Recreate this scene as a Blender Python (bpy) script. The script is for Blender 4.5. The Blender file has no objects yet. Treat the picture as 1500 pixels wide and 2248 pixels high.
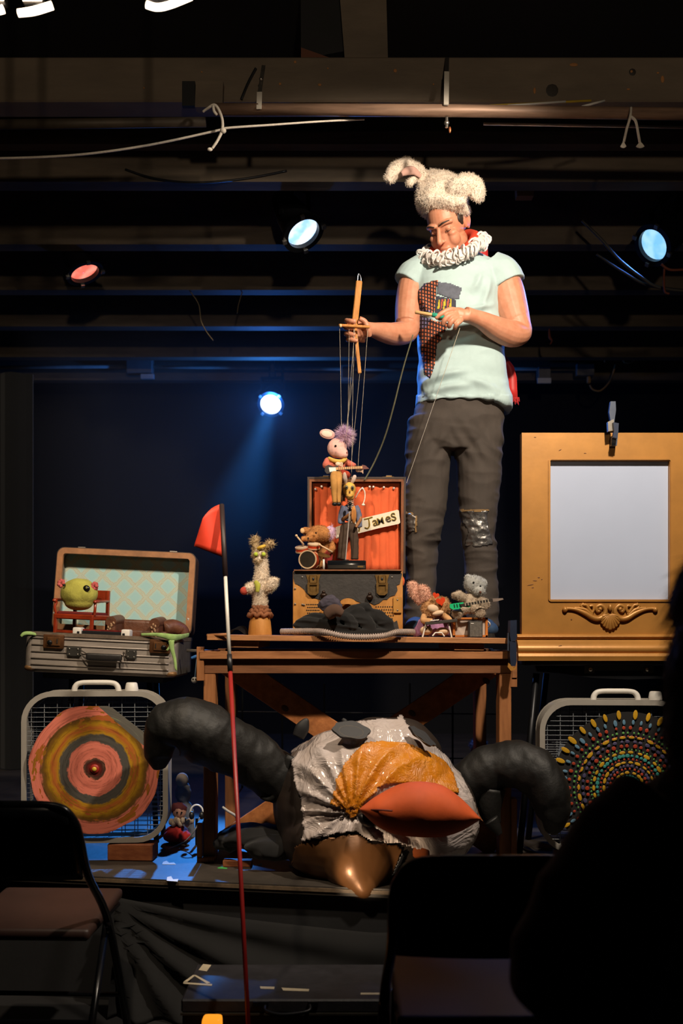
import bpy, bmesh, math, random
import numpy as np
from mathutils import Vector as V, Matrix, Euler, noise
random.seed(7)
PI = math.pi
sc = bpy.context.scene
C = sc.collection
# ------------------------------------------------------------------ camera
F = 2185.0; CX = 750.0; HZ = 1390.0; CZ = 1.32
cam_d = bpy.data.cameras.new('camera'); cam = bpy.data.objects.new('camera', cam_d); C.objects.link(cam)
cam.location = (0, 0, CZ); cam.rotation_euler = (PI / 2, 0, 0)
cam_d.sensor_fit = 'AUTO'; cam_d.sensor_width = 36.0; cam_d.lens = 36.0 * F / 2248.0
cam_d.shift_y = (HZ - 1124.0) / 2248.0
cam_d.clip_start = 0.05; cam_d.clip_end = 60
cam_d.dof.use_dof = True; cam_d.dof.focus_distance = 3.95; cam_d.dof.aperture_fstop = 2.8
sc.camera = cam
# ------------------------------------------------------------------ world and lights
w = bpy.data.worlds.new('world'); sc.world = w; w.use_nodes = True
w.node_tree.nodes['Background'].inputs[0].default_value = (0.25, 0.36, 0.6, 1)
w.node_tree.nodes['Background'].inputs[1].default_value = 0.004
vs = sc.view_settings
vs.view_transform = 'Standard'; vs.look = 'None'; vs.exposure = 0.0; vs.gamma = 1.0; vs.use_curve_mapping = False

def spot(name, loc, aim, power, col, angle, blend=0.3, size=0.06):
    l = bpy.data.lights.new(name, 'SPOT'); l.energy = power; l.color = col
    l.spot_size = math.radians(angle); l.spot_blend = blend; l.shadow_soft_size = size
    o = bpy.data.objects.new(name, l); C.objects.link(o); o.location = loc
    o.rotation_euler = (V(aim) - V(loc)).to_track_quat('-Z', 'Y').to_euler()
    return o
WARM = (1.0, 0.80, 0.58)
spot('key_spot', (0.95, 2.25, 3.20), (0.0, 4.1, 1.76), 305, (1.0, 0.85, 0.68), 82, 0.4, 0.05)
spot('front_fill', (-0.9, 2.2, 3.18), (-0.75, 3.95, 1.35), 175, WARM, 62, 0.5, 0.06)  # unseen fill added to brighten the suitcase and left fan
spot('ceiling_fill', (0.5, -2.0, 2.35), (0.0, 5.0, 3.65), 190, WARM, 40, 0.7, 0.08)  # unseen lamp added behind the camera to brighten beam and joists

# ------------------------------------------------------------------ helpers
def P(px, py, d): return V(((px - CX) * d / F, d, CZ - (py - HZ) * d / F))
def px_of(v): return (CX + F * v.x / v.y, HZ - F * (v.z - CZ) / v.y)
def lin(h):
    if not isinstance(h, str): return tuple(h)
    h = h.lstrip('#'); out = []
    for i in (0, 2, 4):
        c = int(h[i:i + 2], 16) / 255
        out.append(c / 12.92 if c <= 0.04045 else ((c + 0.055) / 1.055) ** 2.4)
    return tuple(out)
ORG = {}
FR = [Matrix.Identity(4)]            # current local frame

def thing(name, label, cat, loc, group=None):
    o = bpy.data.objects.new(name, None); o.empty_display_size = 0.05
    C.objects.link(o); loc = V(loc); o.location = loc; ORG[o.name] = loc.copy()
    o['label'] = label; o['category'] = cat
    if group: o['group'] = group
    return o

def obj(name, bm, m, parent=None, smooth=False, label=None, cat=None, group=None, kind=None, loc=None, keep=False, auto=None):
    me = bpy.data.meshes.new(name)
    bmesh.ops.recalc_face_normals(bm, faces=bm.faces)
    bm.to_mesh(me)
    if not keep: bm.free()
    me.transform(FR[-1])
    if parent is not None: org = ORG[parent.name]
    elif loc is not None: org = V(loc)
    else:
        n = len(me.vertices); a = np.empty(n * 3); me.vertices.foreach_get('co', a); a = a.reshape(-1, 3)
        mn = a.min(0); mx = a.max(0); org = V(((mn[0] + mx[0]) / 2, (mn[1] + mx[1]) / 2, mn[2]))
    me.transform(Matrix.Translation(-org))
    if smooth: me.polygons.foreach_set('use_smooth', [True] * len(me.polygons))
    if auto is not None:
        me.polygons.foreach_set('use_smooth', [True] * len(me.polygons))
        try: me.set_sharp_from_angle(angle=math.radians(auto))
        except Exception: pass
    o = bpy.data.objects.new(name, me); C.objects.link(o)
    if isinstance(m, (list, tuple)):
        for x in m: me.materials.append(x)
    elif m: me.materials.append(m)
    if parent is not None: o.parent = parent
    else: o.location = org
    ORG[o.name] = org.copy()
    if label: o['label'] = label
    if cat: o['category'] = cat
    if group: o['group'] = group
    if kind: o['kind'] = kind
    return o
def nb(): return bmesh.new()
def addto(bm, tmp, M=None):
    me = bpy.data.meshes.new('t'); tmp.to_mesh(me); tmp.free()
    if M is not None: me.transform(M)
    bm.from_mesh(me); bpy.data.meshes.remove(me); return bm
def RX(a): return Matrix.Rotation(math.radians(a), 4, 'X')
def RY(a): return Matrix.Rotation(math.radians(a), 4, 'Y')
def RZ(a): return Matrix.Rotation(math.radians(a), 4, 'Z')
def TR(v): return Matrix.Translation(V(v))
def box(bm, c, s, R=None, bev=0, seg=1):
    t = nb(); bmesh.ops.create_cube(t, size=1.0)
    bmesh.ops.scale(t, vec=V(s), verts=t.verts)
    if bev: bmesh.ops.bevel(t, geom=list(t.edges), offset=bev, segments=seg, affect='EDGES', profile=0.6)
    return addto(bm, t, TR(c) @ (R if R is not None else Matrix.Identity(4)))
def beam(bm, a, b, w, h, bev=0, up=None):
    a = V(a); b = V(b); z = (b - a); L = z.length; z.normalize()
    u = V(up) if up is not None else (V((0, 1, 0)) if abs(z.y) < 0.9 else V((1, 0, 0)))
    x = u.cross(z).normalized(); y = z.cross(x)
    R = Matrix((x, y, z)).transposed().to_4x4()
    return box(bm, (a + b) / 2, (w, h, L), R, bev)
def spl(pts, k=6):
    pts = [np.array(p, dtype=float) for p in pts]; n = len(pts); out = []
    for i in range(n - 1):
        p0 = pts[max(i - 1, 0)]; p1 = pts[i]; p2 = pts[i + 1]; p3 = pts[min(i + 2, n - 1)]
        for j in range(k):
            t = j / k
            out.append(0.5 * ((2 * p1) + (-p0 + p2) * t + (2 * p0 - 5 * p1 + 4 * p2 - p3) * t * t + (-p0 + 3 * p1 - 3 * p2 + p3) * t ** 3))
    out.append(pts[-1]); return out
def tube(bm, pts, r, n=8, cap=True, flat=1.0, up=(0, 1, 0), closed=False):
    pts = [V(p[:3]) for p in pts]; m = len(pts)
    rs = list(r) if hasattr(r, '__len__') else [r] * m
    rings = []; prev = None
    for i in range(m):
        if closed: t = pts[(i + 1) % m] - pts[i - 1]
        else: t = pts[min(i + 1, m - 1)] - pts[max(i - 1, 0)]
        if t.length < 1e-9: t = V((0, 0, 1))
        t.normalize()
        if prev is None:
            u = V(up)
            if abs(u.dot(t)) > 0.95: u = V((1, 0, 0))
            x = (u - t * u.dot(t)).normalized()
        else:
            x = (prev - t * prev.dot(t))
            x = x.normalized() if x.length > 1e-6 else prev
        prev = x; y = t.cross(x)
        rings.append([bm.verts.new(pts[i] + (x * math.cos(2 * PI * k / n) * flat + y * math.sin(2 * PI * k / n)) * rs[i]) for k in range(n)])
    for i in range(m if closed else m - 1):
        a, b = rings[i], rings[(i + 1) % m]
        for k in range(n):
            bm.faces.new((a[k], a[(k + 1) % n], b[(k + 1) % n], b[k]))
    if cap and not closed:
        bm.faces.new(rings[0][::-1]); bm.faces.new(rings[-1])
    return bm
def stube(bm, pts, k=6, n=8, flat=1.0, cap=True, up=(0, 1, 0)):     # pts (x,y,z,r), smoothed
    q = spl(pts, k); return tube(bm, [V(p[:3]) for p in q], [max(p[3], 1e-4) for p in q], n, cap, flat, up)
def ell(bm, c, r, R=None, seg=16):
    t = nb(); bmesh.ops.create_uvsphere(t, u_segments=seg, v_segments=max(6, seg * 2 // 3), radius=1)
    return addto(bm, t, TR(c) @ (R if R is not None else Matrix.Identity(4)) @ Matrix.Diagonal((r[0], r[1], r[2], 1)))
def cyl(bm, a, b, r, n=16, r2=None): return tube(bm, [a, b], [r, r if r2 is None else r2], n)
def lathe(bm, prof, n=24, M=None):
    t = nb(); rings = []
    for (r, z) in prof: rings.append([t.verts.new((r * math.cos(2 * PI * k / n), r * math.sin(2 * PI * k / n), z)) for k in range(n)])
    for a, b in zip(rings, rings[1:]):
        for k in range(n): t.faces.new((a[k], a[(k + 1) % n], b[(k + 1) % n], b[k]))
    t.faces.new(rings[0][::-1]); t.faces.new(rings[-1])
    return addto(bm, t, M)
def loft(bm, rings, n=24, p=2.0):       # rings: (center, rx, ry), horizontal superellipses
    R = []
    for c, rx, ry in rings:
        c = V(c); ring = []
        for k in range(n):
            a = 2 * PI * k / n; ca, sa = math.cos(a), math.sin(a)
            ring.append(bm.verts.new(c + V((rx * math.copysign(abs(ca) ** (2 / p), ca), ry * math.copysign(abs(sa) ** (2 / p), sa), 0))))
        R.append(ring)
    for a, b in zip(R, R[1:]):
        for k in range(n): bm.faces.new((a[k], a[(k + 1) % n], b[(k + 1) % n], b[k]))
    bm.faces.new(R[0][::-1]); bm.faces.new(R[-1]); return bm
def rrect(w, h, r, n=5):
    out = []
    for cx, cy, a0 in ((w / 2 - r, h / 2 - r, 0), (-w / 2 + r, h / 2 - r, 90), (-w / 2 + r, -h / 2 + r, 180), (w / 2 - r, -h / 2 + r, 270)):
        for k in range(n + 1):
            a = math.radians(a0 + 90 * k / n); out.append((cx + r * math.cos(a), cy + r * math.sin(a)))
    return out
def prism(bm, poly, z0, z1, M=None):
    t = nb(); a = [t.verts.new((x, y, z0)) for x, y in poly]; b = [t.verts.new((x, y, z1)) for x, y in poly]
    n = len(poly); t.faces.new(a[::-1]); t.faces.new(b)
    for k in range(n): t.faces.new((a[k], a[(k + 1) % n], b[(k + 1) % n], b[k]))
    return addto(bm, t, M)
def ringprism(bm, outer, inner, z0, z1, M=None):
    t = nb(); n = len(outer)
    mk = lambda p, z: [t.verts.new((x, y, z)) for x, y in p]
    a, b, c, d = mk(outer, z0), mk(outer, z1), mk(inner, z1), mk(inner, z0)
    for u, v in ((a, b), (b, c), (c, d), (d, a)):
        for k in range(n): t.faces.new((u[k], u[(k + 1) % n], v[(k + 1) % n], v[k]))
    return addto(bm, t, M)
XZ = Matrix(((1, 0, 0, 0), (0, 0, -1, 0), (0, 1, 0, 0), (0, 0, 0, 1)))    # local (x,y,z) -> (x,-z,y): outline faces the camera, z towards it
def pprism(bm, poly_px, d, thick, R=None):      # pixel outline at depth d, thickness metres, front face at d
    k = d / F
    return prism(bm, [((x - CX) * k, CZ - (y - HZ) * k) for x, y in poly_px], 0, -thick, TR((0, d, 0)) @ XZ)
def E(bm, px, py, d, rx, ry, rz=None, rot=0, seg=14):     # ellipsoid, radii in pixels at that depth
    k = d / F
    return ell(bm, P(px, py, d), (rx * k, (rz if rz is not None else min(rx, ry)) * k, ry * k), RY(rot), seg)
def T(bm, pts, d, k=6, n=8, flat=1.0, cap=True):          # smoothed tube, points (px,py,ddepth,r_px)
    q = []
    for p in pts:
        dd = d + p[2]; v = P(p[0], p[1], dd); q.append((v.x, v.y, v.z, p[3] * d / F))
    return stube(bm, q, k, n, flat, cap)
def remesh(bm, vox, smooth=4, fac=0.5):
    me = bpy.data.meshes.new('t'); bm.to_mesh(me); bm.free()
    o = bpy.data.objects.new('t', me); C.objects.link(o)
    m = o.modifiers.new('r', 'REMESH'); m.mode = 'VOXEL'; m.voxel_size = vox
    if smooth:
        s = o.modifiers.new('s', 'SMOOTH'); s.iterations = smooth; s.factor = fac
    dg = bpy.context.evaluated_depsgraph_get(); e = o.evaluated_get(dg)
    out = nb(); m2 = bpy.data.meshes.new_from_object(e); out.from_mesh(m2)
    bpy.data.objects.remove(o); bpy.data.meshes.remove(me); bpy.data.meshes.remove(m2)
    out.normal_update(); return out
def disp(bm, f):
    bm.normal_update()
    mv = [(v, v.normal * f(v.co, v.normal)) for v in bm.verts]
    for v, d in mv: v.co += d
    bm.normal_update(); return bm
def nz(co, s, seed=0): return noise.noise(V((co.x * s[0] + seed, co.y * s[1] + seed * 1.7, co.z * s[2] - seed)))
def rough_up(bm, amp, s, seed=0):
    if not hasattr(s, '__len__'): s = (s, s, s)
    return disp(bm, lambda c, n: amp * nz(c, s, seed))
def inpoly(x, y, poly):
    c = False; n = len(poly); j = n - 1
    for i in range(n):
        xi, yi = poly[i]; xj, yj = poly[j]
        if (yi > y) != (yj > y) and x < (xj - xi) * (y - yi) / (yj - yi) + xi: c = not c
        j = i
    return c
def patch(src, poly, off, thick=0.0015, ny=-0.1, f=None):   # a cloth patch lying on the front of a surface
    src.normal_update(); faces = []
    for fc in src.faces:
        if fc.normal.y < ny:
            x, y = px_of(fc.calc_center_median())
            if inpoly(x, y, poly): faces.append(fc)
    bm = nb(); mp = {}; top = []; bot = {}
    for fc in faces:
        for v in fc.verts:
            if v not in mp:
                e = off + (f(v.co) if f else 0)
                mp[v] = bm.verts.new(v.co + v.normal * e); bot[v] = bm.verts.new(v.co + v.normal * (e - thick))
    cnt = {}
    for fc in faces:
        bm.faces.new([mp[v] for v in fc.verts]); bm.faces.new([bot[v] for v in reversed(fc.verts)])
        for e in fc.edges: cnt[e] = cnt.get(e, 0) + 1
    for e, c in cnt.items():
        if c == 1:
            a, b = e.verts; bm.faces.new((mp[a], mp[b], bot[b], bot[a]))
    return bm
def fur(src, n, L, wd, m, parent, droop=0.3, name='fur', jit=0.5, poly=None, seed=1, curl=0.0):
    rng = np.random.default_rng(seed)
    me = bpy.data.meshes.new('t'); src.to_mesh(me); me.calc_loop_triangles()
    nv = len(me.vertices); co = np.empty(nv * 3); me.vertices.foreach_get('co', co); co = co.reshape(-1, 3)
    nt = len(me.loop_triangles); tr = np.empty(nt * 3, dtype=np.int32); me.loop_triangles.foreach_get('vertices', tr); tr = tr.reshape(-1, 3)
    bpy.data.meshes.remove(me)
    a, b, c = co[tr[:, 0]], co[tr[:, 1]], co[tr[:, 2]]
    nn = np.cross(b - a, c - a); ar = np.linalg.norm(nn, axis=1); ok = ar > 1e-14
    a, b, c, nn, ar = a[ok], b[ok], c[ok], nn[ok], ar[ok]; nn = nn / ar[:, None]
    idx = rng.choice(len(ar), n, p=ar / ar.sum())
    u = rng.random(n); v = rng.random(n); s = u + v > 1; u[s] = 1 - u[s]; v[s] = 1 - v[s]
    p = a[idx] + (b - a)[idx] * u[:, None] + (c - a)[idx] * v[:, None]; q = nn[idx]
    dr = q + rng.normal(0, jit, (n, 3)) + np.array([0, 0, -droop]); dr /= np.linalg.norm(dr, axis=1)[:, None]
    ln = L * (0.6 + 0.8 * rng.random(n))[:, None]
    t1 = np.cross(dr, rng.normal(0, 1, (n, 3))); t1 /= np.linalg.norm(t1, axis=1)[:, None]; t2 = np.cross(dr, t1)
    base = p - dr * wd * 0.5
    vs_ = np.empty((n, 4, 3))
    for k in range(3):
        an = 2 * PI * k / 3; vs_[:, k] = base + (t1 * math.cos(an) + t2 * math.sin(an)) * wd
    vs_[:, 3] = p + dr * ln + t1 * curl * ln
    vs_ = vs_.reshape(-1, 3); o4 = (np.arange(n) * 4)[:, None]
    fc = np.concatenate([o4 + np.array([[0, 1, 3]]), o4 + np.array([[1, 2, 3]]), o4 + np.array([[2, 0, 3]])])
    bm = nb(); m2 = bpy.data.meshes.new('t'); m2.from_pydata(vs_.tolist(), [], fc.tolist()); bm.from_mesh(m2); bpy.data.meshes.remove(m2)
    return obj(name, bm, m, parent, kind='stuff')
def text_bm(body, size, depth, M, shear=0, offset=0.0):
    cu = bpy.data.curves.new('t', 'FONT'); cu.body = body; cu.size = size; cu.extrude = depth; cu.align_x = 'LEFT'; cu.shear = shear; cu.offset = offset
    o = bpy.data.objects.new('t', cu); C.objects.link(o)
    dg = bpy.context.evaluated_depsgraph_get(); me = bpy.data.meshes.new_from_object(o.evaluated_get(dg))
    bm = nb(); me.transform(M); bm.from_mesh(me)
    bpy.data.objects.remove(o); bpy.data.curves.remove(cu); bpy.data.meshes.remove(me); return bm

# ------------------------------------------------------------------ materials
class NT:
    def __init__(s, name):
        s.m = bpy.data.materials.new(name); s.m.use_nodes = True; s.t = s.m.node_tree; s.n = s.t.nodes; s.b = s.n['Principled BSDF']
        s.tc = s.n.new('ShaderNodeTexCoord')
    def link(s, a, b): s.t.links.new(a, b)
    def math(s, op, a, b=None, c=None):
        x = s.n.new('ShaderNodeMath'); x.operation = op
        for i, q in enumerate((a, b, c)):
            if q is None: continue
            if isinstance(q, (int, float)): x.inputs[i].default_value = q
            else: s.link(q, x.inputs[i])
        return x.outputs[0]
    def noise(s, scale, detail=3, rough=0.55, stretch=(1, 1, 1), vec=None, dist=0):
        mp = s.n.new('ShaderNodeMapping'); mp.inputs['Scale'].default_value = stretch
        s.link(vec if vec is not None else s.tc.outputs['Object'], mp.inputs[0])
        x = s.n.new('ShaderNodeTexNoise'); x.inputs['Scale'].default_value = scale; x.inputs['Detail'].default_value = detail
        x.inputs['Roughness'].default_value = rough; x.inputs['Distortion'].default_value = dist
        s.link(mp.outputs[0], x.inputs['Vector']); return x.outputs[0]
    def ramp(s, fac, stops, interp='LINEAR'):
        r = s.n.new('ShaderNodeValToRGB'); r.color_ramp.interpolation = interp; cr = r.color_ramp
        while len(cr.elements) < len(stops): cr.elements.new(0.5)
        for e, (p, c) in zip(cr.elements, stops): e.position = p; e.color = (*lin(c), 1)
        s.link(fac, r.inputs[0]); return r.outputs[0]
    def mix(s, fac, a, b, mode='MIX'):
        x = s.n.new('ShaderNodeMix'); x.data_type = 'RGBA'; x.blend_type = mode
        for sock, q in ((x.inputs[0], fac), (x.inputs[6], a), (x.inputs[7], b)):
            if isinstance(q, (int, float)): sock.default_value = q
            elif isinstance(q, (tuple, list, str)): sock.default_value = (*lin(q), 1)
            else: s.link(q, sock)
        return x.outputs[2]
    def xyz(s):
        x = s.n.new('ShaderNodeSeparateXYZ'); s.link(s.tc.outputs['Object'], x.inputs[0]); return x.outputs
    def bump(s, h, strength=0.4, dist=0.004):
        x = s.n.new('ShaderNodeBump'); x.inputs['Strength'].default_value = strength; x.inputs['Distance'].default_value = dist
        s.link(h, x.inputs['Height']); s.link(x.outputs[0], s.b.inputs['Normal'])
    def col(s, c): s.link(c, s.b.inputs['Base Color'])
    def p(s, **k):
        for a, v in k.items(): s.b.inputs[a.replace('_', ' ')].default_value = v
MATS = {}
def mat(name, c, rough=0.6, metal=0, var=0.18, scale=10, bump=0.0, bscale=60, stretch=(1, 1, 1), spec=0.5, coat=0, sheen=0, c2=None, emit=0, alpha=1, trans=0, detail=3):
    if name in MATS: return MATS[name]
    t = NT(name); c = lin(c)
    a = tuple(x * (1 - var) for x in c); b = tuple(min(1, x * (1 + var)) for x in c)
    if c2: b = lin(c2); a = c
    f = t.noise(scale, detail, 0.6, stretch)
    t.col(t.ramp(f, [(0.3, a), (0.7, b)]))
    t.p(Roughness=rough, Metallic=metal)
    t.b.inputs['Specular IOR Level'].default_value = spec
    t.b.inputs['Coat Weight'].default_value = coat; t.b.inputs['Sheen Weight'].default_value = sheen
    if coat: t.b.inputs['Coat Roughness'].default_value = 0.15
    if bump: t.bump(t.noise(bscale, 4, 0.6, stretch), bump)
    if emit:
        t.b.inputs['Emission Color'].default_value = (*c, 1); t.b.inputs['Emission Strength'].default_value = emit
    t.b.inputs['Alpha'].default_value = alpha; t.b.inputs['Transmission Weight'].default_value = trans
    MATS[name] = t.m; return t.m
def wood(name, c, c2, stretch=(1, 1, 1), scale=14, rough=0.6, bump=0.15):
    return mat(name, c, rough, 0, 0, scale, bump, scale * 5, stretch, 0.4, c2=c2, detail=6)
BLK = mat('black paint', '141416', 0.75, var=0.25, scale=4, bump=0.1)
BLKM = mat('black metal', '1a1b1e', 0.38, 0.6, var=0.1)
BLKP = mat('black plastic', '17181b', 0.4, var=0.1)
STEEL = mat('steel', '9a948c', 0.35, 0.9, var=0.2, scale=30)
BRASS = mat('aged brass', '8a6a3c', 0.42, 0.85, var=0.3, scale=60)
WHITEP = mat('white plastic', 'd8d4cc', 0.45, var=0.06)
ROPE = mat('white cotton rope', 'd9cfc0', 0.9, var=0.12, scale=120, bump=0.5, bscale=300)
WV = wood('pine upright', '7d4e2b', 'a56c40', (6, 6, 0.7), 8)
WH = wood('pine rail', '7d4e2b', 'a87044', (0.7, 6, 6), 8)
WT = wood('table board', '8a5a33', 'b98152', (0.8, 5, 8), 10)
def glow(name, c, s):
    if name in MATS: return MATS[name]
    t = NT(name); t.p(Roughness=0.3); t.b.inputs['Base Color'].default_value = (*lin(c), 1)
    t.b.inputs['Emission Color'].default_value = (*lin(c), 1); t.b.inputs['Emission Strength'].default_value = s
    MATS[name] = t.m; return t.m
def tag(o, label, cat, group=None):
    o['label'] = label; o['category'] = cat
    if group: o['group'] = group
    return o
def copy_tree(o, parent=None):
    c = o.copy(); C.objects.link(c); c.parent = parent
    ORG[c.name] = ORG.get(o.name, V((0, 0, 0)))
    for ch in list(o.children): copy_tree(ch, c)
    return c
# ================================================================== THE SETTING
STZ = 0.45                                    # stage deck height
def stagey(x): return 3.62 - 0.17 * (x + 1.243)   # front edge of the stage, slightly skew to the camera
M_floor = mat('dark auditorium floor', '100f10', 0.7, var=0.3, scale=3, bump=0.1)
M_deck = mat('painted stage deck', '3a342e', 0.55, var=0.45, scale=5, bump=0.25, bscale=30, detail=6)
M_wall = mat('black wall paint', '06070a', 0.9, var=0.2, scale=2, bump=0.1)
M_joist = mat('dark brown painted timber', '584c3e', 0.75, var=0.35, scale=6, bump=0.3, bscale=25, stretch=(0.4, 2, 2), detail=5)
M_joist2 = mat('big beam dark paint', '66594a', 0.7, var=0.22, scale=4, bump=0.25, bscale=30, stretch=(0.6, 2, 2), detail=6)
bm = nb(); box(bm, (0, 2.6, -0.05), (9, 12.4, 0.1)); obj('floor', bm, M_floor, kind='structure', label='dark auditorium floor in front of the stage')
bm = nb()
x0, x1 = -4.2, 4.2
prism(bm, [(x0, stagey(x0)), (x1, stagey(x1)), (x1, 8.6), (x0, 8.6)], 0.42, STZ)
stage = obj('stage_floor', bm, M_deck, kind='structure', label='worn dark painted stage deck', loc=(0, 5, STZ))
bm = nb()
prism(bm, [(x0, stagey(x0) + 0.03), (x1, stagey(x1) + 0.03), (x1, 8.6), (x0, 8.6)], 0.0, 0.42)
obj('stage_front', bm, BLK, stage)
bm = nb(); beam(bm, (x0, stagey(x0) + 0.006, STZ - 0.012), (x1, stagey(x1) + 0.006, STZ - 0.012), 0.012, 0.02)
obj('deck_edge', bm, mat('worn deck edge', '5a4a38', 0.6, var=0.5, scale=20), stage)
bm = nb(); box(bm, (0, 8.65, 1.9), (8.6, 0.1, 3.8)); obj('wall_back', bm, M_wall, kind='structure', label='black back wall of the stage')
bm = nb(); box(bm, (-4.25, 2.6, 1.9), (0.1, 12.2, 3.8)); obj('wall_left', bm, M_wall, kind='structure', label='black side wall at the left')
bm = nb(); box(bm, (4.25, 2.6, 1.9), (0.1, 12.2, 3.8)); obj('wall_right', bm, M_wall, kind='structure', label='black side wall at the right')
bm = nb(); box(bm, (0, 2.6, 3.83), (8.6, 12.2, 0.06))
ceil = obj('ceiling', bm, M_wall, kind='structure', label='black ceiling boards above the joists', loc=(0, 2.6, 3.8))
JZ = CZ + 2.0
for i, d in enumerate((4.41, 5.12, 5.80, 6.49, 7.21, 7.87)):
    bm = nb(); box(bm, (0, d + 0.045, JZ + 0.235), (8.4, 0.09, 0.47)); obj('joist', bm, M_joist, ceil)
# lower timber ledger that runs in front of the first joist
bm = nb(); box(bm, (0, 4.36, JZ + 0.155), (8.4, 0.06, 0.055)); obj('ledger', bm, M_joist, ceil)
# big beam
bm = nb(); box(bm, (0, 3.84, JZ + 0.105), (8.4, 0.12, 0.17), bev=0.006)
big = obj('beam', bm, M_joist2, ceil)
bm = nb()
for (px, py, r) in ((1212, 200, 21), (1388, 160, 12)):
    E(bm, px, py, 3.785, r, r, 4)
obj('timber_knot', bm, mat('beam knot', '2c2620', 0.7), big)
bm = nb()
for (px, py, rx, ry) in ((1260, 142, 9, 4), (1174, 199, 3, 7), (1455, 174, 4, 8), (1387, 157, 3, 3), (1445, 160, 3, 2), (868, 155, 4, 4), (952, 185, 2, 2), (1380, 196, 4, 2), (648, 136, 3, 3), (702, 186, 4, 3), (615, 184, 3, 3), (720, 150, 2, 2), (443, 158, 2, 2), (316, 193, 2, 2)):
    E(bm, px, py, 3.779, rx, ry, 1.5, seg=8)
obj('paint_chip', bm, mat('bare wood chip', 'a5703f', 0.7), big)
# post and boards that come down to the beam at the top centre
bm = nb(); pprism(bm, [(742, -60), (847, -60), (852, 128), (757, 128)], 3.80, 0.09); obj('post', bm, M_joist2, ceil)
bm = nb(); pprism(bm, [(660, -60), (745, -60), (757, 112), (661, 130)], 3.83, 0.05); obj('beam_block', bm, BLK, ceil)
bm = nb(); pprism(bm, [(661, 104), (700, 118), (728, 128), (661, 133)], 3.80, 0.03); obj('timber_wedge', bm, mat('bare red timber', '5b3320', 0.7), ceil)
bm = nb(); pprism(bm, [(430, 178), (490, 178), (488, 235), (428, 235)], 3.74, 0.04); obj('pipe_block', bm, M_joist2, ceil)
bm = nb(); pprism(bm, [(1134, 404), (1174, 404), (1172, 430), (1136, 430)], 4.62, 0.05); obj('joist_hanger', bm, mat('bare orange timber', 'a8682f', 0.6), ceil)  # bracket of orange wood
bm = nb(); pprism(bm, [(400, 178), (428, 178), (428, 232), (400, 232)], 3.765, 0.02); obj('timber_cleat', bm, BLK, ceil)
for (a, b) in ((1136, 1181),):
    bm = nb(); pprism(bm, [(a, 535), (b, 534), (b - 3, 544), (a, 543)], 5.2, 0.03); obj('bracket', bm, mat('dull red bracket', '5a2c26', 0.6), ceil)
# black drape at the left edge of the stage
bm = nb()
n = 40; pts = []
for i in range(n + 1):
    t = i / n; x = -3.6 + t * 1.62; pts.append((x, 6.35 + 0.035 * math.sin(t * 46)))
poly = pts + [(x, y + 0.012) for x, y in reversed(pts)]
prism(bm, poly, STZ + 0.004, 2.98)
obj('side_drape', bm, mat('black velvet', '050609', 0.95, var=0.2, sheen=0.2), label='black pleated drape hanging at the far left of the stage', cat='curtain', smooth=False)
# dark framework of square bars far behind the wooden table
bm = nb(); d = 5.6
rk = thing('equipment_rack', 'dark grid of thin bars standing far behind the wooden table', 'rack', (0.05, d, STZ))
for y in (1562, 1660):
    bm = nb(); cyl(bm, P(470, y, d), P(1115, y + 6, d), 0.004, 6); obj('crossbar', bm, BLKM, rk)
for x in (532, 620, 712, 900, 994, 1092):
    bm = nb(); cyl(bm, P(x, 1500, d), V((P(x, 1500, d).x, d, STZ)), 0.006, 6); obj('upright', bm, BLKM, rk)

# ------------------------------------------------------------------ overhead pipes, ropes and straps
PIPE = mat('rusty steel pipe', '927460', 0.5, 0.2, var=0.35, scale=18, stretch=(0.3, 3, 3), detail=6)
bm = nb(); tube(bm, [P(470, 240, 3.66), P(1000, 243, 3.66), P(1700, 253, 3.66)], 0.0215, 16)
obj('rigging_pipe', bm, PIPE, label='brown rusty steel pipe running under the big ceiling beam', cat='pipe', smooth=True)
bm = nb(); tube(bm, [P(-120, 275, 3.70), P(452, 268, 3.70)], 0.018, 14)
obj('rigging_pipe', bm, mat('painted pipe', '4a4034', 0.6, 0.2, var=0.3), label='darker thinner pipe at the upper left below the beam', cat='pipe', smooth=True)
d = 3.62
bm = nb(); T(bm, [(-60, 348, 0, 2.6), (60, 346, 0, 2.6), (190, 338, 0, 2.6), (330, 318, 0, 2.6), (476, 287, 0, 2.6), (500, 281, 0, 2.6), (600, 274, 0.02, 2.4), (700, 267, 0.05, 2.2), (800, 262, 0.09, 2.0)], d, 6, 6)
obj('slack_rope', bm, ROPE, label='thin white rope sagging below the left pipe', cat='rope', smooth=True)
t = thing('rope_tie', 'white cord knotted around the left end of the rusty pipe', 'cord', P(478, 330, d))
bm = nb(); T(bm, [(446, 245, 0, 2.8), (456, 238, -0.01, 3), (470, 230, -0.02, 3), (480, 240, -0.02, 3.2), (488, 262, -0.02, 3.2), (488, 285, -0.02, 3.4), (478, 308, -0.01, 3.2), (466, 326, 0, 3)], 3.6, 6, 7); obj('cord', bm, ROPE, t, True)
bm = nb(); T(bm, [(468, 232, -0.03, 3.2), (470, 244, -0.03, 3.2), (476, 252, -0.02, 3)], 3.6, 5, 7); obj('cord', bm, ROPE, t, True)
bm = nb(); E(bm, 490, 287, 3.58, 7, 6, 7); E(bm, 461, 328, 3.6, 6, 4, 4); obj('knot', bm, ROPE, t, True)
t = thing('rope_tie', 'white cord with frayed ends tied over the pipe at the right', 'cord', P(1392, 325, 3.6))
bm = nb(); T(bm, [(1386, 236, 0.0, 2.8), (1384, 256, -0.03, 3), (1376, 285, -0.02, 3), (1370, 312, 0, 3)], 3.63, 6, 7); obj('cord', bm, ROPE, t, True)
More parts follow.
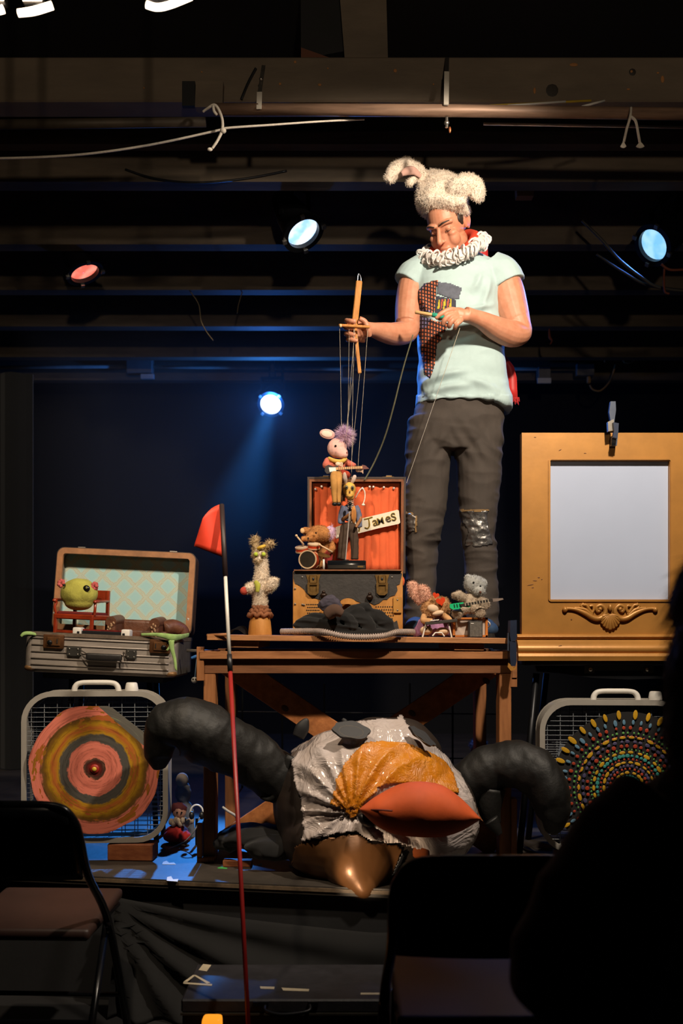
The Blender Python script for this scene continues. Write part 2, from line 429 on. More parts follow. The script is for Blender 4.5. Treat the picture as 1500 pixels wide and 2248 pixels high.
bm = nb(); T(bm, [(1386, 256, -0.03, 3), (1396, 266, -0.03, 3), (1401, 290, -0.02, 3), (1405, 312, 0, 3)], 3.63, 6, 7); obj('cord', bm, ROPE, t, True)
for (cx, cy, s) in ((1369, 318, 1), (1406, 318, 1.5)):
    bm = nb()
    for k in range(6):
        a = -0.9 + 1.8 * k / 5; T(bm, [(cx, cy - 6, 0, 1.6), (cx + math.sin(a) * 7 * s, cy + math.cos(a) * 7, 0, 1.8)], 3.61, 3, 5)
    obj('frayed_end', bm, ROPE, t)
bm = nb(); tube(bm, [P(1062, 272, 3.78), P(1560, 281, 3.78)], 0.0052, 8); obj('white_rod', bm, mat('white painted rod', 'd8d2c8', 0.5), label='straight thin white rod hanging below the pipe at right', cat='rod', smooth=True)
bm = nb(); tube(bm, [P(1075, 232, 3.7), P(1298, 221, 3.74)], 0.0045, 6); obj('yellow_rod', bm, mat('yellow rod', 'b79a35', 0.5), label='thin yellow stick lying on top of the rusty pipe', cat='rod', smooth=True)
bm = nb(); tube(bm, [P(1115, 232, 3.68), P(1242, 223, 3.72)], 0.004, 6); obj('white_stick', bm, WHITEP, label='thin white stick beside the yellow stick on the pipe', cat='rod', smooth=True)
bm = nb(); tube(bm, [P(1278, 234, 3.68), P(1328, 221, 3.70)], 0.004, 6); obj('white_stick', bm, WHITEP, label='short white stick at the right end above the pipe', cat='rod', smooth=True)
t = thing('pipe_strap', 'grey metal strap holding the pipe, left of the two', 'strap', P(572, 250, 3.68))
bm = nb(); beam(bm, P(579, 144, 3.74), P(570, 205, 3.70), 0.014, 0.004); obj('strap', bm, STEEL, t)
bm = nb(); beam(bm, P(570, 203, 3.69), P(569, 238, 3.63), 0.019, 0.005); obj('strap_end', bm, mat('pale strap tape', 'cfc6b8', 0.5), t)
bm = nb(); T(bm, [(562, 150, 0, 3), (545, 182, 0, 3), (530, 218, 0, 3)], 3.772, 5, 6); obj('cable', bm, BLKP, t)
bm = nb(); E(bm, 573, 173, 3.71, 4, 4, 3); obj('bolt', bm, STEEL, t)
t = thing('pipe_strap', 'pale metal strap holding the pipe, right of the two', 'strap', P(981, 290, 3.68))
bm = nb(); beam(bm, P(982, 127, 3.77), P(981, 160, 3.70), 0.015, 0.004); obj('strap', bm, STEEL, t)
bm = nb(); beam(bm, P(981, 158, 3.70), P(980, 230, 3.63), 0.018, 0.005); obj('strap_end', bm, mat('pale strap tape', 'cfc6b8', 0.5), t)
bm = nb(); cyl(bm, P(981, 258, 3.66), P(981, 280, 3.66), 0.006, 8); E(bm, 981, 270, 3.66, 6, 5, 5); obj('bolt', bm, STEEL, t)
bm = nb(); E(bm, 988, 285, 3.66, 3, 7, 3); obj('tag', bm, mat('copper tag', '9a5a35', 0.4, 0.6), t)
# back conduit and boxes
COND = mat('galvanised conduit', 'd0c4b0', 0.5, 0.1, var=0.2)
d = 7.75
for a, b, lab in (((-80, 807), (290, 805), 'thin metal conduit at the far left below the joists'), ((325, 806), (590, 808), 'thin metal conduit left of the bright blue lamp'), ((600, 809), (925, 812), 'thin metal conduit between the blue lamp and the performer'), ((1100, 810), (1262, 810), 'thin metal conduit at right of the performer')):
    bm = nb(); tube(bm, [P(*a, d), P(*b, d)], 0.013, 8); obj('conduit', bm, COND, label=lab, cat='conduit', smooth=True, group='conduits along the back')
for (x0, y0, x1, y1, lab) in ((277, 780, 334, 818, 'dark junction box on the conduit at left'), (748, 800, 778, 836, 'small dark socket box hanging below the marionette control'), (1182, 804, 1210, 830, 'dark socket with a white plate hanging at right'), (1266, 798, 1306, 824, 'metal junction box with a cable plugged in underneath')):
    t = thing('junction_box', lab, 'electrical box', P((x0 + x1) / 2, y1, d), group='electrical boxes along the back')
    bm = nb(); a = P(x0, y0, d - 0.06); b = P(x1, y1, d - 0.06); c = (a + b) / 2; c.y = d - 0.02
    box(bm, c, (b.x - a.x, 0.09, a.z - b.z), bev=0.006); obj('box', bm, mat('grey box', '6e6a62', 0.6), t)
    if x0 == 277:
        bm = nb(); box(bm, P(324, 827, d - 0.05), (0.10, 0.03, 0.035)); obj('plate', bm, mat('dull plate', 'b8b0a4', 0.6), t)
    elif x0 == 1182:
        bm = nb(); box(bm, P(1195, 836, d - 0.05), (0.105, 0.02, 0.04)); obj('plate', bm, WHITEP, t)
    elif x0 == 1266:
        bm = nb(); box(bm, P(1293, 834, d - 0.06), (0.03, 0.03, 0.055), bev=0.006); obj('plug', bm, mat('tan plug', '9a7444', 0.5), t)
        bm = nb(); T(bm, [(1295, 845, 0, 2), (1302, 855, 0, 2), (1320, 857, 0, 2), (1340, 835, 0, 2), (1352, 800, 0, 2)], d - 0.06, 6, 6); obj('cord', bm, mat('tan cord', 'a07c4c', 0.6), t, True)
    else:
        bm = nb(); box(bm, c + V((0, -0.05, 0)), ((b.x - a.x) * 0.7, 0.01, (a.z - b.z) * 0.6)); obj('plate', bm, BLKP, t)
CAB = mat('dark cable', '3a3630', 0.6)
d = 7.6
for pts, lab, m in (
    ([(1370, 795, 0, 2), (1385, 796, 0, 2), (1400, 785, 0, 2), (1407, 765, 0, 2), (1404, 745, 0, 2)], 'tan loop of cable hanging under the joist at right', 'tan cord'),
    ([(1368, 793, 0.03, 2), (1380, 786, 0.03, 2), (1390, 772, 0.03, 2), (1393, 755, 0.03, 2)], 'smaller inner loop of tan cable at right', 'tan cord'),
    ([(1328, 795, 0, 2), (1331, 780, 0, 2), (1332, 755, 0, 2)], 'short tan wire rising from the junction box', 'tan cord')):
    bm = nb(); T(bm, pts, d, 6, 6); obj('cable', bm, MATS[m], label=lab, cat='cable', smooth=True)
d = 4.9
bm = nb(); T(bm, [(1278, 484, 0, 3), (1320, 525, 0, 3.5), (1360, 570, 0, 3.5), (1410, 610, 0, 3.5), (1450, 632, 0, 3.5), (1540, 642, 0, 3.5)], d, 6, 7); obj('cable', bm, CAB, label='thick dark cable slanting down to the right lamp', cat='cable', smooth=True)
bm = nb(); T(bm, [(1310, 558, 0, 2.5), (1370, 598, 0, 3), (1430, 628, 0, 3), (1540, 640, 0, 3)], d + 0.04, 6, 7); obj('cable', bm, CAB, label='second dark cable below the slanting one at right', cat='cable', smooth=True)
bm = nb(); T(bm, [(1452, 580, 0, 3), (1470, 592, 0, 3), (1500, 592, 0, 3), (1560, 588, 0, 3)], d - 0.06, 6, 7); T(bm, [(1459, 590, 0, 2.5), (1458, 615, 0, 2.5), (1460, 640, 0, 2.5), (1470, 645, 0, 2.5)], d - 0.06, 5, 6); obj('cable', bm, mat('rust orange cord', '7a3a20', 0.6), label='orange cord dangling under the right lamp', cat='cable', smooth=True)
bm = nb(); T(bm, [(418, 640, 0, 1.2), (436, 668, 0, 1.2), (442, 705, 0, 1.2), (455, 730, 0, 1.2), (468, 747, 0, 1.2)], 5.84, 6, 5); obj('hanging_string', bm, mat('thin tan string', '7a6a52', 0.8), label='thin string dangling from a joist left of centre', cat='string')
bm = nb(); T(bm, [(533, 638, 0, 1.2), (524, 668, 0, 1.2), (521, 688, 0, 1.2)], 5.84, 5, 5); obj('hanging_string', bm, MATS['thin tan string'], label='short string dangling left of the blue lamp', cat='string')
bm = nb(); T(bm, [(1206, 722, 0, 1.5), (1207, 740, 0, 3), (1212, 748, 0, 2), (1208, 756, 0, 1)], 6.535, 5, 6); obj('hanging_string', bm, MATS['rust orange cord'], label='knotted orange string dangling right of the performer', cat='string')
bm = nb(); T(bm, [(275, 372, 0, 2.5), (340, 392, 0, 2.5), (430, 401, 0, 2.5), (540, 392, 0, 2.5), (630, 375, 0, 2.5)], 4.405, 6, 6); obj('cable', bm, BLKP, label='black cable drooping across the joist above the red lamp', cat='cable', smooth=True)
# glowing house lamps at the top left
GLW = glow('glowing lamp tube', 'ffe6c8', 5)
for pts, lab in (([(40, 29, 0, 8), (75, 24, 0, 9), (115, 12, 0, 9)], 'glowing curved lamp tube at the top left, middle of three'),
                 ([(322, 10, 0, 8), (345, 16, 0, 8), (375, 10, 0, 8), (420, -8, 0, 8)], 'glowing curved lamp tube near the top, right of three'),
                 ([(-30, 26, 0, 9), (-8, 24, 0, 9), (8, 20, 0, 9)], 'glowing lamp tube cut by the left edge of the picture')):
    t = thing('house_lamp', lab, 'lamp', P(pts[1][0], pts[1][1], 2.6), group='glowing house lamps')
    bm = nb(); T(bm, pts, 2.6, 6, 10); obj('bulb', bm, GLW, t, True)
    bm = nb(); a = P(pts[1][0], pts[1][1] - 12, 2.6); cyl(bm, a, V((a.x, a.y, 3.80)), 0.006, 8); box(bm, a + V((0, 0, 0.012)), (0.05, 0.03, 0.02)); obj('holder', bm, BLKM, t)

# ------------------------------------------------------------------ stage lamps
def facing(px, py, d, ratio, right, down):      # a direction that turns the lens part of the way towards the audience
    c = P(px, py, d); tc_ = (V((0, 0, CZ)) - c).normalized(); dn = V((0, 0, -1)) - tc_ * -tc_.z; dn.normalize(); rt = dn.cross(tc_).normalized()
    if rt.x < 0: rt = -rt
    L = (rt * right + dn * down).normalized(); return c + tc_ * ratio + L * math.sqrt(1 - ratio * ratio)
def par(px, py, d, aim, rad, gel, strength, power, label, angle=70, body_len=0.26, stub=None, dirx=None):
    c = P(px, py, d)
    dr = (V(aim) - c).normalized()
    t = thing('stage_lamp', label, 'spotlight', c, group='stage lamps hung under the ceiling')
    R = dr.to_track_quat('-Z', 'Y').to_matrix().to_4x4()
    FR.append(TR(c) @ R)
    bm = nb(); lathe(bm, [(rad * 0.55, body_len), (rad * 0.72, body_len * 0.86), (rad * 0.95, body_len * 0.5), (rad * 1.04, 0.02), (rad * 1.04, 0.0), (rad * 0.99, 0.0), (rad * 0.9, body_len * 0.5), (rad * 0.5, body_len * 0.85)], 28); obj('can', bm, BLKM, t, auto=40)
    bm = nb(); n = 40
    ringprism(bm, [(rad * 1.28 * math.cos(2 * PI * (round(k / 5)) / 8 + PI / 8) if False else rad * 1.3 * math.cos(2 * PI * k / n), rad * 1.3 * math.sin(2 * PI * k / n)) for k in range(n)], [(rad * 0.98 * math.cos(2 * PI * k / n), rad * 0.98 * math.sin(2 * PI * k / n)) for k in range(n)], -0.012, 0.006); obj('gel_frame', bm, BLKM, t)
    bm = nb(); lathe(bm, [(rad * 0.98, 0.012), (rad * 0.8, 0.004), (rad * 0.4, -0.002), (0.001, -0.004), (0.0005, 0.012)], 28); obj('lens', bm, gel, t, True)
    for k in range(4):
        bm = nb(); a = PI / 4 + k * PI / 2; box(bm, (rad * 1.26 * math.cos(a), rad * 1.26 * math.sin(a), -0.016), (0.02, 0.02, 0.014), RZ(math.degrees(a)))
        obj('frame_clip', bm, STEEL, t)
    FR.pop()
    side = dr.cross(V((0, 0, 1))).normalized(); back = c - dr * body_len * 0.35
    up = V((0, 0, 1)); h = rad * 2.0
    bm = nb(); a = back + side * rad * 1.12; b = back - side * rad * 1.12
    beam(bm, a, a + up * h, 0.024, 0.006, up=side); beam(bm, b, b + up * h, 0.024, 0.006, up=side); beam(bm, a + up * h, b + up * h, 0.024, 0.006, up=dr)
    obj('yoke', bm, BLKM, t)
    bm = nb(); top = back + up * h; beam(bm, top, V((top.x, top.y, 3.80)), 0.03, 0.03); box(bm, top + up * 0.02, (0.05, 0.05, 0.04), bev=0.005); obj('clamp', bm, BLKM, t)
    bm = nb(); tail = c - dr * body_len; q = tail + V((0.05, 0.1, 0.12)); stube(bm, [(*tail, 0.008), (*(tail + V((0.02, 0.03, -0.04))), 0.008), (*q, 0.008), (q.x, q.y, 3.4, 0.008)], 6, 7); obj('power_cord', bm, BLKP, t, True)
    if power:
        l = bpy.data.lights.new('beam_light', 'SPOT'); l.energy = power; l.color = gel_cols[gel.name]; l.spot_size = math.radians(angle); l.spot_blend = 0.4; l.shadow_soft_size = rad * 0.8
        o = bpy.data.objects.new('beam_light', l); C.objects.link(o); o.parent = t; o.location = dr * 0.05
        o.rotation_euler = dr.to_track_quat('-Z', 'Y').to_euler()
    return t
gel_cols = {'blue gel': (0.05, 0.25, 1.0), 'pale blue gel': (0.08, 0.26, 1.0), 'red gel': (1.0, 0.25, 0.16), 'white blue lens': (0.04, 0.30, 1.0)}
def gelmat(name, cin, cout, s):
    t = NT(name); x, y, z = t.xyz()
    f = t.noise(14, 2, 0.5)
    e = t.ramp(f, [(0.38, cin), (0.62, cout)])
    t.link(e, t.b.inputs['Emission Color']); t.p(Roughness=0.2); t.b.inputs['Emission Strength'].default_value = s
    t.b.inputs['Base Color'].default_value = (*lin(cout), 1); return t.m
G1 = gelmat('blue gel', 'eaf4ff', '8fbdf2', 1.6); G2 = gelmat('pale blue gel', '9ccdf0', '74b6ea', 1.35)
G3 = gelmat('red gel', 'ff9a86', 'f0705e', 1.2); G4 = glow('white blue lens', 'dff2ff', 14)
par(665, 510, 4.75, facing(665, 510, 4.75, 0.68, 0.57, 0.82), 0.082, G1, 0, 140, 'stage lamp with a bright pale blue lens, upper centre', 46)
par(185, 597, 5.3, facing(185, 597, 5.3, 0.52, 0.42, 0.9), 0.078, G3, 0, 14, 'stage lamp with a glowing red lens at left', 60)
par(1436, 537, 4.9, facing(1436, 537, 4.9, 0.74, -0.87, 0.5), 0.082, G2, 0, 45, 'stage lamp with a blue lens near the right edge', 70)
par(595, 887, 7.4, (-0.84, 4.02, 0.45), 0.078, G4, 0, 1200, 'dazzling blue white lamp low at the back of the stage', 15)
lp = C.objects[:][-1].parent if C.objects[:][-1].parent else None       # second light added at this bulb for its halo
bl_ = bpy.data.lights.new('bulb_glare', 'POINT'); bl_.energy = 30; bl_.color = (0.03, 0.22, 1.0); bl_.shadow_soft_size = 0.04
bo_ = bpy.data.objects.new('bulb_glare', bl_); C.objects.link(bo_); bo_.parent = lp; bo_.location = (0, -0.10, -0.03)
t = thing('stage_lamp', 'dark unlit lamp body cut by the right edge beside the blue lamp', 'spotlight', P(1540, 560, 5.3), group='stage lamps hung under the ceiling')
bm = nb(); T(bm, [(1575, 470, 0.1, 30), (1545, 495, 0, 40), (1520, 520, -0.05, 44)], 5.3, 5, 18); obj('can', bm, BLKM, t, True)
bm = nb(); pprism(bm, [(1490, 500), (1512, 492), (1516, 520), (1496, 527)], 5.12, 0.004); obj('label_plate', bm, mat('silver label', 'b9bcc4', 0.4), t)
bm = nb(); a = P(1570, 470, 5.3); beam(bm, a, V((a.x, a.y, 3.80)), 0.03, 0.03); obj('clamp', bm, BLKM, t)
# ================================================================== THE WOODEN TABLE
TZ = 1.308
def tz(x): return TZ - 0.012 * (x - 0.06)
tb = thing('wooden_table', 'rough pine work table the performer stands on', 'table', (0.06, 4.05, STZ))
bm = nb(); M = TR((0.06, 0, TZ)) @ RY(0.69)
x0, x1 = P(455, 0, 3.76).x - 0.06, P(1117, 0, 3.76).x - 0.06
FR.append(M)
nbd = 4; yy = 3.76
for i in range(nbd):
    wd_ = 0.165; bm = nb(); box(bm, ((x0 + x1) / 2 + random.uniform(-.003, .003), yy + wd_ / 2 - 0.0015, -0.011), (x1 - x0, wd_ - 0.003, 0.022), bev=0.002); obj('board', bm, WT, tb); yy += wd_
for (a, b) in ((506, 568), (998, 1064)):
    bm = nb(); xa, xb = P(a, 0, 3.775).x - 0.06, P(b, 0, 3.775).x - 0.06
    box(bm, ((xa + xb) / 2, 4.08, -0.036), (xb - xa, 0.60, 0.026), bev=0.002); obj('cleat', bm, WT, tb)
FR.pop()
yF, yB = 3.85, 4.30
xl, xr = P(463, 0, yF).x, P(1106, 0, yF).x
for i, (x, y) in enumerate(((xl, yF), (xr, yF), (xl + 0.03, yB), (xr - 0.03, yB))):
    bm = nb(); box(bm, (x, y, (STZ + TZ - 0.055) / 2), (0.046, 0.085, TZ - 0.055 - STZ), bev=0.003); obj('leg', bm, WV, tb)
bm = nb(); box(bm, ((xl + xr) / 2, yF - 0.055, TZ - 0.072), (xr - xl + 0.07, 0.022, 0.03), bev=0.002); obj('front_rail', bm, WH, tb)
bm = nb(); box(bm, ((xl + xr) / 2, yF - 0.035, TZ - 0.115), (xr - xl + 0.046, 0.02, 0.055), bev=0.002); obj('front_rail', bm, wood('shaded rail pine', '5c3820', '7d5030', (0.7, 6, 6), 8), tb)  # darker copy of the rail pine, shade put into its colour
bm = nb(); box(bm, ((xl + xr) / 2, yB + 0.055, TZ - 0.10), (xr - xl + 0.07, 0.022, 0.09), bev=0.002); obj('back_rail', bm, WH, tb)
for x in (xl, xr):
    bm = nb(); box(bm, (x + (-0.034 if x < 0 else 0.034), (yF + yB) / 2, TZ - 0.11), (0.02, yB - yF + 0.1, 0.10), bev=0.002); obj('side_rail', bm, WH, tb)
bm = nb(); box(bm, (xl - 0.033, yF - 0.05, TZ - 0.105), (0.028, 0.02, 0.13), bev=0.002); obj('corner_block', bm, WV, tb)
bm = nb(); box(bm, (xr + 0.032, yF - 0.03, TZ - 0.135), (0.026, 0.03, 0.12), bev=0.002); obj('corner_block', bm, WV, tb)
bm = nb(); box(bm, (xl - 0.034, yF - 0.04, STZ + 0.075), (0.02, 0.06, 0.15), bev=0.002); obj('foot_board', bm, WV, tb)
bm = nb(); box(bm, (xl - 0.008, yF - 0.06, STZ + 0.009), (0.066, 0.03, 0.018), bev=0.002); obj('foot_block', bm, WV, tb)
bm = nb(); box(bm, (xr + 0.03, yF - 0.04, STZ + 0.12), (0.022, 0.05, 0.24), bev=0.002); obj('foot_board', bm, WV, tb)
# cross braces
BR = wood('brace pine', '8a5028', 'b87440', (4, 4, 4), 7)
bm = nb(); beam(bm, P(497, 1452, 3.955), P(1092, 1858, 3.955), 0.10, 0.022, 0.002, up=(0, 1, 0)); obj('brace', bm, BR, tb)
bm = nb(); beam(bm, P(1088, 1452, 3.982), P(497, 1850, 3.982), 0.10, 0.022, 0.002, up=(0, 1, 0)); obj('brace', bm, BR, tb)
for (px, py) in ((626, 1555), (905, 1566), (1068, 1495)):
    bm = nb(); E(bm, px, py, 3.943 if px < 800 else 3.969, 9, 6, 2, 35); obj('wood_knot', bm, mat('dark knot', '4a2410', 0.6), tb)
bm = nb(); T(bm, [(489, 1772, -0.02, 3), (500, 1780, -0.03, 3), (516, 1790, -0.02, 3), (522, 1800, 0, 3)], 4.05, 5, 7)
obj('cable_stub', bm, WHITEP, tb, True)

# ================================================================== ALUMINIUM SUITCASE
ALU = mat('scuffed aluminium', '9d938a', 0.5, 0.45, var=0.25, scale=12, stretch=(0.5, 3, 3), detail=6, bump=0.1)
ALUD = mat('dark worn case side', '4c4741', 0.65, 0.2, var=0.3, scale=20, detail=6)
W_, D_, H_ = 0.575, 0.40, 0.145
SS = Matrix.Scale(1.045, 4)
Ms = TR(P(218, 1481, 3.92)) @ RY(2.6) @ SS
su = thing('open_suitcase', 'open scuffed aluminium suitcase with a wallpapered lid', 'suitcase', P(218, 1484, 4.1))
FR.append(Ms)
def FF(): return TR((0, 0, 0))
out_, in_ = rrect(W_, D_, 0.03), rrect(W_ - 0.012, D_ - 0.012, 0.026)
bm = nb(); ringprism(bm, out_, in_, 0.012, H_, TR((0, D_ / 2, 0))); prism(bm, rrect(W_ - 0.02, D_ - 0.02, 0.03), 0, 0.014, TR((0, D_ / 2, 0)))
body = obj('body', bm, ALU, su)
bm = nb(); box(bm, (W_ / 2 + 0.0005, D_ / 2, H_ / 2), (0.003, D_ - 0.07, H_ - 0.02)); obj('side_panel', bm, ALUD, su)
for z in (0.028, 0.052, 0.077, 0.103, 0.128):
    bm = nb(); tube(bm, [(-W_ / 2 + 0.028, -0.001, z), (W_ / 2 - 0.028, -0.001, z)], 0.0033, 6); obj('rib', bm, ALU, su, True)
bm = nb(); ringprism(bm, rrect(W_ + 0.006, D_ + 0.006, 0.033), rrect(W_ - 0.014, D_ - 0.014, 0.026), H_ - 0.008, H_ + 0.006, TR((0, D_ / 2, 0))); obj('rim', bm, mat('tarnished rim', '8a7a6a', 0.45, 0.6, var=0.3, scale=30), su)
for s in (-1, 1):
    bm = nb(); ell(bm, (s * (W_ / 2 - 0.022), 0.02, 0.014), (0.024, 0.022, 0.014)); obj('corner_cap', bm, mat('rusty corner', '7a5a38', 0.5, 0.4, var=0.4, scale=40), su, True)
bm = nb(); box(bm, (0, D_ / 2, H_ - 0.022), (W_ - 0.02, D_ - 0.02, 0.012)); obj('insert_board', bm, BLK, su)
# latches
for x in (-0.175, 0.225):
    bm = nb(); box(bm, (x - 0.0, -0.007, H_ - 0.028), (0.078, 0.012, 0.052), bev=0.004, seg=2); la = obj('latch', bm, mat('bronze latch', '5e3c22', 0.45, 0.55, var=0.3, scale=40), su, auto=35)
    bm = nb(); box(bm, (x + 0.002, -0.015, H_ - 0.028), (0.05, 0.006, 0.032), bev=0.002); obj('latch_plate', bm, mat('bronze latch light', '754f30', 0.4, 0.6, var=0.3, scale=40), la)
    bm = nb(); ell(bm, (x - 0.012 if x < 0 else x + 0.016, -0.018, H_ - 0.032), (0.010, 0.006, 0.010)); obj('lock_knob', bm, BLKM, la, True)
    bm = nb(); box(bm, (x + 0.016 if x < 0 else x - 0.014, -0.0185, H_ - 0.026), (0.003, 0.004, 0.016)); obj('key_slot', bm, BLK, la)
# handle
ha = None
bm = nb(); box(bm, (0.022, -0.03, 0.068), (0.135, 0.018, 0.026), bev=0.008, seg=3); ha = obj('handle', bm, mat('worn black leather', '1d1a18', 0.5, bump=0.3), su, auto=50)
for x in (-0.098, 0.118):
    bm = nb(); box(bm, (x, -0.006, 0.082), (0.055 if x < 0 else 0.04, 0.008, 0.036), bev=0.003); hp = obj('handle_plate', bm, mat('dark plate', '3a3834', 0.5, 0.4), ha)
    bm = nb()
    for dx in (-0.016, 0.016):
        for dz in (-0.01, 0.01): ell(bm, (x + dx * (1 if x < 0 else 0.7), -0.011, 0.082 + dz), (0.0035, 0.002, 0.0035), seg=8)
    obj('rivet', bm, STEEL, hp)
for (xa, xb) in ((-0.072, -0.045), (0.09, 0.105)):
    bm = nb(); tube(bm, [(xa, -0.012, 0.09), (xb, -0.03, 0.078)], 0.0025, 6); tube(bm, [(xa, -0.012, 0.074), (xb, -0.03, 0.060)], 0.0025, 6); tube(bm, [(xa, -0.012, 0.09), (xa, -0.012, 0.074)], 0.0025, 6); obj('wire_loop', bm, STEEL, ha)
# lid
LW, LH, LT = 0.575, 0.345, 0.085
Ml = TR((0.005, D_ + 0.005, H_ + 0.004)) @ RX(-6) @ TR((0, 0, LH / 2)) @ XZ
bm = nb(); ringprism(bm, rrect(LW, LH, 0.03), rrect(LW - 0.012, LH - 0.012, 0.026), -0.0, LT, Ml); prism(bm, rrect(LW - 0.004, LH - 0.004, 0.03), -0.006, 0.001, Ml)
lid = obj('lid', bm, mat('dark lid shell', '4b3a30', 0.5, 0.4, var=0.3), su)
bm = nb(); ringprism(bm, rrect(LW - 0.006, LH - 0.006, 0.03), rrect(LW - 0.052, LH - 0.052, 0.012), LT - 0.014, LT + 0.002, Ml); obj('lid_rim', bm, mat('tan lid lining', '9a6a44', 0.6, var=0.25, scale=20), lid)
bm = nb(); ringprism(bm, rrect(LW - 0.014, LH - 0.014, 0.028), rrect(LW - 0.03, LH - 0.03, 0.02), 0.002, LT - 0.015, Ml); obj('lid_wall', bm, mat('grey cardboard', '6e675c', 0.8), lid)
# wallpaper
t = NT('blue lozenge wallpaper'); X = t.xyz()
u = t.math('FRACT', t.math('ADD', t.math('MULTIPLY', X[0], 10.5), t.math('MULTIPLY', X[2], 10.5))); v = t.math('FRACT', t.math('SUBTRACT', t.math('MULTIPLY', X[0], 10.5), t.math('MULTIPLY', X[2], 10.5)))
du = t.math('ABSOLUTE', t.math('SUBTRACT', u, 0.5)); dv = t.math('ABSOLUTE', t.math('SUBTRACT', v, 0.5)); mx = t.math('MAXIMUM', du, dv)
nse = t.noise(60, 4)
f = t.math('ADD', mx, t.math('MULTIPLY', t.math('SUBTRACT', nse, 0.5), 0.22))
base = t.ramp(f, [(0.22, '9cc4c6'), (0.36, 'a9c6c0'), (0.42, 'b4ae96'), (0.45, 'b6c4b6'), (0.5, 'aeb8a6')])
t.col(base); t.p(Roughness=0.8)
bm = nb(); box(bm, (0, 0, 0.006), (LW - 0.03, LH - 0.03, 0.006)); bm.transform(Ml); obj('wallpaper', bm, t.m, lid)
for s in (-1, 1):
    bm = nb(); tube(bm, [(s * (LW / 2 - 0.022), D_ - 0.03, H_ - 0.01), (s * (LW / 2 - 0.012), D_ - 0.075, H_ + 0.085)], 0.0045, 6); obj('lid_stay', bm, WHITEP, lid)
    bm = nb(); box(bm, (s * 0.19, LH / 2 + 0.002, LT - 0.02), (0.03, 0.008, 0.02)); bm.transform(Ml); obj('lid_catch', bm, STEEL, lid)
ZI = H_ - 0.0155
# toy chair in the case
RED = mat('red stained wood', '8a2f14', 0.35, var=0.3, scale=20, coat=0.3)
FR.pop()
def at_case(lx, ly): return Ms @ V((lx, ly, ZI))
ct = at_case(-0.128, 0.178) + V((0, 0, 0.005))
tc = thing('toy_chair', 'small red wooden armchair standing in the open suitcase', 'toy chair', ct)
FR.append(TR(ct) @ RZ(-14) @ RY(2.6) @ SS)
for (x, y) in ((-0.078, -0.05), (0.078, -0.05), (-0.072, 0.088), (0.072, 0.088)):
    bm = nb(); h = 0.086 if y < 0 else 0.19
    box(bm, (x, y, h / 2), (0.013, 0.013, h), bev=0.002); obj('leg', bm, RED, tc)
bm = nb(); box(bm, (0, 0.018, 0.08), (0.17, 0.15, 0.02), bev=0.003); obj('seat_frame', bm, RED, tc)
bm = nb(); box(bm, (0, 0.016, 0.094), (0.15, 0.13, 0.014), bev=0.006, seg=2); obj('seat_cushion', bm, mat('dark red cushion', '6e1712', 0.8), tc)
bm = nb(); box(bm, (0, 0.090, 0.17), (0.145, 0.01, 0.04), bev=0.003); obj('backrest', bm, RED, tc)
bm = nb(); box(bm, (0, -0.05, 0.022), (0.15, 0.009, 0.010)); obj('stretcher', bm, RED, tc)
for s in (-1, 1):
    bm = nb(); stube(bm, [(s * 0.082, -0.04, 0.088, 0.006), (s * 0.087, -0.045, 0.115, 0.0055), (s * 0.084, -0.04, 0.135, 0.006), (s * 0.088, -0.048, 0.142, 0.007), (s * 0.086, 0.02, 0.146, 0.006), (s * 0.074, 0.086, 0.148, 0.006)], 5, 8); obj('armrest', bm, RED, tc, True)
FR.pop()
# green felt head sitting on it
GC = at_case(-0.130, 0.182) + V((0, 0, 0.181))
bh = thing('green_felt_head', 'round lime green felt puppet head with dark eyes on the toy chair', 'puppet', GC - V((0, 0, 0.062)))
FR.append(TR(GC) @ SS)
bm = nb(); ell(bm, (0, 0, 0.004), (0.073, 0.062, 0.058), seg=28); ell(bm, (0, 0, -0.03), (0.058, 0.05, 0.033), seg=24); ell(bm, (0, 0, 0.03), (0.06, 0.052, 0.034), seg=24)
bm = remesh(bm, 0.004, 4); rough_up(bm, 0.002, 30); obj('head', bm, mat('lime felt', 'a8a448', 0.95, var=0.15, scale=30, bump=0.4, bscale=150), bh, True)
for (x, z, rx, rz, r) in ((0.042, 0.022, 0.014, 0.013, 20), (-0.045, 0.035, 0.006, 0.005, 0)):
    bm = nb(); ell(bm, (x, -0.05, z), (rx, 0.008, rz), RY(r)); e = obj('eye', bm, mat('dark bead', '15130f', 0.25), bh, True)
    if rx > .01:
        bm = nb(); ell(bm, (x + 0.002, -0.058, z + 0.003), (0.004, 0.002, 0.005)); obj('eye_shine', bm, mat('tan eye shine', '7d7a40', 0.3), e, True)  # painted highlight on the larger eye
for (x, z) in ((0.064, 0.033), (-0.067, 0.044)):
    bm = nb()
    for k in range(7):
        a = k * 0.9; ell(bm, (x + 0.008 * math.cos(a), -0.012 + 0.008 * math.sin(a * 1.3), z + 0.011 * math.sin(a)), (0.008, 0.008, 0.008), seg=8)
    obj('hair_curl', bm, mat('pink yarn', 'b0524e', 0.9, var=0.3, scale=60), bh, True)
FR.pop()
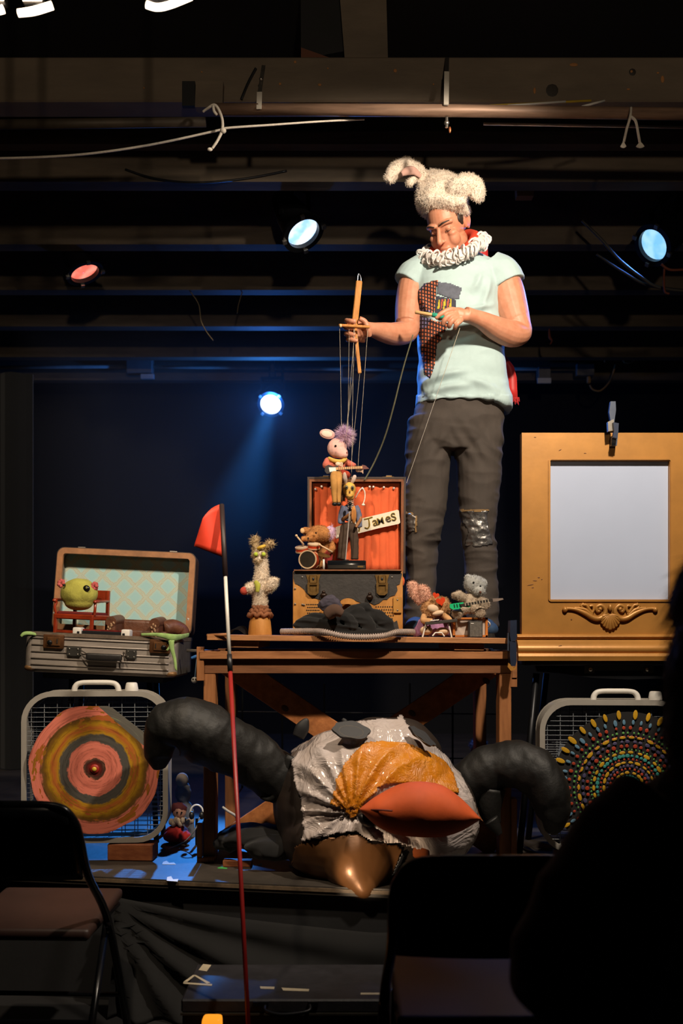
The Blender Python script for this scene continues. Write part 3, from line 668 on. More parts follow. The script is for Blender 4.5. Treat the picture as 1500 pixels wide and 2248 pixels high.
# brown leather toy sofa
SC = at_case(0.12, 0.225)
so = thing('toy_sofa', 'worn brown leather toy armchair lying low in the suitcase', 'toy sofa', SC)
LEA = mat('brown cracked leather', '4e2c1a', 0.5, var=0.4, scale=25, bump=0.5, bscale=60, c2='6b4028', detail=6)
FR.append(TR(SC) @ RY(2.6) @ SS)
bm = nb(); box(bm, (-0.02, 0.06, 0.045), (0.2, 0.035, 0.08), bev=0.014, seg=3); obj('backrest', bm, LEA, so, auto=50)
bm = nb(); box(bm, (0, -0.0, 0.022), (0.19, 0.10, 0.04), bev=0.008, seg=2); obj('seat', bm, LEA, so, auto=50)
for (x, rx) in ((-0.115, 0.022), (0.055, 0.022)):
    bm = nb(); box(bm, (x, -0.03, 0.04), (0.036, 0.13, 0.072), bev=0.010, seg=3); stube(bm, [(x, -0.098, 0.072, 0.021), (x, 0, 0.078, 0.022), (x, 0.06, 0.08, 0.022)], 4, 12); a = obj('armrest', bm, LEA, so, auto=50)
    bm = nb()
    for k in range(9): ell(bm, (x + random.uniform(-.012, .012), -0.098, 0.02 + k * 0.006), (0.004, 0.003, 0.006), RY(random.uniform(-40, 40)), 6)
    obj('worn_patch', bm, mat('bare leather', '9a7a5c', 0.8), a)
bm = nb(); stube(bm, [(0.075, 0.0, 0.05, 0.03), (0.1, 0.03, 0.06, 0.034), (0.135, 0.05, 0.05, 0.03), (0.15, 0.05, 0.03, 0.024)], 5, 12); obj('wing_cushion', bm, LEA, so, True)
FR.pop()
# toy accordion box at the front
AC = at_case(-0.0, 0.048)
ac = thing('toy_keyboard', 'small toy keyboard with white ends lying at the front of the suitcase', 'toy piano', AC)
FR.append(TR(AC) @ RY(2.6) @ SS @ TR((-0.005, 0, 0.008)))
bm = nb(); box(bm, (0, 0, 0.014), (0.15, 0.05, 0.024), bev=0.003); obj('body', bm, BLKP, ac)
bm = nb(); box(bm, (0, 0.005, 0.0285), (0.15, 0.03, 0.006)); obj('label_strip', bm, mat('dark red card', '6e1a14', 0.4, var=0.5, scale=40), ac)
for s in (-1, 1):
    bm = nb(); box(bm, (s * 0.092, -0.002, 0.019), (0.034, 0.056, 0.036), bev=0.007, seg=2); e = obj('end_cap', bm, WHITEP, ac, auto=45)
    bm = nb(); box(bm, (s * 0.086, -0.031, 0.013), (0.009, 0.004, 0.018), bev=0.001); obj('slot', bm, BLKP, e)
FR.pop()
# green ribbon hanging over the suitcase
GR = mat('pale green cloth', '8fae68', 0.9, var=0.2, scale=40)
gr = thing('green_ribbon', 'pale green torn ribbon hanging over the front corner of the suitcase', 'ribbon', P(383, 1470, 3.91))
bm = nb(); T(bm, [(310, 1393, 0.02, 3), (340, 1393, 0.005, 4), (362, 1396, -0.005, 6), (380, 1400, -0.006, 8), (398, 1398, 0.05, 6), (414, 1394, 0.14, 5)], 3.895, 6, 8, 0.35); obj('ribbon', bm, GR, gr, True)
bm = nb(); T(bm, [(378, 1406, -0.004, 6), (375, 1418, -0.006, 4), (366, 1428, -0.006, 2)], 3.882, 5, 8, 0.4); obj('ribbon_end', bm, GR, gr, True)
bm = nb(); T(bm, [(376, 1406, -0.004, 7), (378, 1425, -0.006, 5), (384, 1448, -0.006, 3.5), (386, 1466, -0.006, 3), (388, 1472, -0.004, 1.5)], 3.878, 5, 8, 0.4); obj('ribbon_end', bm, GR, gr, True)
bm = nb(); T(bm, [(46, 1397, 0, 3), (53, 1391, 0, 4), (66, 1390, 0.01, 4), (80, 1393, 0.03, 3)], 3.89, 5, 8, 0.4); obj('green_ribbon', bm, GR, label='pale green ribbon end at the left corner of the suitcase', cat='ribbon', smooth=True)
# the low black stand that carries the suitcase
st = thing('side_stand', 'thin legged black stand under the aluminium suitcase', 'stand', (P(218, 0, 4.13).x, 4.13, STZ))
cb = Ms @ V((0, D_ / 2, 0)); zt = cb.z - 0.016
FR.append(TR((cb.x, cb.y, zt)) @ RY(2.6))
bm = nb(); box(bm, (0, 0.0, 0.0), (0.48, 0.3, 0.02)); obj('stand_top', bm, BLK, st)
FR.pop()
for s in (-1, 1):
    for q in (-1, 1):
        bm = nb(); cyl(bm, (cb.x + s * 0.16, cb.y + q * 0.08 + 0.06, zt - 0.005 - s * 0.007), (cb.x + s * 0.185, cb.y + q * 0.08 + 0.09, STZ), 0.011, 10); obj('leg', bm, BLK, st, True)
bm = nb(); cyl(bm, P(410, 1428, 3.96), P(470, 1430, 3.96), 0.006, 8)
tr = thing('bell_lever', 'small rod with a hanging white ball beside the table corner', 'puppet lever', P(427, 1500, 3.96))
obj('rod', bm, STEEL, tr, True)
bm = nb(); T(bm, [(420, 1445, 0, 3), (432, 1441, 0, 4), (442, 1440, 0, 3)], 3.95, 5, 8); obj('blue_grip', bm, mat('blue plastic', '2d5f9a', 0.4), tr, True)
bm = nb(); T(bm, [(432, 1444, 0, 1), (430, 1465, 0, 1), (428, 1488, 0, 1)], 3.95, 5, 5); obj('string', bm, mat('blue string', '6a86a0', 0.8), tr)
bm = nb(); E(bm, 427, 1493, 3.95, 7, 7, 7); bl = obj('ball', bm, mat('grey ball', 'a8a49a', 0.6), tr, True)
bm = nb(); E(bm, 424, 1491, 3.938, 2, 2, 1); E(bm, 430, 1491, 3.938, 2, 2, 1); obj('ball_dot', bm, BLKP, bl)
bm = nb(); cyl(bm, P(455, 1395, 3.78), P(503, 1393, 3.74), 0.0065, 8); obj('wooden_rod', bm, WH, label='short round wooden rod jutting out at the left end of the table', cat='rod', smooth=True)
# wire whisk arcs at the left end of the table
wk = thing('wire_whisk', 'fan of thin curved wires lying at the left end of the table top', 'whisk', (P(520, 0, 3.9).x, 3.9, tz(-0.4)))
for k in range(8):
    bm = nb(); h = 9 + k; T(bm, [(498 + k, 1394, 0, 0.7), (505 + k * 2, 1394 - h, 0, 0.7), (522 + k * 2, 1394 - h - 3, 0, 0.7), (534 + k * 1.5, 1394 - h * 0.5, 0, 0.7), (538 + k, 1394, 0, 0.7)], 3.88 + k * 0.006, 5, 4); obj('wire', bm, BLKM, wk)

# ================================================================== BOX FANS
FAN = mat('dusty fan enamel', '9a948b', 0.5, var=0.12, scale=8)
def box_fan(label, loc, yaw, handle_x=0.0, knob_x=0.13):
    f = thing('box_fan', label, 'fan', loc, group='box fans at the two sides of the table')
    FR.append(TR(loc) @ RZ(yaw))
    W, H, D = 0.55, 0.575, 0.105; zc = H / 2
    o_, i_ = rrect(W, H, 0.115, 8), rrect(W - 0.036, H - 0.036, 0.098, 8)
    i2 = rrect(W - 0.012, H - 0.012, 0.11, 8)
    M = TR((0, 0, zc)) @ XZ
    bm = nb(); ringprism(bm, o_, i2, -D, 0, M); obj('casing', bm, FAN, f, auto=40)
    for z in (0.0, -D):
        bm = nb(); ringprism(bm, rrect(W + 0.004, H + 0.004, 0.117, 8), i_, z - 0.006, z + 0.006, M); obj('rim', bm, FAN, f, auto=40)
    for y, nm in ((0.016, 'front_grille'), (D - 0.01, 'back_grille')):
        bm = nb(); n = 30
        for k in range(n):
            z = 0.026 + (H - 0.052) * k / (n - 1); dz = abs(z - zc) - (H / 2 - 0.115); hw = W / 2 - 0.012
            if dz > 0: hw = W / 2 - 0.115 - 0.006 + math.sqrt(max(0.0, 0.105 ** 2 - dz * dz))
            tube(bm, [(-hw, y, z), (hw, y, z)], 0.0012, 4, cap=False)
        for k in range(11):
            x = -W / 2 + 0.03 + (W - 0.06) * k / 10; dx = abs(x) - (W / 2 - 0.115); hh = H / 2 - 0.012
            if dx > 0: hh = H / 2 - 0.115 - 0.006 + math.sqrt(max(0.0, 0.105 ** 2 - dx * dx))
            tube(bm, [(x, y + 0.002, zc - hh), (x, y + 0.002, zc + hh)], 0.0016, 4, cap=False)
        obj(nm, bm, mat('grille wire', '7c8084', 0.45, var=0.05), f)
    bm = nb(); lathe(bm, [(0.05, 0), (0.05, 0.05), (0.03, 0.06)], 20, TR((0, 0.08, zc)) @ RX(90)); mo = obj('motor', bm, BLKM, f, auto=40)
    for k in range(5):
        bm = nb(); M2 = TR((0, 0.05, zc)) @ RY(72 * k) @ TR((0, 0, 0.125)) @ RZ(28)
        box(bm, (0, 0, 0), (0.12, 0.004, 0.18), bev=0.0015); bm.transform(M2); obj('blade', bm, mat('smoky blade', '3c4450', 0.4), mo)
    bm = nb(); hx = handle_x
    stube(bm, [(hx - 0.085, D / 2, H - 0.004, 0.012), (hx - 0.08, D / 2, H + 0.018, 0.011), (hx - 0.06, D / 2, H + 0.031, 0.010), (hx, D / 2, H + 0.033, 0.010), (hx + 0.06, D / 2, H + 0.031, 0.010), (hx + 0.08, D / 2, H + 0.018, 0.011), (hx + 0.085, D / 2, H - 0.004, 0.012)], 5, 10); 
    obj('handle', bm, WHITEP, f, True)
    bm = nb(); lathe(bm, [(0.026, 0), (0.026, 0.006), (0.022, 0.028), (0.018, 0.032), (0.004, 0.033)], 18, TR((knob_x, D / 2, H))); obj('control_knob', bm, WHITEP, f, auto=40)
    FR.pop(); return f
# left fan
FL = V((P(209, 0, 3.80).x, 3.80, 0))
FL.z = P(0, 1849, 3.80).z
box_fan('grey box fan at left with a pink and yellow painted disc in front', FL, 3, -0.005, 0.13)
bm = nb(); box(bm, (P(291, 0, 3.83).x, 3.84, (STZ + FL.z) / 2 - 0.003), (0.175, 0.09, FL.z - STZ - 0.007), RZ(-4), bev=0.004)
WB = wood('reddish wood block', '7a4024', 'a0603a', (1.5, 1.5, 5), 12)
obj('wood_block', bm, WB, label='reddish wooden block under the left box fan, right end', cat='wood block')
bm = nb(); box(bm, (P(120, 0, 3.83).x, 3.84, (STZ + FL.z) / 2 - 0.003), (0.16, 0.09, FL.z - STZ - 0.007), RZ(3), bev=0.004)
obj('wood_block', bm, WB, label='wooden block under the left box fan, half hidden by the chair', cat='wood block')
# painted disc
dc = P(208, 1688, 3.775)
t = NT('swirl painted disc'); X = t.xyz()
wob = t.noise(6, 3, 0.5); wob2 = t.noise(26, 4, 0.6)
ang = t.math('ARCTAN2', X[2], X[0])
r = t.math('SQRT', t.math('ADD', t.math('MULTIPLY', X[0], X[0]), t.math('MULTIPLY', X[2], X[2])))
# brush streaks follow the turning: noise in polar coordinates
cmb = t.n.new('ShaderNodeCombineXYZ'); t.link(t.math('MULTIPLY', r, 150), cmb.inputs[0]); t.link(t.math('MULTIPLY', t.math('SINE', ang), 1.3), cmb.inputs[1]); t.link(t.math('MULTIPLY', t.math('COSINE', ang), 1.3), cmb.inputs[2])
streak = t.noise(1.0, 4, 0.7, vec=cmb.outputs[0])
cmb2 = t.n.new('ShaderNodeCombineXYZ'); t.link(t.math('MULTIPLY', r, 30), cmb2.inputs[0]); t.link(t.math('MULTIPLY', t.math('SINE', ang), 2.2), cmb2.inputs[1]); t.link(t.math('MULTIPLY', t.math('COSINE', ang), 2.2), cmb2.inputs[2])
blot = t.noise(1.0, 3, 0.6, vec=cmb2.outputs[0])
rr = t.math('ADD', r, t.math('MULTIPLY', t.math('SUBTRACT', wob2, 0.5), 0.03))
rr = t.math('ADD', rr, t.math('MULTIPLY', t.math('SUBTRACT', streak, 0.5), 0.02))
rn = t.math('MULTIPLY', rr, 1 / 0.26)
PK, YL, GY, OR, DK = 'e5806a', 'b88a18', '55514a', 'b8622a', '3a2a20'
rings = t.ramp(rn, [(0.0, 'c8a428'), (0.045, '8a1c14'), (0.11, '4a2018'), (0.15, '5a4030'), (0.17, PK), (0.27, 'cf705c'), (0.31, PK), (0.385, PK), (0.40, GY), (0.50, GY), (0.53, YL), (0.60, OR), (0.66, YL), (0.72, '7a5414'), (0.76, '6a4a20'), (0.79, PK), (0.93, PK), (0.97, '8a4028')])
mixed = t.mix(t.math('MULTIPLY', t.math('GREATER_THAN', blot, 0.58), t.math('GREATER_THAN', rn, 0.52)), rings, t.ramp(streak, [(0.4, 'a8781a'), (0.6, 'b0582c')]))
dark = t.ramp(streak, [(0.33, (0.35, 0.3, 0.28)), (0.5, (1, 1, 1))])
mixed = t.mix(0.75, mixed, dark, 'MULTIPLY')
grey = t.math('MULTIPLY', t.math('GREATER_THAN', t.math('ADD', t.math('MULTIPLY', X[0], 0.75), t.math('MULTIPLY', X[2], 0.85)), 0.212), 1.0)
mixed = t.mix(grey, mixed, t.ramp(streak, [(0.3, '55524c'), (0.66, '6e6a60'), (0.7, '8cae68')]))
t.col(mixed); t.p(Roughness=0.5)
k = 3.775 / F
outl = []
for i in range(64):
    a = 2 * PI * i / 64; R = 0.246 + 0.003 * math.sin(7 * a) + 0.002 * math.sin(13 * a)
    outl.append([R * math.cos(a), R * math.sin(a)])
for p in outl:                     # trimmed upper right edge and flat top
    q = p[0] * 0.62 + p[1] * 0.785
    if q > 0.222: p[0] -= (q - 0.222) * 0.62; p[1] -= (q - 0.222) * 0.785
    if p[1] > 0.238: p[1] = 0.238
ds = thing('painted_disc', 'round board painted in pink and yellow rings on the left fan', 'painted disc', dc)
FR.append(TR(dc) @ RZ(3))
bm = nb(); prism(bm, outl, 0, -0.006, XZ); obj('board', bm, t.m, ds)
bm = nb(); lathe(bm, [(0.018, 0.0), (0.018, 0.003), (0.012, 0.006)], 16, RX(90)); hb = obj('hub', bm, mat('red hub', '9a2418', 0.5), ds, True)
bm = nb(); ell(bm, (0, -0.008, 0), (0.009, 0.006, 0.009)); obj('hub_bolt', bm, mat('yellow bolt', 'c8a838', 0.4), hb, True)
bm = nb(); cyl(bm, (0, 0, 0), (0, 0.05, 0), 0.007, 10); obj('spindle', bm, STEEL, ds)
FR.pop()
# right fan
FRp = V((P(1347, 0, 3.77).x, 3.77, P(0, 1871, 3.77).z))
FRp.z = max(FRp.z, STZ + 0.002)
box_fan('grey box fan at right with a black dotted disc in front', FRp, -3, 0.02, 0.17)
for dx, lab in ((-0.15, 'flat wooden block under the right fan, left end'), (0.15, 'flat wooden block under the right fan, right end')):
    if FRp.z - STZ > 0.012:
        bm = nb(); box(bm, (FRp.x + dx, FRp.y + 0.05, (STZ + FRp.z) / 2 - 0.004), (0.12, 0.09, FRp.z - STZ - 0.008), bev=0.001); obj('wood_block', bm, WB, label=lab, cat='wood block')
dc = P(1380, 1727, 3.74)
ds = thing('painted_disc', 'round black board covered with rings of coloured paint dots', 'painted disc', dc)
FR.append(TR(dc) @ RZ(-3))
bm = nb(); prism(bm, [(0.281 * math.cos(2 * PI * i / 72), 0.281 * math.sin(2 * PI * i / 72)) for i in range(72)], 0, -0.006, XZ); obj('board', bm, mat('black board', '1e1c1c', 0.6, var=0.15), ds)
DOT = {'y': mat('yellow paint', 'c8981c', 0.5), 'b': mat('pale blue paint', '5f86a0', 0.5), 'r': mat('orange red paint', 'a83a20', 0.5), 'g': mat('green paint', '5fa050', 0.5), 'v': mat('violet paint', '4c4668', 0.5), 't': mat('teal paint', '3a9088', 0.5), 'p': mat('pink paint', 'c05a4a', 0.5)}
for (R, n, rad, tan, c) in ((0.272, 34, 0.017, 0.008, 'y'), (0.243, 46, 0.011, 0.006, 'b'), (0.222, 46, 0.007, 0.006, 'r'), (0.203, 64, 0.004, 0.004, 'g'), (0.190, 80, 0.0025, 0.003, 'p'), (0.186, 34, 0.006, 0.012, 'y'), (0.170, 44, 0.006, 0.008, 'v'), (0.154, 36, 0.007, 0.007, 'r'), (0.140, 60, 0.004, 0.003, 'g'), (0.130, 26, 0.006, 0.011, 'y'), (0.117, 44, 0.006, 0.007, 't'), (0.104, 40, 0.004, 0.004, 'r'), (0.092, 22, 0.005, 0.010, 'y'), (0.079, 32, 0.005, 0.006, 'v'), (0.068, 26, 0.005, 0.005, 'r'), (0.054, 16, 0.005, 0.008, 'y'), (0.042, 22, 0.004, 0.005, 't'), (0.028, 12, 0.004, 0.004, 'r'), (0.014, 6, 0.004, 0.004, 'y')):
    bm = nb()
    for i in range(n):
        a = 2 * PI * (i + 0.3 * random.random()) / n; q = 1 + random.uniform(-0.2, 0.2)
        if R > 0.23:
            b1 = nb(); ell(b1, (R * math.cos(a), -0.0065, R * math.sin(a)), (rad * q, 0.0012, tan * q), RY(-math.degrees(a)), 8); obj('paint_dot', b1, DOT[c], ds)
        else: ell(bm, (R * math.cos(a), -0.0065, R * math.sin(a)), (rad * q, 0.0012, tan * q), RY(-math.degrees(a)), 8)
    if R <= 0.23: obj('dot_ring', bm, DOT[c], ds, kind='stuff')
bm = nb(); cyl(bm, (0, 0.0, 0), (0, 0.045, 0), 0.007, 10); obj('spindle', bm, STEEL, ds)
FR.pop()

# ================================================================== GILT FRAME
GOLD = mat('matt gold paint', 'ac7838', 0.42, 0.25, var=0.14, scale=7, c2=None, detail=5, bump=0.06)
df = 3.88; kf = df / F
pf = thing('gilt_frame', 'large gold painted frame with a blank white panel', 'frame', V((P(1340, 0, df).x, df + 0.03, P(0, 1450, df).z)))
cx, cz = P(1340, 1164, df).x, P(0, 1164, df).z
def rect(x0, y0, x1, y1): return [((x0 - CX) * kf, CZ - (y0 - HZ) * kf), ((x1 - CX) * kf, CZ - (y0 - HZ) * kf), ((x1 - CX) * kf, CZ - (y1 - HZ) * kf), ((x0 - CX) * kf, CZ - (y1 - HZ) * kf)]
MF = TR((0, df, 0)) @ XZ
O = rect(1146, 950, 1534, 1405); I = rect(1209, 1011, 1471, 1316)
for nm, q in (('stile', [O[0], I[0], I[3], O[3]]), ('top_rail', [O[0], O[1], I[1], I[0]]), ('stile', [I[1], O[1], O[2], I[2]]), ('bottom_rail', [I[3], I[2], O[2], O[3]])):
    bm = nb(); prism(bm, q, -0.04, 0.0, MF); obj(nm, bm, GOLD, pf)
bm = nb(); O2 = rect(1204, 1006, 1476, 1321)
c_, s_ = V(((O2[0][0] + O2[1][0]) / 2, (O2[0][1] + O2[2][1]) / 2)), (O2[1][0] - O2[0][0], O2[0][1] - O2[2][1])
ringprism(bm, rrect(s_[0], s_[1], 0.012), rrect(s_[0] - 0.014, s_[1] - 0.014, 0.006), -0.004, 0.005, MF @ TR((c_.x, c_.y, 0))); obj('inner_bead', bm, GOLD, pf, auto=40)
bm = nb(); prism(bm, rect(1200, 1002, 1480, 1325), -0.03, -0.022, MF); obj('white_panel', bm, mat('white panel card', 'a9b4cc', 0.7, var=0.03, scale=3), pf)
# base moulding, one profile run along the width
def run(prof, xa, xb, nm):
    bm = nb(); prism(bm, prof, xa, xb, Matrix(((0, 0, 1, 0), (1, 0, 0, 0), (0, 1, 0, 0), (0, 0, 0, 1)))); return obj(nm, bm, GOLD, pf, auto=30)
zb = P(0, 1450, df).z; z = lambda py: P(0, py, df).z
y0 = df
prof = [(y0 + 0.035, z(1392)), (y0 - 0.012, z(1392))]
for i in range(7): a = i / 6 * PI; prof.append((y0 - 0.014 - 0.010 * math.sin(a), z(1393 + i / 6 * 9)))
prof += [(y0 - 0.012, z(1404)), (y0 - 0.018, z(1406))]
for i in range(9): a = i / 8 * PI; prof.append((y0 - 0.018 - 0.026 * math.sin(a * 0.62 + 0.1), z(1408 + i / 8 * 22)))
prof += [(y0 - 0.036, z(1433)), (y0 - 0.044, z(1434)), (y0 - 0.048, z(1440)), (y0 - 0.045, z(1446)), (y0 - 0.044, z(1450)), (y0 + 0.035, z(1450))]
run(prof, P(1134, 0, df).x, P(1546, 0, df).x, 'base_moulding')
# carved shell and scrolls
def scroll(s):
    bm = nb(); g = lambda x, y, r, dd=-0.006: (*P(1340 + s * x, y, df + dd), r * kf)
    stube(bm, [g(98, 1338, 5), g(92, 1336, 3.6), g(75, 1338, 4), g(55, 1346, 5.5), g(38, 1356, 6), g(24, 1358, 6), g(13, 1350, 5.5), g(11, 1338, 5), g(20, 1329, 4.5), g(30, 1333, 4), g(28, 1342, 3.6), g(21, 1340, 3)], 6, 10)
    stube(bm, [g(80, 1335, 3), g(64, 1336, 3.5), g(52, 1340, 4), g(40, 1352, 4)], 5, 8)
    stube(bm, [g(60, 1328, 4), g(52, 1329, 3.5), g(46, 1338, 3.5), g(38, 1350, 3)], 5, 8)
    stube(bm, [g(58, 1325, 3), g(64, 1331, 3), g(56, 1338, 3)], 5, 8)
    stube(bm, [g(46, 1331, 3), g(38, 1330, 3), g(36, 1338, 3), g(40, 1346, 3)], 5, 8)
    v = g(99, 1338, 6); ell(bm, v[:3], (6 * kf,) * 3, seg=12); v = g(22, 1337, 6); ell(bm, v[:3], (5 * kf,) * 3, seg=12)
    return bm
orn = None
bm = nb()
for k in range(11):
    a = math.radians(-75 + 15 * k); c0 = (1340 + 3 * math.sin(a), 1348); L = 34 - abs(k - 5) * 1.4
    q = [(*P(c0[0], c0[1], df - 0.010), 2.0 * kf), (*P(1340 + math.sin(a) * L * 0.5, 1348 + math.cos(a) * L * 0.55, df - 0.012), 3.2 * kf), (*P(1340 + math.sin(a) * L * 0.85, 1348 + math.cos(a) * L, df - 0.005), 4.2 * kf)]
    stube(bm, q, 4, 8)
E(bm, 1340, 1334, df - 0.008, 5, 8, 5)
orn = obj('shell_ornament', bm, GOLD, pf, True)
for s in (-1, 1): obj('scroll', scroll(s), GOLD, orn, True)
bm = nb()
for (x, y, rx, ry) in ((1175, 1275, 5, 1), (1183, 1268, 3, 1), (1165, 1284, 8, 1), (1190, 1272, 2, 1), (1170, 1290, 3, 1), (1230, 988, 4, 1), (1285, 995, 3, 1), (1230, 1418, 5, 1), (1175, 960, 3, 1), (1255, 1360, 2, 2)): E(bm, x, y, df - (0.04 if y > 1400 else 0.0005), rx, ry, 0.6, random.uniform(-30, 10), 6)
obj('scratch', bm, mat('scratch brown', '6a3f16', 0.6), pf)
# black folding table that carries the frame
bt = thing('folding_table', 'black folding table with a metal bracket strip under the gold frame', 'table', V((P(1345, 0, 3.95).x, 4.06, STZ)))
zt = P(0, 1450, df).z
bm = nb(); box(bm, (P(1345, 0, 3.95).x, 4.06, zt - 0.010), (0.72, 0.36, 0.018), bev=0.003); obj('table_top', bm, BLK, bt)
bm = nb()
kq = 3.885; pprism(bm, [(1176, 1462), (1520, 1462), (1520, 1490), (1440, 1490), (1380, 1492), (1300, 1488), (1230, 1478), (1180, 1474)], kq, 0.02); obj('apron', bm, BLKM, bt)
bm = nb(); pprism(bm, [(1284, 1461), (1435, 1461), (1435, 1478), (1414, 1478), (1414, 1472), (1306, 1472), (1306, 1478), (1284, 1478)], kq - 0.004, 0.004); br = obj('bracket', bm, mat('dull bracket', '4a4a42', 0.35, 0.6), bt)
for x in (1297, 1422):
    bm = nb(); E(bm, x, 1470, kq - 0.006, 4.5, 4.5, 3); obj('bolt', bm, STEEL, br, True)
for (xa, xb, d0, d1) in ((1178, 1140, 3.92, 3.90), (1545, 1560, 3.91, 3.91), (1200, 1160, 4.18, 4.2), (1500, 1520, 4.18, 4.2)):
    bm = nb(); a = P(xa, 1478, d0); b = P(xb, 1880, d1); b.z = STZ; cyl(bm, a, b, 0.013, 10); obj('leg', bm, BLKM, bt, True)
# spring clamps
def spring_clamp(name_label, px, py, d, parts, group='clamps holding the gold frame'):
    c = thing('spring_clamp', name_label, 'clamp', P(px, py, d), group=group)
    for nm, poly, dd, th, m in parts:
        bm = nb(); pprism(bm, poly, d + dd, th); obj(nm, bm, m, c)
    return c
CL = mat('dark blue clamp', '2a3348', 0.4, 0.3); CLm = mat('clamp steel', '5c6474', 0.35, 0.7)
spring_clamp('metal spring clamp gripping the top edge of the gold frame', 1349, 978, 3.80, (
    ('back_handle', [(1341, 881), (1352, 881), (1353, 900), (1349, 928), (1342, 930), (1338, 905)], 0.045, 0.018, CLm),
    ('front_handle', [(1347, 927), (1359, 929), (1358, 948), (1356, 962), (1346, 960), (1349, 946)], 0.0, 0.018, CL),
    ('jaw', [(1345, 956), (1357, 958), (1355, 978), (1343, 978)], 0.035, 0.022, CLm),
    ('spring', [(1335, 926), (1348, 920), (1350, 944), (1336, 947)], 0.02, 0.02, STEEL),
    ('jaw_pad', [(1344, 962), (1354, 963), (1353, 972), (1343, 971)], 0.03, 0.008, mat('grey pad', '8a8a90', 0.7))))
spring_clamp('dark blue clamp holding the frame to the right end of the table', 1125, 1470, 3.725, (
    ('handle', [(1121, 1362), (1135, 1361), (1135, 1400), (1131, 1410), (1122, 1408), (1120, 1395)], 0.0, 0.054, CL),
    ('jaw', [(1120, 1408), (1134, 1408), (1135, 1450), (1132, 1462), (1122, 1462), (1120, 1440)], 0.0, 0.054, CL),
    ('lever', [(1115, 1390), (1120, 1388), (1121, 1430), (1114, 1428)], 0.01, 0.012, CLm),
    ('orange_tip', [(1117, 1455), (1128, 1466), (1134, 1463), (1132, 1470), (1122, 1473), (1115, 1464)], 0.0, 0.015, mat('orange clamp tip', 'a8742c', 0.5))))
bm = nb(); T(bm, [(1100, 1782, 0.0, 2.2), (1112, 1800, 0, 2.2), (1125, 1828, 0, 2.2), (1150, 1860, -0.02, 2.2), (1190, 1878, -0.06, 2.2)], 4.02, 6, 6); obj('white_cable', bm, WHITEP, label='white cable running down behind the right table leg', cat='cable', smooth=True)
# ------------------------------------------------------------------ flag on its thin pole
fb = V((P(555, 0, 2.75).x, 2.75, 0.0)); ft = P(487, 1108, 3.34)
fg = thing('flag_pole', 'thin red safety flag pole with an orange pennant', 'flag', fb)
def fp(t): return fb.lerp(ft, t)
def seg(t0, t1, r, m, nm): bm = nb(); tube(bm, [fp(t0), fp((t0 + t1) / 2), fp(t1)], r, 10); return obj(nm, bm, m, fg, True)
seg(0, 0.685, 0.0068, mat('red fibreglass', '8c1f1c', 0.4), 'lower_pole')
seg(0.685, 0.715, 0.0085, BLKP, 'ferrule')
seg(0.715, 0.86, 0.006, mat('white fibreglass', 'c8c4bc', 0.4), 'upper_pole')
seg(0.86, 1.0, 0.0085, mat('dark tape', '2a1c1c', 0.5), 'pole_sleeve')
bm = nb(); k = 3.335
kk = k / F; N = 14; front = []
gridv = []
for i in range(N + 1):
    t = i / N
    row = []
    for j in range(9):
        v = j / 8
        top = (490 - 45 * t ** 0.8 * 1.0, 1106 + 10 * t + 22 * t * t); bot = (496 - 70 * t, 1226 - 27 * t)
        if t > 0.62: pass
        x = top[0] + (bot[0] - top[0]) * v; y = top[1] + (bot[1] - top[1]) * v
        x = 492 - (492 - x) * 1.0
        row.append(P(x, y, k + 0.010 * math.sin(5 * t + 2.5 * v) * t))
    gridv.append(row)
def sheet(bm, G, th):
    n, m = len(G), len(G[0]); A = [[bm.verts.new(p) for p in r] for r in G]; B = [[bm.verts.new(p + V((0, th, 0))) for p in r] for r in G]
    for i in range(n - 1):
        for j in range(m - 1):
            bm.faces.new((A[i][j], A[i + 1][j], A[i + 1][j + 1], A[i][j + 1])); bm.faces.new((B[i][j], B[i][j + 1], B[i + 1][j + 1], B[i + 1][j]))
    for i in range(n - 1):
        bm.faces.new((A[i][0], B[i][0], B[i + 1][0], A[i + 1][0])); bm.faces.new((A[i][-1], A[i + 1][-1], B[i + 1][-1], B[i][-1]))
    for j in range(m - 1):
        bm.faces.new((A[0][j], A[0][j + 1], B[0][j + 1], B[0][j])); bm.faces.new((A[-1][j], B[-1][j], B[-1][j + 1], A[-1][j + 1]))
    return bm
sheet(bm, gridv, 0.0015); obj('pennant', bm, mat('orange red nylon', 'd83a1e', 0.6, var=0.1), fg, True)
# ================================================================== THE PERFORMER
D0 = 4.12; K0 = D0 / F
def Q(px, py, dy=0.0): return P(px, py, D0 + dy)
def QT(bm, pts, n=16, k=6, flat=1.0):
    q = []
    for (x, y, dy, r) in pts:
        v = Q(x, y, dy); q.append((v.x, v.y, v.z, r * K0))
    return stube(bm, q, k, n, flat)
per = thing('person', 'performer in a pale aqua shirt and white bunny hat standing on the table', 'person', V((Q(1000, 1390).x, D0, tz(0.47))))
HC = Q(984, 499, -0.02)
Mh = TR(HC) @ RZ(-33) @ RX(35) @ RY(-4)
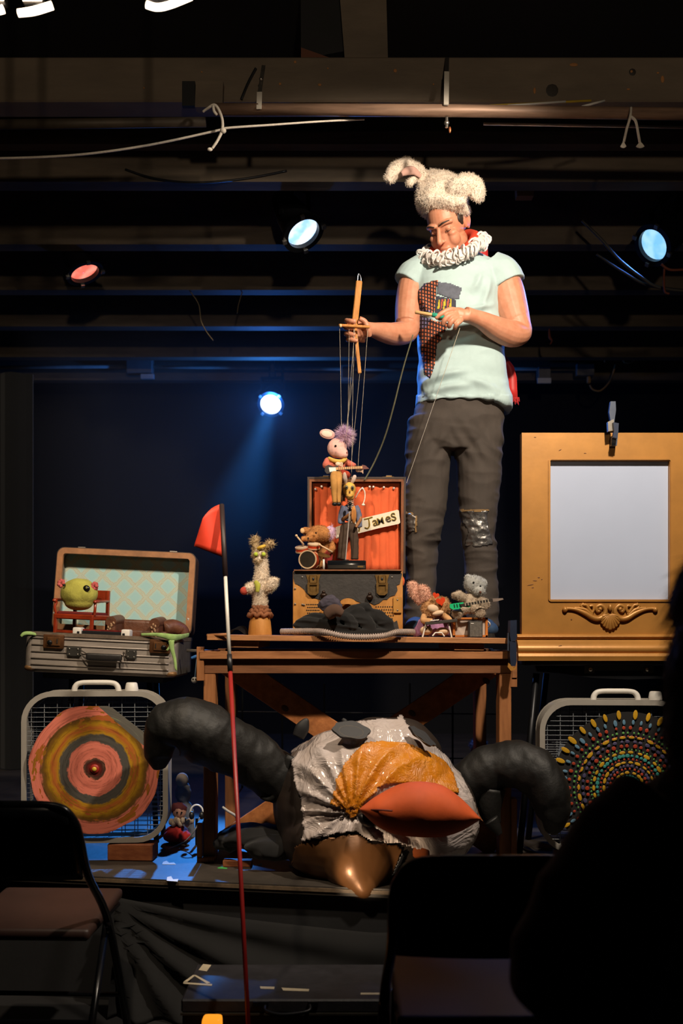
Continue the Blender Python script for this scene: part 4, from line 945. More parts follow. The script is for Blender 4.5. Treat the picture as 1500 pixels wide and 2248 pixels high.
# --- body: one continuous surface
bm = nb()
hd = nb()
ell(hd, (0, 0.01, 0.03), (0.076, 0.095, 0.100), seg=32)
ell(hd, (0, -0.040, -0.050), (0.057, 0.052, 0.066), seg=28)
ell(hd, (0, -0.074, -0.098), (0.024, 0.022, 0.019)); ell(hd, (0, -0.05, -0.09), (0.042, 0.042, 0.026))
for s in (-1, 1):
    ell(hd, (s * 0.044, -0.002, -0.058), (0.019, 0.04, 0.034)); ell(hd, (s * 0.038, -0.056, -0.036), (0.026, 0.030, 0.036))
    ell(hd, (s * 0.042, -0.064, -0.014), (0.020, 0.022, 0.014)); ell(hd, (s * 0.032, -0.066, 0.008), (0.0155, 0.015, 0.012))
    stube(hd, [(s * 0.008, -0.085, 0.028, 0.009), (s * 0.032, -0.082, 0.034, 0.010), (s * 0.056, -0.060, 0.030, 0.010)], 4, 8)
    ell(hd, (s * 0.0115, -0.103, -0.031), (0.0085, 0.010, 0.0075))
    stube(hd, [(s * 0.074, 0.02, -0.03, 0.007), (s * 0.084, 0.03, -0.005, 0.007), (s * 0.085, 0.028, 0.018, 0.007), (s * 0.081, 0.008, 0.024, 0.006), (s * 0.077, 0.0, 0.008, 0.006), (s * 0.076, 0.006, -0.022, 0.008)], 4, 8)
    ell(hd, (s * 0.079, 0.016, -0.002), (0.006, 0.016, 0.022))
stube(hd, [(0, -0.084, 0.026, 0.009), (0, -0.100, -0.002, 0.0095), (0, -0.115, -0.026, 0.0120), (0, -0.110, -0.034, 0.010)], 5, 10)
ell(hd, (0, -0.074, -0.062), (0.032, 0.022, 0.024))
stube(hd, [(-0.024, -0.084, -0.063, 0.003), (-0.010, -0.0965, -0.0585, 0.0045), (0.010, -0.0965, -0.0585, 0.0045), (0.024, -0.084, -0.063, 0.003)], 4, 8)
stube(hd, [(-0.020, -0.085, -0.067, 0.003), (0, -0.0955, -0.0705, 0.0055), (0.020, -0.085, -0.067, 0.003)], 4, 8)
hd.transform(Mh); addto(bm, hd)
QT(bm, [(988, 512, 0.03, 30), (996, 548, 0.045, 31), (1003, 585, 0.05, 34)])
loft(bm, [(Q(1003, 572, 0.045), 66 * K0, 0.07), (Q(1003, 590, 0.03), 88 * K0, 0.085), (Q(1003, 640, 0.02), 88 * K0, 0.10), (Q(1006, 720, 0.02), 84 * K0, 0.10), (Q(1010, 800, 0.02), 84 * K0, 0.10), (Q(1006, 880, 0.02), 90 * K0, 0.105), (Q(1004, 960, 0.02), 90 * K0, 0.10)], 28)
QT(bm, [(945, 930, 0.02, 42), (935, 1080, 0.02, 36), (928, 1180, 0.01, 27), (924, 1290, 0.02, 22), (922, 1372, 0.02, 18)])
QT(bm, [(1052, 930, 0.02, 44), (1050, 1080, 0.0, 36), (1052, 1180, 0.0, 27), (1058, 1290, 0.01, 22), (1062, 1376, 0.01, 18)])
# image-left arm
QT(bm, [(925, 598, 0.02, 30), (906, 625, 0.01, 31), (898, 670, -0.01, 30), (894, 712, -0.04, 26)], 18)
QT(bm, [(896, 708, -0.03, 26), (893, 728, -0.05, 25), (866, 733, -0.10, 24), (840, 729, -0.16, 20), (818, 724, -0.22, 15), (800, 722, -0.255, 15)], 18)
# image-right arm
QT(bm, [(1085, 596, 0.02, 32), (1108, 628, 0.01, 38), (1122, 676, -0.005, 37), (1136, 716, -0.03, 30)], 18)
QT(bm, [(1134, 705, -0.03, 29), (1143, 730, -0.04, 25), (1122, 733, -0.08, 28), (1090, 721, -0.13, 25), (1062, 705, -0.18, 19), (1040, 696, -0.21, 16), (1022, 690, -0.23, 16)], 18)
# image-left hand, a fist round the marionette bar
def fing(pts, dh):
    q = []
    for (x, y, dy, r) in pts:
        v = P(x, y, dh + dy); q.append((v.x, v.y, v.z, r * dh / F))
    stube(bm, q, 5, 10)
dh = 3.86
def HE(x, y, d, rx, ry, rz, rot=0): E(bm, x, y, d, rx, ry, rz, rot, 14)
HE(800, 724, 3.875, 15, 20, 14, 8); HE(789, 726, 3.88, 14, 22, 11)
for (y0, y1, xx, r) in ((708, 704, 763, 5.6), (721, 718, 760, 5.8), (734, 733, 762, 5.6), (746, 746, 767, 5.0)):
    fing([(802, y0 + 2, 0.028, r), (782, y0, 0.034, r), (766, (y0 + y1) / 2, 0.018, r), (xx - 2, y1, -0.006, r), (xx + 7, y1 + 1, -0.028, r), (xx + 19, y1 + 2, -0.032, r * 0.92)], dh)
fing([(810, 738, 0.0, 7), (808, 722, -0.018, 6.8), (801, 706, -0.026, 6.2), (789, 699, -0.032, 5.4)], dh)
# image-right hand, holding the short dowel
dh2 = 3.88
E(bm, 1008, 691, dh2, 22, 16, 12, 12); E(bm, 1022, 693, dh2 + 0.005, 16, 14, 12)
for pts in ([(1004, 682, -0.01, 6.5), (988, 680, -0.028, 6.2), (970, 688, -0.035, 5.8), (956, 699, -0.030, 5.0)],
            [(1002, 690, -0.016, 6.5), (986, 694, -0.034, 6.2), (976, 703, -0.034, 5.8), (972, 713, -0.022, 5.2)],
            [(1006, 697, -0.018, 6.2), (994, 703, -0.034, 6.0), (988, 712, -0.030, 5.6), (986, 719, -0.015, 5.0)],
            [(1014, 702, -0.014, 5.8), (1006, 709, -0.028, 5.6), (1001, 716, -0.024, 5.0), (999, 722, -0.010, 4.6)],
            [(1016, 682, 0.012, 6.5), (998, 686, 0.022, 6.5), (978, 694, 0.012, 6.0), (964, 700, -0.008, 5.2)]):
    fing(pts, dh2)
bm = remesh(bm, 0.0030, 3, 0.5)
SKIN = NT('skin'); at = SKIN.n.new('ShaderNodeAttribute'); at.attribute_name = 'tint'
fn = SKIN.noise(35, 4); SKIN.col(SKIN.mix(1.0, SKIN.ramp(fn, [(0.3, 'bb7b5d'), (0.7, 'c98d70')]), at.outputs['Color'], 'MULTIPLY'))
SKIN.p(Roughness=0.5); SKIN.b.inputs['Subsurface Weight'].default_value = 0.08; SKIN.b.inputs['Subsurface Radius'].default_value = (0.012, 0.005, 0.003)
SKIN.bump(SKIN.noise(220, 3), 0.15, 0.001)
lay = bm.verts.layers.float_color.new('tint'); Mi = Mh.inverted()
for v in bm.verts:
    c = (1.0, 1.0, 1.0)
    if v.co.z > 2.95 and abs(v.co.y - D0) < 0.25:
        l = Mi @ v.co
        if l.y < -0.04 and abs(l.z + 0.0645) < 0.0085 and abs(l.x) < 0.023: c = (0.80, 0.52, 0.50)
        elif l.z < -0.04 and l.y < 0.02: c = (0.86, 0.84, 0.82)
        elif abs(l.x) > 0.074: c = (1.0, 0.86, 0.82)
        elif l.z > 0.035 and l.y > -0.035: c = (0.2, 0.16, 0.14)
    v[lay] = (*c, 1)
body = obj('body', bm, SKIN.m, per, True)
HAIR = mat('dark brown hair', '2a1c14', 0.6, var=0.3, scale=80)
FR.append(Mh)
for s in (-1, 1):
    bm = nb(); stube(bm, [(s * 0.012, -0.0960, 0.031, 0.0022), (s * 0.030, -0.0945, 0.037, 0.0036), (s * 0.052, -0.0765, 0.036, 0.0020)], 5, 7, 0.6); obj('eyebrow', bm, HAIR, body, True)
    bm = nb(); stube(bm, [(s * 0.019, -0.0770, 0.001, 0.0010), (s * 0.032, -0.0812, -0.0015, 0.0016), (s * 0.046, -0.0735, 0.001, 0.0010)], 5, 6); obj('eyelash', bm, HAIR, body, True)
    bm = nb(); ell(bm, (s * 0.067, 0.012, 0.024), (0.0125, 0.045, 0.034), seg=16); rough_up(bm, 0.003, 90); obj('hair', bm, HAIR, body, True)
bm = nb(); stube(bm, [(-0.021, -0.0880, -0.0645, 0.0007), (0, -0.0985, -0.0638, 0.0012), (0.021, -0.0880, -0.0645, 0.0007)], 5, 6); obj('mouth_line', bm, mat('lip line', '4a1c18', 0.6), body, True)
FR.pop()
# --- shirt
bm = nb()
loft(bm, [(Q(1002, 562, 0.045), 58 * K0, 0.06), (Q(1003, 574, 0.04), 88 * K0, 0.085), (Q(1003, 592, 0.03), 99 * K0, 0.105), (Q(1003, 625, 0.02), 97 * K0, 0.120), (Q(1003, 670, 0.018), 93 * K0, 0.128), (Q(1008, 720, 0.018), 92 * K0, 0.125), (Q(1013, 780, 0.02), 95 * K0, 0.122), (Q(1016, 830, 0.02), 99 * K0, 0.124), (Q(1019, 868, 0.02), 102 * K0, 0.130), (Q(1020, 890, 0.02), 104 * K0, 0.134)], 36, 2.4)
QT(bm, [(940, 588, 0.025, 34), (914, 606, 0.018, 38), (897, 627, 0.012, 37)], 20)
QT(bm, [(1068, 586, 0.025, 40), (1095, 608, 0.02, 48), (1109, 632, 0.016, 49)], 20)
bm = remesh(bm, 0.0045, 5, 0.5)
def shirtf(c, n):
    x, y = px_of(c)
    f = 0.007 * nz(c, (5, 5, 14), 3) + 0.004 * (0.5 - abs(nz(V((c.x + 0.4 * c.z, c.y, c.z)), (7, 7, 18), 9)) * 2)
    # diagonal drags from the armpits and the bunching over the waist
    for (ax, ay, dx, dy, L, wd, am) in ((1085, 690, -0.97, 0.22, 110, 6, 0.006), (1080, 712, -0.94, 0.34, 120, 7, 0.006), (1090, 668, -0.99, 0.06, 80, 5, 0.005), (920, 850, 0.9, -0.30, 120, 7, 0.007), (930, 868, 0.95, -0.2, 110, 7, 0.007), (1010, 830, 0.9, 0.35, 90, 8, 0.006), (918, 640, 0.4, 0.9, 80, 6, 0.005), (1075, 600, -0.3, 0.95, 90, 6, 0.005), (1060, 590, -0.5, 0.86, 60, 6, 0.004)):
        u = (x - ax) * dx + (y - ay) * dy; w_ = -(x - ax) * dy + (y - ay) * dx + 6 * math.sin(u * 0.03)
        if 0 < u < L: f += 3.0 * am * math.exp(-(w_ / (wd * 1.2)) ** 2) * math.sin(PI * u / L)
    if y > 868: f += 0.004 * math.sin(x * 0.16) + 0.003
    return f
disp(bm, shirtf)
for v in bm.verts:            # the hem hangs unevenly
    x, y = px_of(v.co)
    if y > 870 and n: v.co.z += 0.008 * math.sin((x - 930) * 0.018) * (y - 870) / 20 - (0.012 * (y - 870) / 20 if x > 1085 else 0)
SHIRT = mat('pale aqua cotton', 'aac0c0', 0.9, var=0.05, scale=14, bump=0.12, bscale=260, sheen=0.1)
sh = obj('shirt', bm, SHIRT, per, True, keep=True)
# patchwork on the shirt
t = NT('orange and black houndstooth'); X = t.xyz()
u = t.math('FRACT', t.math('MULTIPLY', X[0], 88)); v = t.math('FRACT', t.math('ADD', t.math('MULTIPLY', X[2], 66), t.math('MULTIPLY', X[0], 30)))
chk = t.math('MULTIPLY', t.math('GREATER_THAN', u, 0.45), t.math('GREATER_THAN', v, 0.35))
c1 = t.mix(t.math('GREATER_THAN', t.noise(9, 3), 0.53), 'c06a44', '7a7aa8')
t.col(t.mix(chk, '221a20', c1)); t.p(Roughness=0.9)
HOUND = t.m
up_ = [(950, 617), (962, 616), (958, 640), (954, 690), (912, 692), (911, 668), (918, 640), (932, 624)]
lo_ = [(914, 692), (930, 694), (958, 706), (972, 704), (985, 710), (978, 728), (962, 732), (972, 745), (960, 756), (958, 775), (955, 800), (946, 830), (934, 822), (930, 800), (925, 775), (921, 740), (916, 712)]
for poly in (up_, lo_):
    q = patch(bm, poly, 0.0025, 0.002, -0.05, lambda c: 0.0012 * nz(c, (60, 60, 60), 4)); obj('houndstooth_patch', q, HOUND, sh, True)
DEN = mat('grey denim patch', '5b5f6a', 0.9, var=0.15, scale=60)
q = patch(bm, [(961, 620), (985, 622), (1014, 632), (1008, 655), (998, 658), (960, 645)], 0.003, 0.002, -0.05); obj('denim_patch', q, DEN, sh, True)
q = patch(bm, [(958, 650), (1002, 658), (1000, 680), (955, 690)], 0.0028, 0.002, -0.05); obj('pocket_patch', q, mat('dark pocket cloth', '3c3c48', 0.9), sh, True)
STR = {'y': mat('yellow stripe', 'c8b02c', 0.8), 'r': mat('red stripe', 'b0503c', 0.8)}
for i, (xa, c) in enumerate(((964, 'y'), (970, 'r'), (976, 'y'), (983, 'r'), (989, 'y'))):
    q = patch(bm, [(xa, 657), (xa + 3.5, 657), (xa + 1, 678), (xa - 3, 680)], 0.0042, 0.001, -0.05)
    if len(q.faces): obj('stripe', q, STR[c], sh)
bm.free()
# --- trousers
bm = nb()
loft(bm, [(Q(1012, 862, 0.02), 90 * K0, 0.112), (Q(1010, 890, 0.02), 96 * K0, 0.120), (Q(1003, 930, 0.025), 102 * K0, 0.128), (Q(1000, 970, 0.025), 103 * K0, 0.122), (Q(998, 992, 0.025), 98 * K0, 0.105)], 30, 2.3)
QT(bm, [(948, 925, 0.02, 52), (942, 985, 0.015, 50), (936, 1060, 0.015, 48), (932, 1110, 0.01, 47), (928, 1155, 0.005, 42), (926, 1215, 0.015, 37), (924, 1290, 0.02, 33), (921, 1352, 0.02, 33), (920, 1374, 0.02, 34)], 22)
QT(bm, [(1052, 925, 0.02, 54), (1051, 985, 0.015, 54), (1051, 1050, 0.01, 48), (1050, 1100, 0.0, 43), (1051, 1150, -0.005, 38), (1054, 1215, 0.005, 36), (1058, 1290, 0.01, 33), (1061, 1355, 0.01, 33), (1062, 1380, 0.01, 34)], 22)
bm = remesh(bm, 0.0050, 4, 0.5)
def trf(c, n):
    x, y = px_of(c); f = 0.006 * nz(c, (9, 9, 5), 21) + 0.004 * (1 - abs(nz(V((c.x + 0.5 * c.z, c.y, c.z)), (7, 5, 17), 5)) * 3)
    kn = math.exp(-((y - 1180) / 70) ** 2) + math.exp(-((y - 1340) / 40) ** 2)
    f += kn * 0.004 * (1 - abs(nz(V((c.x - 0.6 * c.z, c.y, c.z)), (9, 6, 26), 12)) * 3)
    f += math.exp(-((y - 975) / 45) ** 2) * 0.003 * math.sin(y * 0.13 - abs(x - 990) * 0.20)
    return f
disp(bm, trf)
TROU = mat('charcoal brown twill', '403832', 0.85, var=0.12, scale=20, bump=0.15, bscale=300, stretch=(1, 1, 0.6))
tr_ = obj('trousers', bm, TROU, per, True, keep=True)
SILV = mat('silver tape', '8a8784', 0.3, 0.75, var=0.35, scale=50, bump=0.8, bscale=70)
q = patch(bm, [(1013, 1122), (1072, 1121), (1069, 1140), (1074, 1165), (1082, 1194), (1050, 1200), (1022, 1198), (1030, 1165), (1016, 1145)], 0.003, 0.003, 0.1, lambda c: 0.004 * nz(c, (50, 50, 90), 6)); obj('knee_patch', q, SILV, tr_, True)
q = patch(bm, [(880, 1130), (905, 1128), (914, 1136), (910, 1166), (900, 1168), (884, 1160)], 0.003, 0.003, 0.3, lambda c: 0.004 * nz(c, (50, 50, 90), 6)); obj('knee_patch', q, SILV, tr_, True)
TAN = mat('tan stitching', '8a6c44', 0.8)
for poly in ([(1012, 1119), (1072, 1118), (1072, 1122), (1012, 1123)], [(912, 1132), (916, 1133), (916, 1168), (912, 1168)], [(888, 1124), (908, 1126), (908, 1129), (888, 1128)]):
    q = patch(bm, poly, 0.004, 0.002, 0.2)
    if len(q.faces): obj('stitch_line', q, TAN, tr_)
bm.free()
# --- shoes
BLUE = mat('blue suede shoe', '27415f', 0.8, var=0.2, scale=40)
def shoe(ax, ay, dy, ang, nm):
    a = Q(ax, ay, dy); zt_ = tz(a.x)
    FR.append(TR((a.x, a.y, zt_ + 0.0015)) @ RZ(ang))
    bm = nb(); ell(bm, (0, 0.02, 0.055), (0.040, 0.06, 0.055), seg=18); ell(bm, (0, -0.07, 0.04), (0.046, 0.10, 0.042), seg=18); ell(bm, (0, -0.15, 0.032), (0.045, 0.055, 0.034), seg=18)
    bm = remesh(bm, 0.005, 4)
    for v in bm.verts: v.co.z = max(v.co.z, 0.012)
    s = obj('shoe', bm, BLUE, per, True)
    bm = nb(); prism(bm, [(0.042 * math.cos(2 * PI * i / 28) * (1.0 if math.sin(2 * PI * i / 28) < 0 else 0.9), -0.063 + 0.145 * math.sin(2 * PI * i / 28)) for i in range(28)], 0.0005, 0.016); obj('sole', bm, mat('dark rubber sole', '1f1d1c', 0.8), s)
    bm = nb()
    for k in range(4): cyl(bm, (-0.018, -0.04 - k * 0.018, 0.084 - k * 0.005), (0.018, -0.046 - k * 0.018, 0.084 - k * 0.005), 0.003, 6)
    obj('lace', bm, BLKP, s); FR.pop()
shoe(918, 1388, 0.03, -10, 'a'); shoe(1056, 1390, 0.05, 2, 'b')
# --- ruff, neckerchief and cape
RUFF = mat('white ruffled cotton', 'd9d2cc', 0.9, var=0.06, scale=50, sheen=0.1)
bm = nb(); N = 150; rc = Q(993, 550, -0.012)
def rp(a, R=1.0):
    return rc + V((0.118 * R * math.sin(a) + 0.006, -0.112 * R * math.cos(a), -0.062 * math.cos(a) + (0.052 if math.sin(a) > 0 else 0.020) * math.sin(a) - 0.006))
tube(bm, [rp(2 * PI * i / 48, 0.98) for i in range(48)], 0.022, 10, closed=True)
for i in range(N):
    a = 2 * PI * i / N; p = rp(a, 1.0 + 0.10 * random.uniform(-1, 1)) + V((0, 0, random.uniform(-.014, .014))); p2 = rp(a + 0.02)
    tg = (rp(a + 0.05) - rp(a - 0.05)).normalized(); rd = V((math.sin(a), -math.cos(a), 0)); rd = (rd - tg * rd.dot(tg)).normalized(); upv = rd.cross(tg)
    rd = (rd + tg * random.uniform(-.9, .9) + upv * random.uniform(-.5, .5)).normalized(); upv = (upv - rd * upv.dot(rd)).normalized(); tg = upv.cross(rd).normalized()
    # a loop of ribbon
    q = []
    rr_, ru = random.uniform(.014, .026), random.uniform(.012, .024)
    for k in range(13):
        b = 2 * PI * k / 12; q.append(p + rd * (rr_ * math.cos(b) + 0.004) + upv * ru * math.sin(b) + tg * 0.008 * math.sin(2 * b))
    tube(bm, q[:-1], random.uniform(.0034, .005), 6, closed=True, flat=0.9)
rf = obj('ruff', bm, RUFF, per, True)
bm = nb(); tube(bm, [rp(2 * PI * i / 40, 0.74) + V((0, 0, 0.012)) for i in range(40)], 0.022, 10, closed=True); rough_up(bm, 0.005, 30); obj('neckerchief', bm, mat('orange red cloth', 'c23a1c', 0.85), per, True)
bm = nb(); G = []
for i in range(16):
    t_ = i / 15; y = 515 + t_ * 362
    xl_ = 955 - 10 * t_; xr_ = 1070 + 15 * t_ + (52 * max(0, (t_ - 0.62) / 0.2) if t_ < 0.82 else 52)
    G.append([Q(xl_ + (xr_ - xl_) * j / 20, y, 0.165 + 0.012 * math.sin(j * 1.35 + t_) * (0.3 + t_) - 0.02 * (1 - t_)) for j in range(21)])
sheet(bm, G, 0.003); cape = obj('cape', bm, mat('red satin', 'b8201c', 0.45, var=0.15, sheen=0.3), per, True)
bm = nb()
for k in range(14):
    x = 1128 + k * 0.9; T(bm, [(x, 872, 0.165, 0.7), (x + random.uniform(-4, 4), 884 + random.uniform(-4, 6), 0.165, 0.5)], D0, 3, 4)
obj('fringe', bm, MATS['red satin'], cape)
# --- bunny hat
FLE = mat('cream fleece', 'd8c8b6', 0.95, var=0.10, scale=30, bump=0.5, bscale=120, sheen=0.3)
hat = None
bm = nb(); dH = D0 - 0.05
def E2(x, y, dd, rx, ry, rz, rot=0): E(bm, x, y, dH + dd, rx, ry, rz, rot, 20)
E2(970, 437, 0.01, 58, 40, 58, 8); E2(968, 415, 0.02, 50, 33, 50, 4); E2(955, 395, 0.02, 28, 18, 28, 20)
E2(973, 458, -0.004, 61, 20, 60, 11)
T(bm, [(935, 412, 0.0, 18), (930, 392, -0.01, 15), (915, 372, -0.03, 15), (893, 364, -0.05, 16), (872, 372, -0.06, 16), (857, 388, -0.07, 13), (850, 396, -0.07, 9)], dH, 6, 14)
T(bm, [(922, 388, -0.02, 8), (908, 394, -0.05, 8), (900, 404, -0.05, 7), (895, 398, -0.04, 5)], dH, 5, 10)
T(bm, [(985, 418, -0.06, 20), (1005, 412, -0.10, 22), (1028, 406, -0.10, 24), (1043, 412, -0.10, 20), (1046, 428, -0.10, 18), (1042, 436, -0.09, 13)], dH, 6, 14)
T(bm, [(985, 425, -0.07, 14), (1005, 440, -0.09, 13), (1022, 444, -0.09, 10)], dH, 5, 12)
bm = remesh(bm, 0.0045, 5)
rough_up(bm, 0.006, 22, 2); rough_up(bm, 0.0025, 70, 6)
hat = obj('bunny_hat', bm, FLE, per, True, keep=True)
fur(bm, 9000, 0.008, 0.0009, FLE, hat, 0.2, seed=3); bm.free()
bm = nb(); T(bm, [(924, 388, -0.055, 4), (910, 376, -0.07, 8), (896, 375, -0.085, 9), (882, 382, -0.09, 5)], dH - 0.005, 6, 12, 0.5); obj('ear_lining', bm, mat('pink ear plush', 'c49a8c', 0.95), hat, True)
# ================================================================== THE TRAVELLING PUPPET CASE
dF = 3.88
xa, xb = P(643, 0, dF).x, P(885, 0, dF).x; ztop = P(0, 1253, dF).z; zbot = tz((xa + xb) / 2) + 0.004
RAWW = wood('worn amber wood', '9a6428', 'c08540', (3, 3, 1), 10)
cs = thing('puppet_case', 'old wooden travelling case opened as a small stage with red curtain', 'case', ((xa + xb) / 2, dF + 0.09, zbot))
bm = nb(); box(bm, ((xa + xb) / 2, dF + 0.085, (ztop + zbot) / 2), (xb - xa, 0.17, ztop - zbot), bev=0.006, seg=2); cb_ = obj('base_box', bm, RAWW, cs, auto=40)
LTH = mat('black leatherette', '2e2a28', 0.7, var=0.25, scale=20, bump=0.4, bscale=90)
bm = nb(); pprism(bm, [(644, 1256), (650, 1254), (760, 1253), (878, 1254), (883, 1260), (878, 1282), (871, 1285), (873, 1296), (867, 1307), (858, 1309), (850, 1316), (842, 1316), (833, 1324), (822, 1328), (812, 1323), (797, 1325), (780, 1318), (762, 1320), (746, 1318), (728, 1322), (707, 1318), (696, 1314), (685, 1311), (673, 1303), (668, 1294), (657, 1285), (648, 1281), (644, 1270)], dF - 0.0025, 0.0023); obj('leatherette', bm, LTH, cb_)
bm = nb(); pprism(bm, [(645, 1385), (660, 1378), (690, 1384), (700, 1390), (645, 1391)], dF - 0.0025, 0.0023); pprism(bm, [(858, 1370), (872, 1362), (876, 1380), (868, 1390), (850, 1390)], dF - 0.0025, 0.0023); obj('leatherette_scrap', bm, LTH, cb_)
bm = nb(); box(bm, ((xa + xb) / 2, dF + 0.02, ztop + 0.0015), (xb - xa - 0.01, 0.07, 0.005)); obj('top_edge', bm, mat('red reflection leather', '7a4a2a', 0.7, var=0.3, scale=30), cb_)  # red reflection painted into the colour of the top edge
for x in (688, 839):
    bm = nb(); pprism(bm, [(x - 16, 1262), (x + 16, 1261), (x + 12, 1274), (x + 10, 1302), (x - 10, 1303), (x - 12, 1274)], dF - 0.006, 0.005); la = obj('latch', bm, BRASS, cs)
    bm = nb(); box(bm, P(x, 1272, dF - 0.010), (0.030, 0.010, 0.034), bev=0.003); obj('latch_box', bm, BRASS, la)
    bm = nb(); E(bm, x, 1271, dF - 0.0155, 2.5, 3.5, 1.5); obj('keyhole', bm, BLKP, la)
    bm = nb(); o_ = [(x - 13, 1280), (x + 13, 1280), (x + 12, 1302), (x + 6, 1307), (x - 6, 1307), (x - 12, 1302)]; i_ = [(x - 8, 1284), (x + 8, 1284), (x + 8, 1298), (x + 4, 1301), (x - 4, 1301), (x - 8, 1298)]
    cv = lambda L: [((a - CX) * dF / F, CZ - (b - HZ) * dF / F) for a, b in L]
    ringprism(bm, cv(o_), cv(i_), 0.007, 0.013, TR((0, dF, 0)) @ XZ); obj('hasp', bm, BRASS, la)
for (x, y) in ((711, 1307), (812, 1311)):
    bm = nb(); E(bm, x, y, dF - 0.010, 8, 6, 8); E(bm, x, y - 7, dF - 0.012, 4, 4, 4); obj('dark_knob', bm, mat('dark bronze knob', '2e2018', 0.4, 0.5), cs, True)
bm = nb(); pprism(bm, [(864, 1311), (882, 1311), (882, 1345), (864, 1345)], dF - 0.008, 0.007); hp = obj('hinge_plate', bm, mat('ochre plate', 'b07c38', 0.5, 0.2), cs)
bm = nb()
for (x, y) in ((873, 1317), (873, 1340)): E(bm, x, y, dF - 0.0085, 2, 2, 1.2, seg=8)
obj('screw', bm, STEEL, hp)
bm = nb()
for (x0_, x1_, y0_, y1_) in ((674, 704, 1327, 1352), (826, 866, 1332, 1358)):
    for i in range(8):
        for j in range(5):
            E(bm, x0_ + (x1_ - x0_) * (i + 0.5 * (j % 2)) / 8, y0_ + (y1_ - y0_) * j / 4, dF - 0.0008, 1.5, 1.5, 1, seg=6)
obj('vent_holes', bm, BLKP, cs, kind='stuff')
bm = nb()
for (x, y) in ((664, 1267), (861, 1267), (664, 1327), (648, 1292), (648, 1326), (668, 1328), (856, 1368), (872, 1312)): E(bm, x, y, dF - 0.003, 2.2, 2.2, 1.5, seg=8)
obj('nail_heads', bm, STEEL, cs, kind='stuff')
# lid with the curtain
dL = 4.06; kl = dL / F
cl = lambda L: [((a - CX) * kl, CZ - (b - HZ) * kl) for a, b in L]
ML = TR((0, dL, 0)) @ XZ
LIDW = wood('lid timber', '5a3018', '8a5026', (3, 3, 1), 12)
bm = nb(); ringprism(bm, cl([(678, 1052), (888, 1052), (887, 1258), (678, 1258)]), cl([(685, 1060), (880, 1060), (879, 1252), (685, 1252)]), -0.015, 0.035, ML); ld = obj('lid', bm, LIDW, cs)
bm = nb(); ringprism(bm, cl([(676, 1050), (890, 1050), (889, 1260), (676, 1260)]), cl([(680, 1054), (886, 1054), (885, 1256), (680, 1256)]), 0.030, 0.037, ML); obj('lid_binding', bm, mat('dark binding', '33221a', 0.6), ld)
bm = nb(); prism(bm, cl([(680, 1054), (886, 1054), (885, 1256), (680, 1256)]), -0.02, -0.012, ML); obj('lid_back', bm, LTH, ld)
for x in (714, 852):
    bm = nb(); box(bm, P(x, 1049, dL - 0.02), (0.045, 0.02, 0.006)); box(bm, P(x + 2, 1046, dL - 0.02), (0.026, 0.016, 0.008), bev=0.002); obj('lid_catch', bm, BRASS, ld)
CUR = mat('red orange curtain', 'd05a2c', 0.85, var=0.08, scale=20, bump=0.15, bscale=200, sheen=0.1)
G = []; N = 110
folds = [0.0, 0.09, 0.17, 0.28, 0.40, 0.47, 0.58, 0.66, 0.76, 0.86, 0.94, 1.0]
for i in range(14):
    v_ = i / 13; row = []
    for j in range(N + 1):
        u_ = j / N; seg_ = 0
        while seg_ < len(folds) - 2 and u_ > folds[seg_ + 1]: seg_ += 1
        w_ = (u_ - folds[seg_]) / (folds[seg_ + 1] - folds[seg_]); f_ = math.sin(PI * w_) ** 0.6 * 0.012 * (0.6 + 0.4 * math.sin(3.1 * seg_ + v_))
        row.append(P(686 + 193 * u_ + 1.5 * math.sin(4 * v_ + seg_), 1061 + 192 * v_, dL - 0.002 - f_))
    G.append(row)
bm = nb(); sheet(bm, G, 0.002); cur = obj('curtain', bm, CUR, ld, True)
for (x, y) in ((693, 1074), (706, 1068), (727, 1070), (812, 1069), (820, 1069), (843, 1070), (865, 1072), (796, 1072)):
    bm = nb(); E(bm, x, y, dL - 0.015, 3, 3, 2.5, seg=10); obj('curtain_nail', bm, mat('pearly nail head', 'd8c8bc', 0.3, 0.3), cur, True)
bm = nb(); T(bm, [(880, 1262, 0, 3), (884, 1275, -0.01, 5), (883, 1285, -0.01, 3)], 3.98, 5, 8, 0.5); obj('curtain_tail', bm, CUR, cur, True)
# ------------------------------------------------------------------ sign
ds_ = 4.025
sg = thing('name_sign', 'white card sign with yellow painted lettering, tilted on the red curtain', 'sign', P(830, 1170, ds_))
bm = nb(); pprism(bm, [(737, 1157), (790, 1139), (845, 1126), (872, 1119), (876, 1121), (879, 1147), (876, 1150), (830, 1160), (783, 1172), (738, 1183)], ds_, 0.004); obj('card', bm, mat('off white card', 'd8cdb8', 0.8, var=0.06), sg)
ang_ = math.degrees(math.atan2(20, 75))
for off, m, dd in ((0.0015, mat('yellow paint letter', 'c8a018', 0.6), 0.0015), (0.0001, mat('dark letter line', '33260c', 0.6), 0.003)):
    for ch, x, y, s in (('y', 786, 1162, 0.036), ('J', 805.5, 1159, 0.060), ('a', 820, 1155, 0.050), ('M', 830, 1152, 0.036), ('e', 848, 1147, 0.048), ('S', 861, 1144, 0.044)):
        M_ = TR(P(x, y, ds_ - dd)) @ RY(-ang_) @ XZ
        q = text_bm(ch, s, 0.0006, M_, 0, off)
        if ch == 'J':       # brush lettered J with a top bar
            q.free(); q = nb(); rr_ = 1.7 if off > 0.001 else 0.8; f_ = lambda L: T(q, [(x_, y_, 0, rr_) for x_, y_ in L], ds_ - dd, 5, 8, 0.4)
            f_([(800, 1140), (809, 1138), (818, 1135)]); f_([(809, 1138), (811, 1147), (811, 1155), (807, 1160), (801, 1158)])
        obj('letter', q, m, sg)

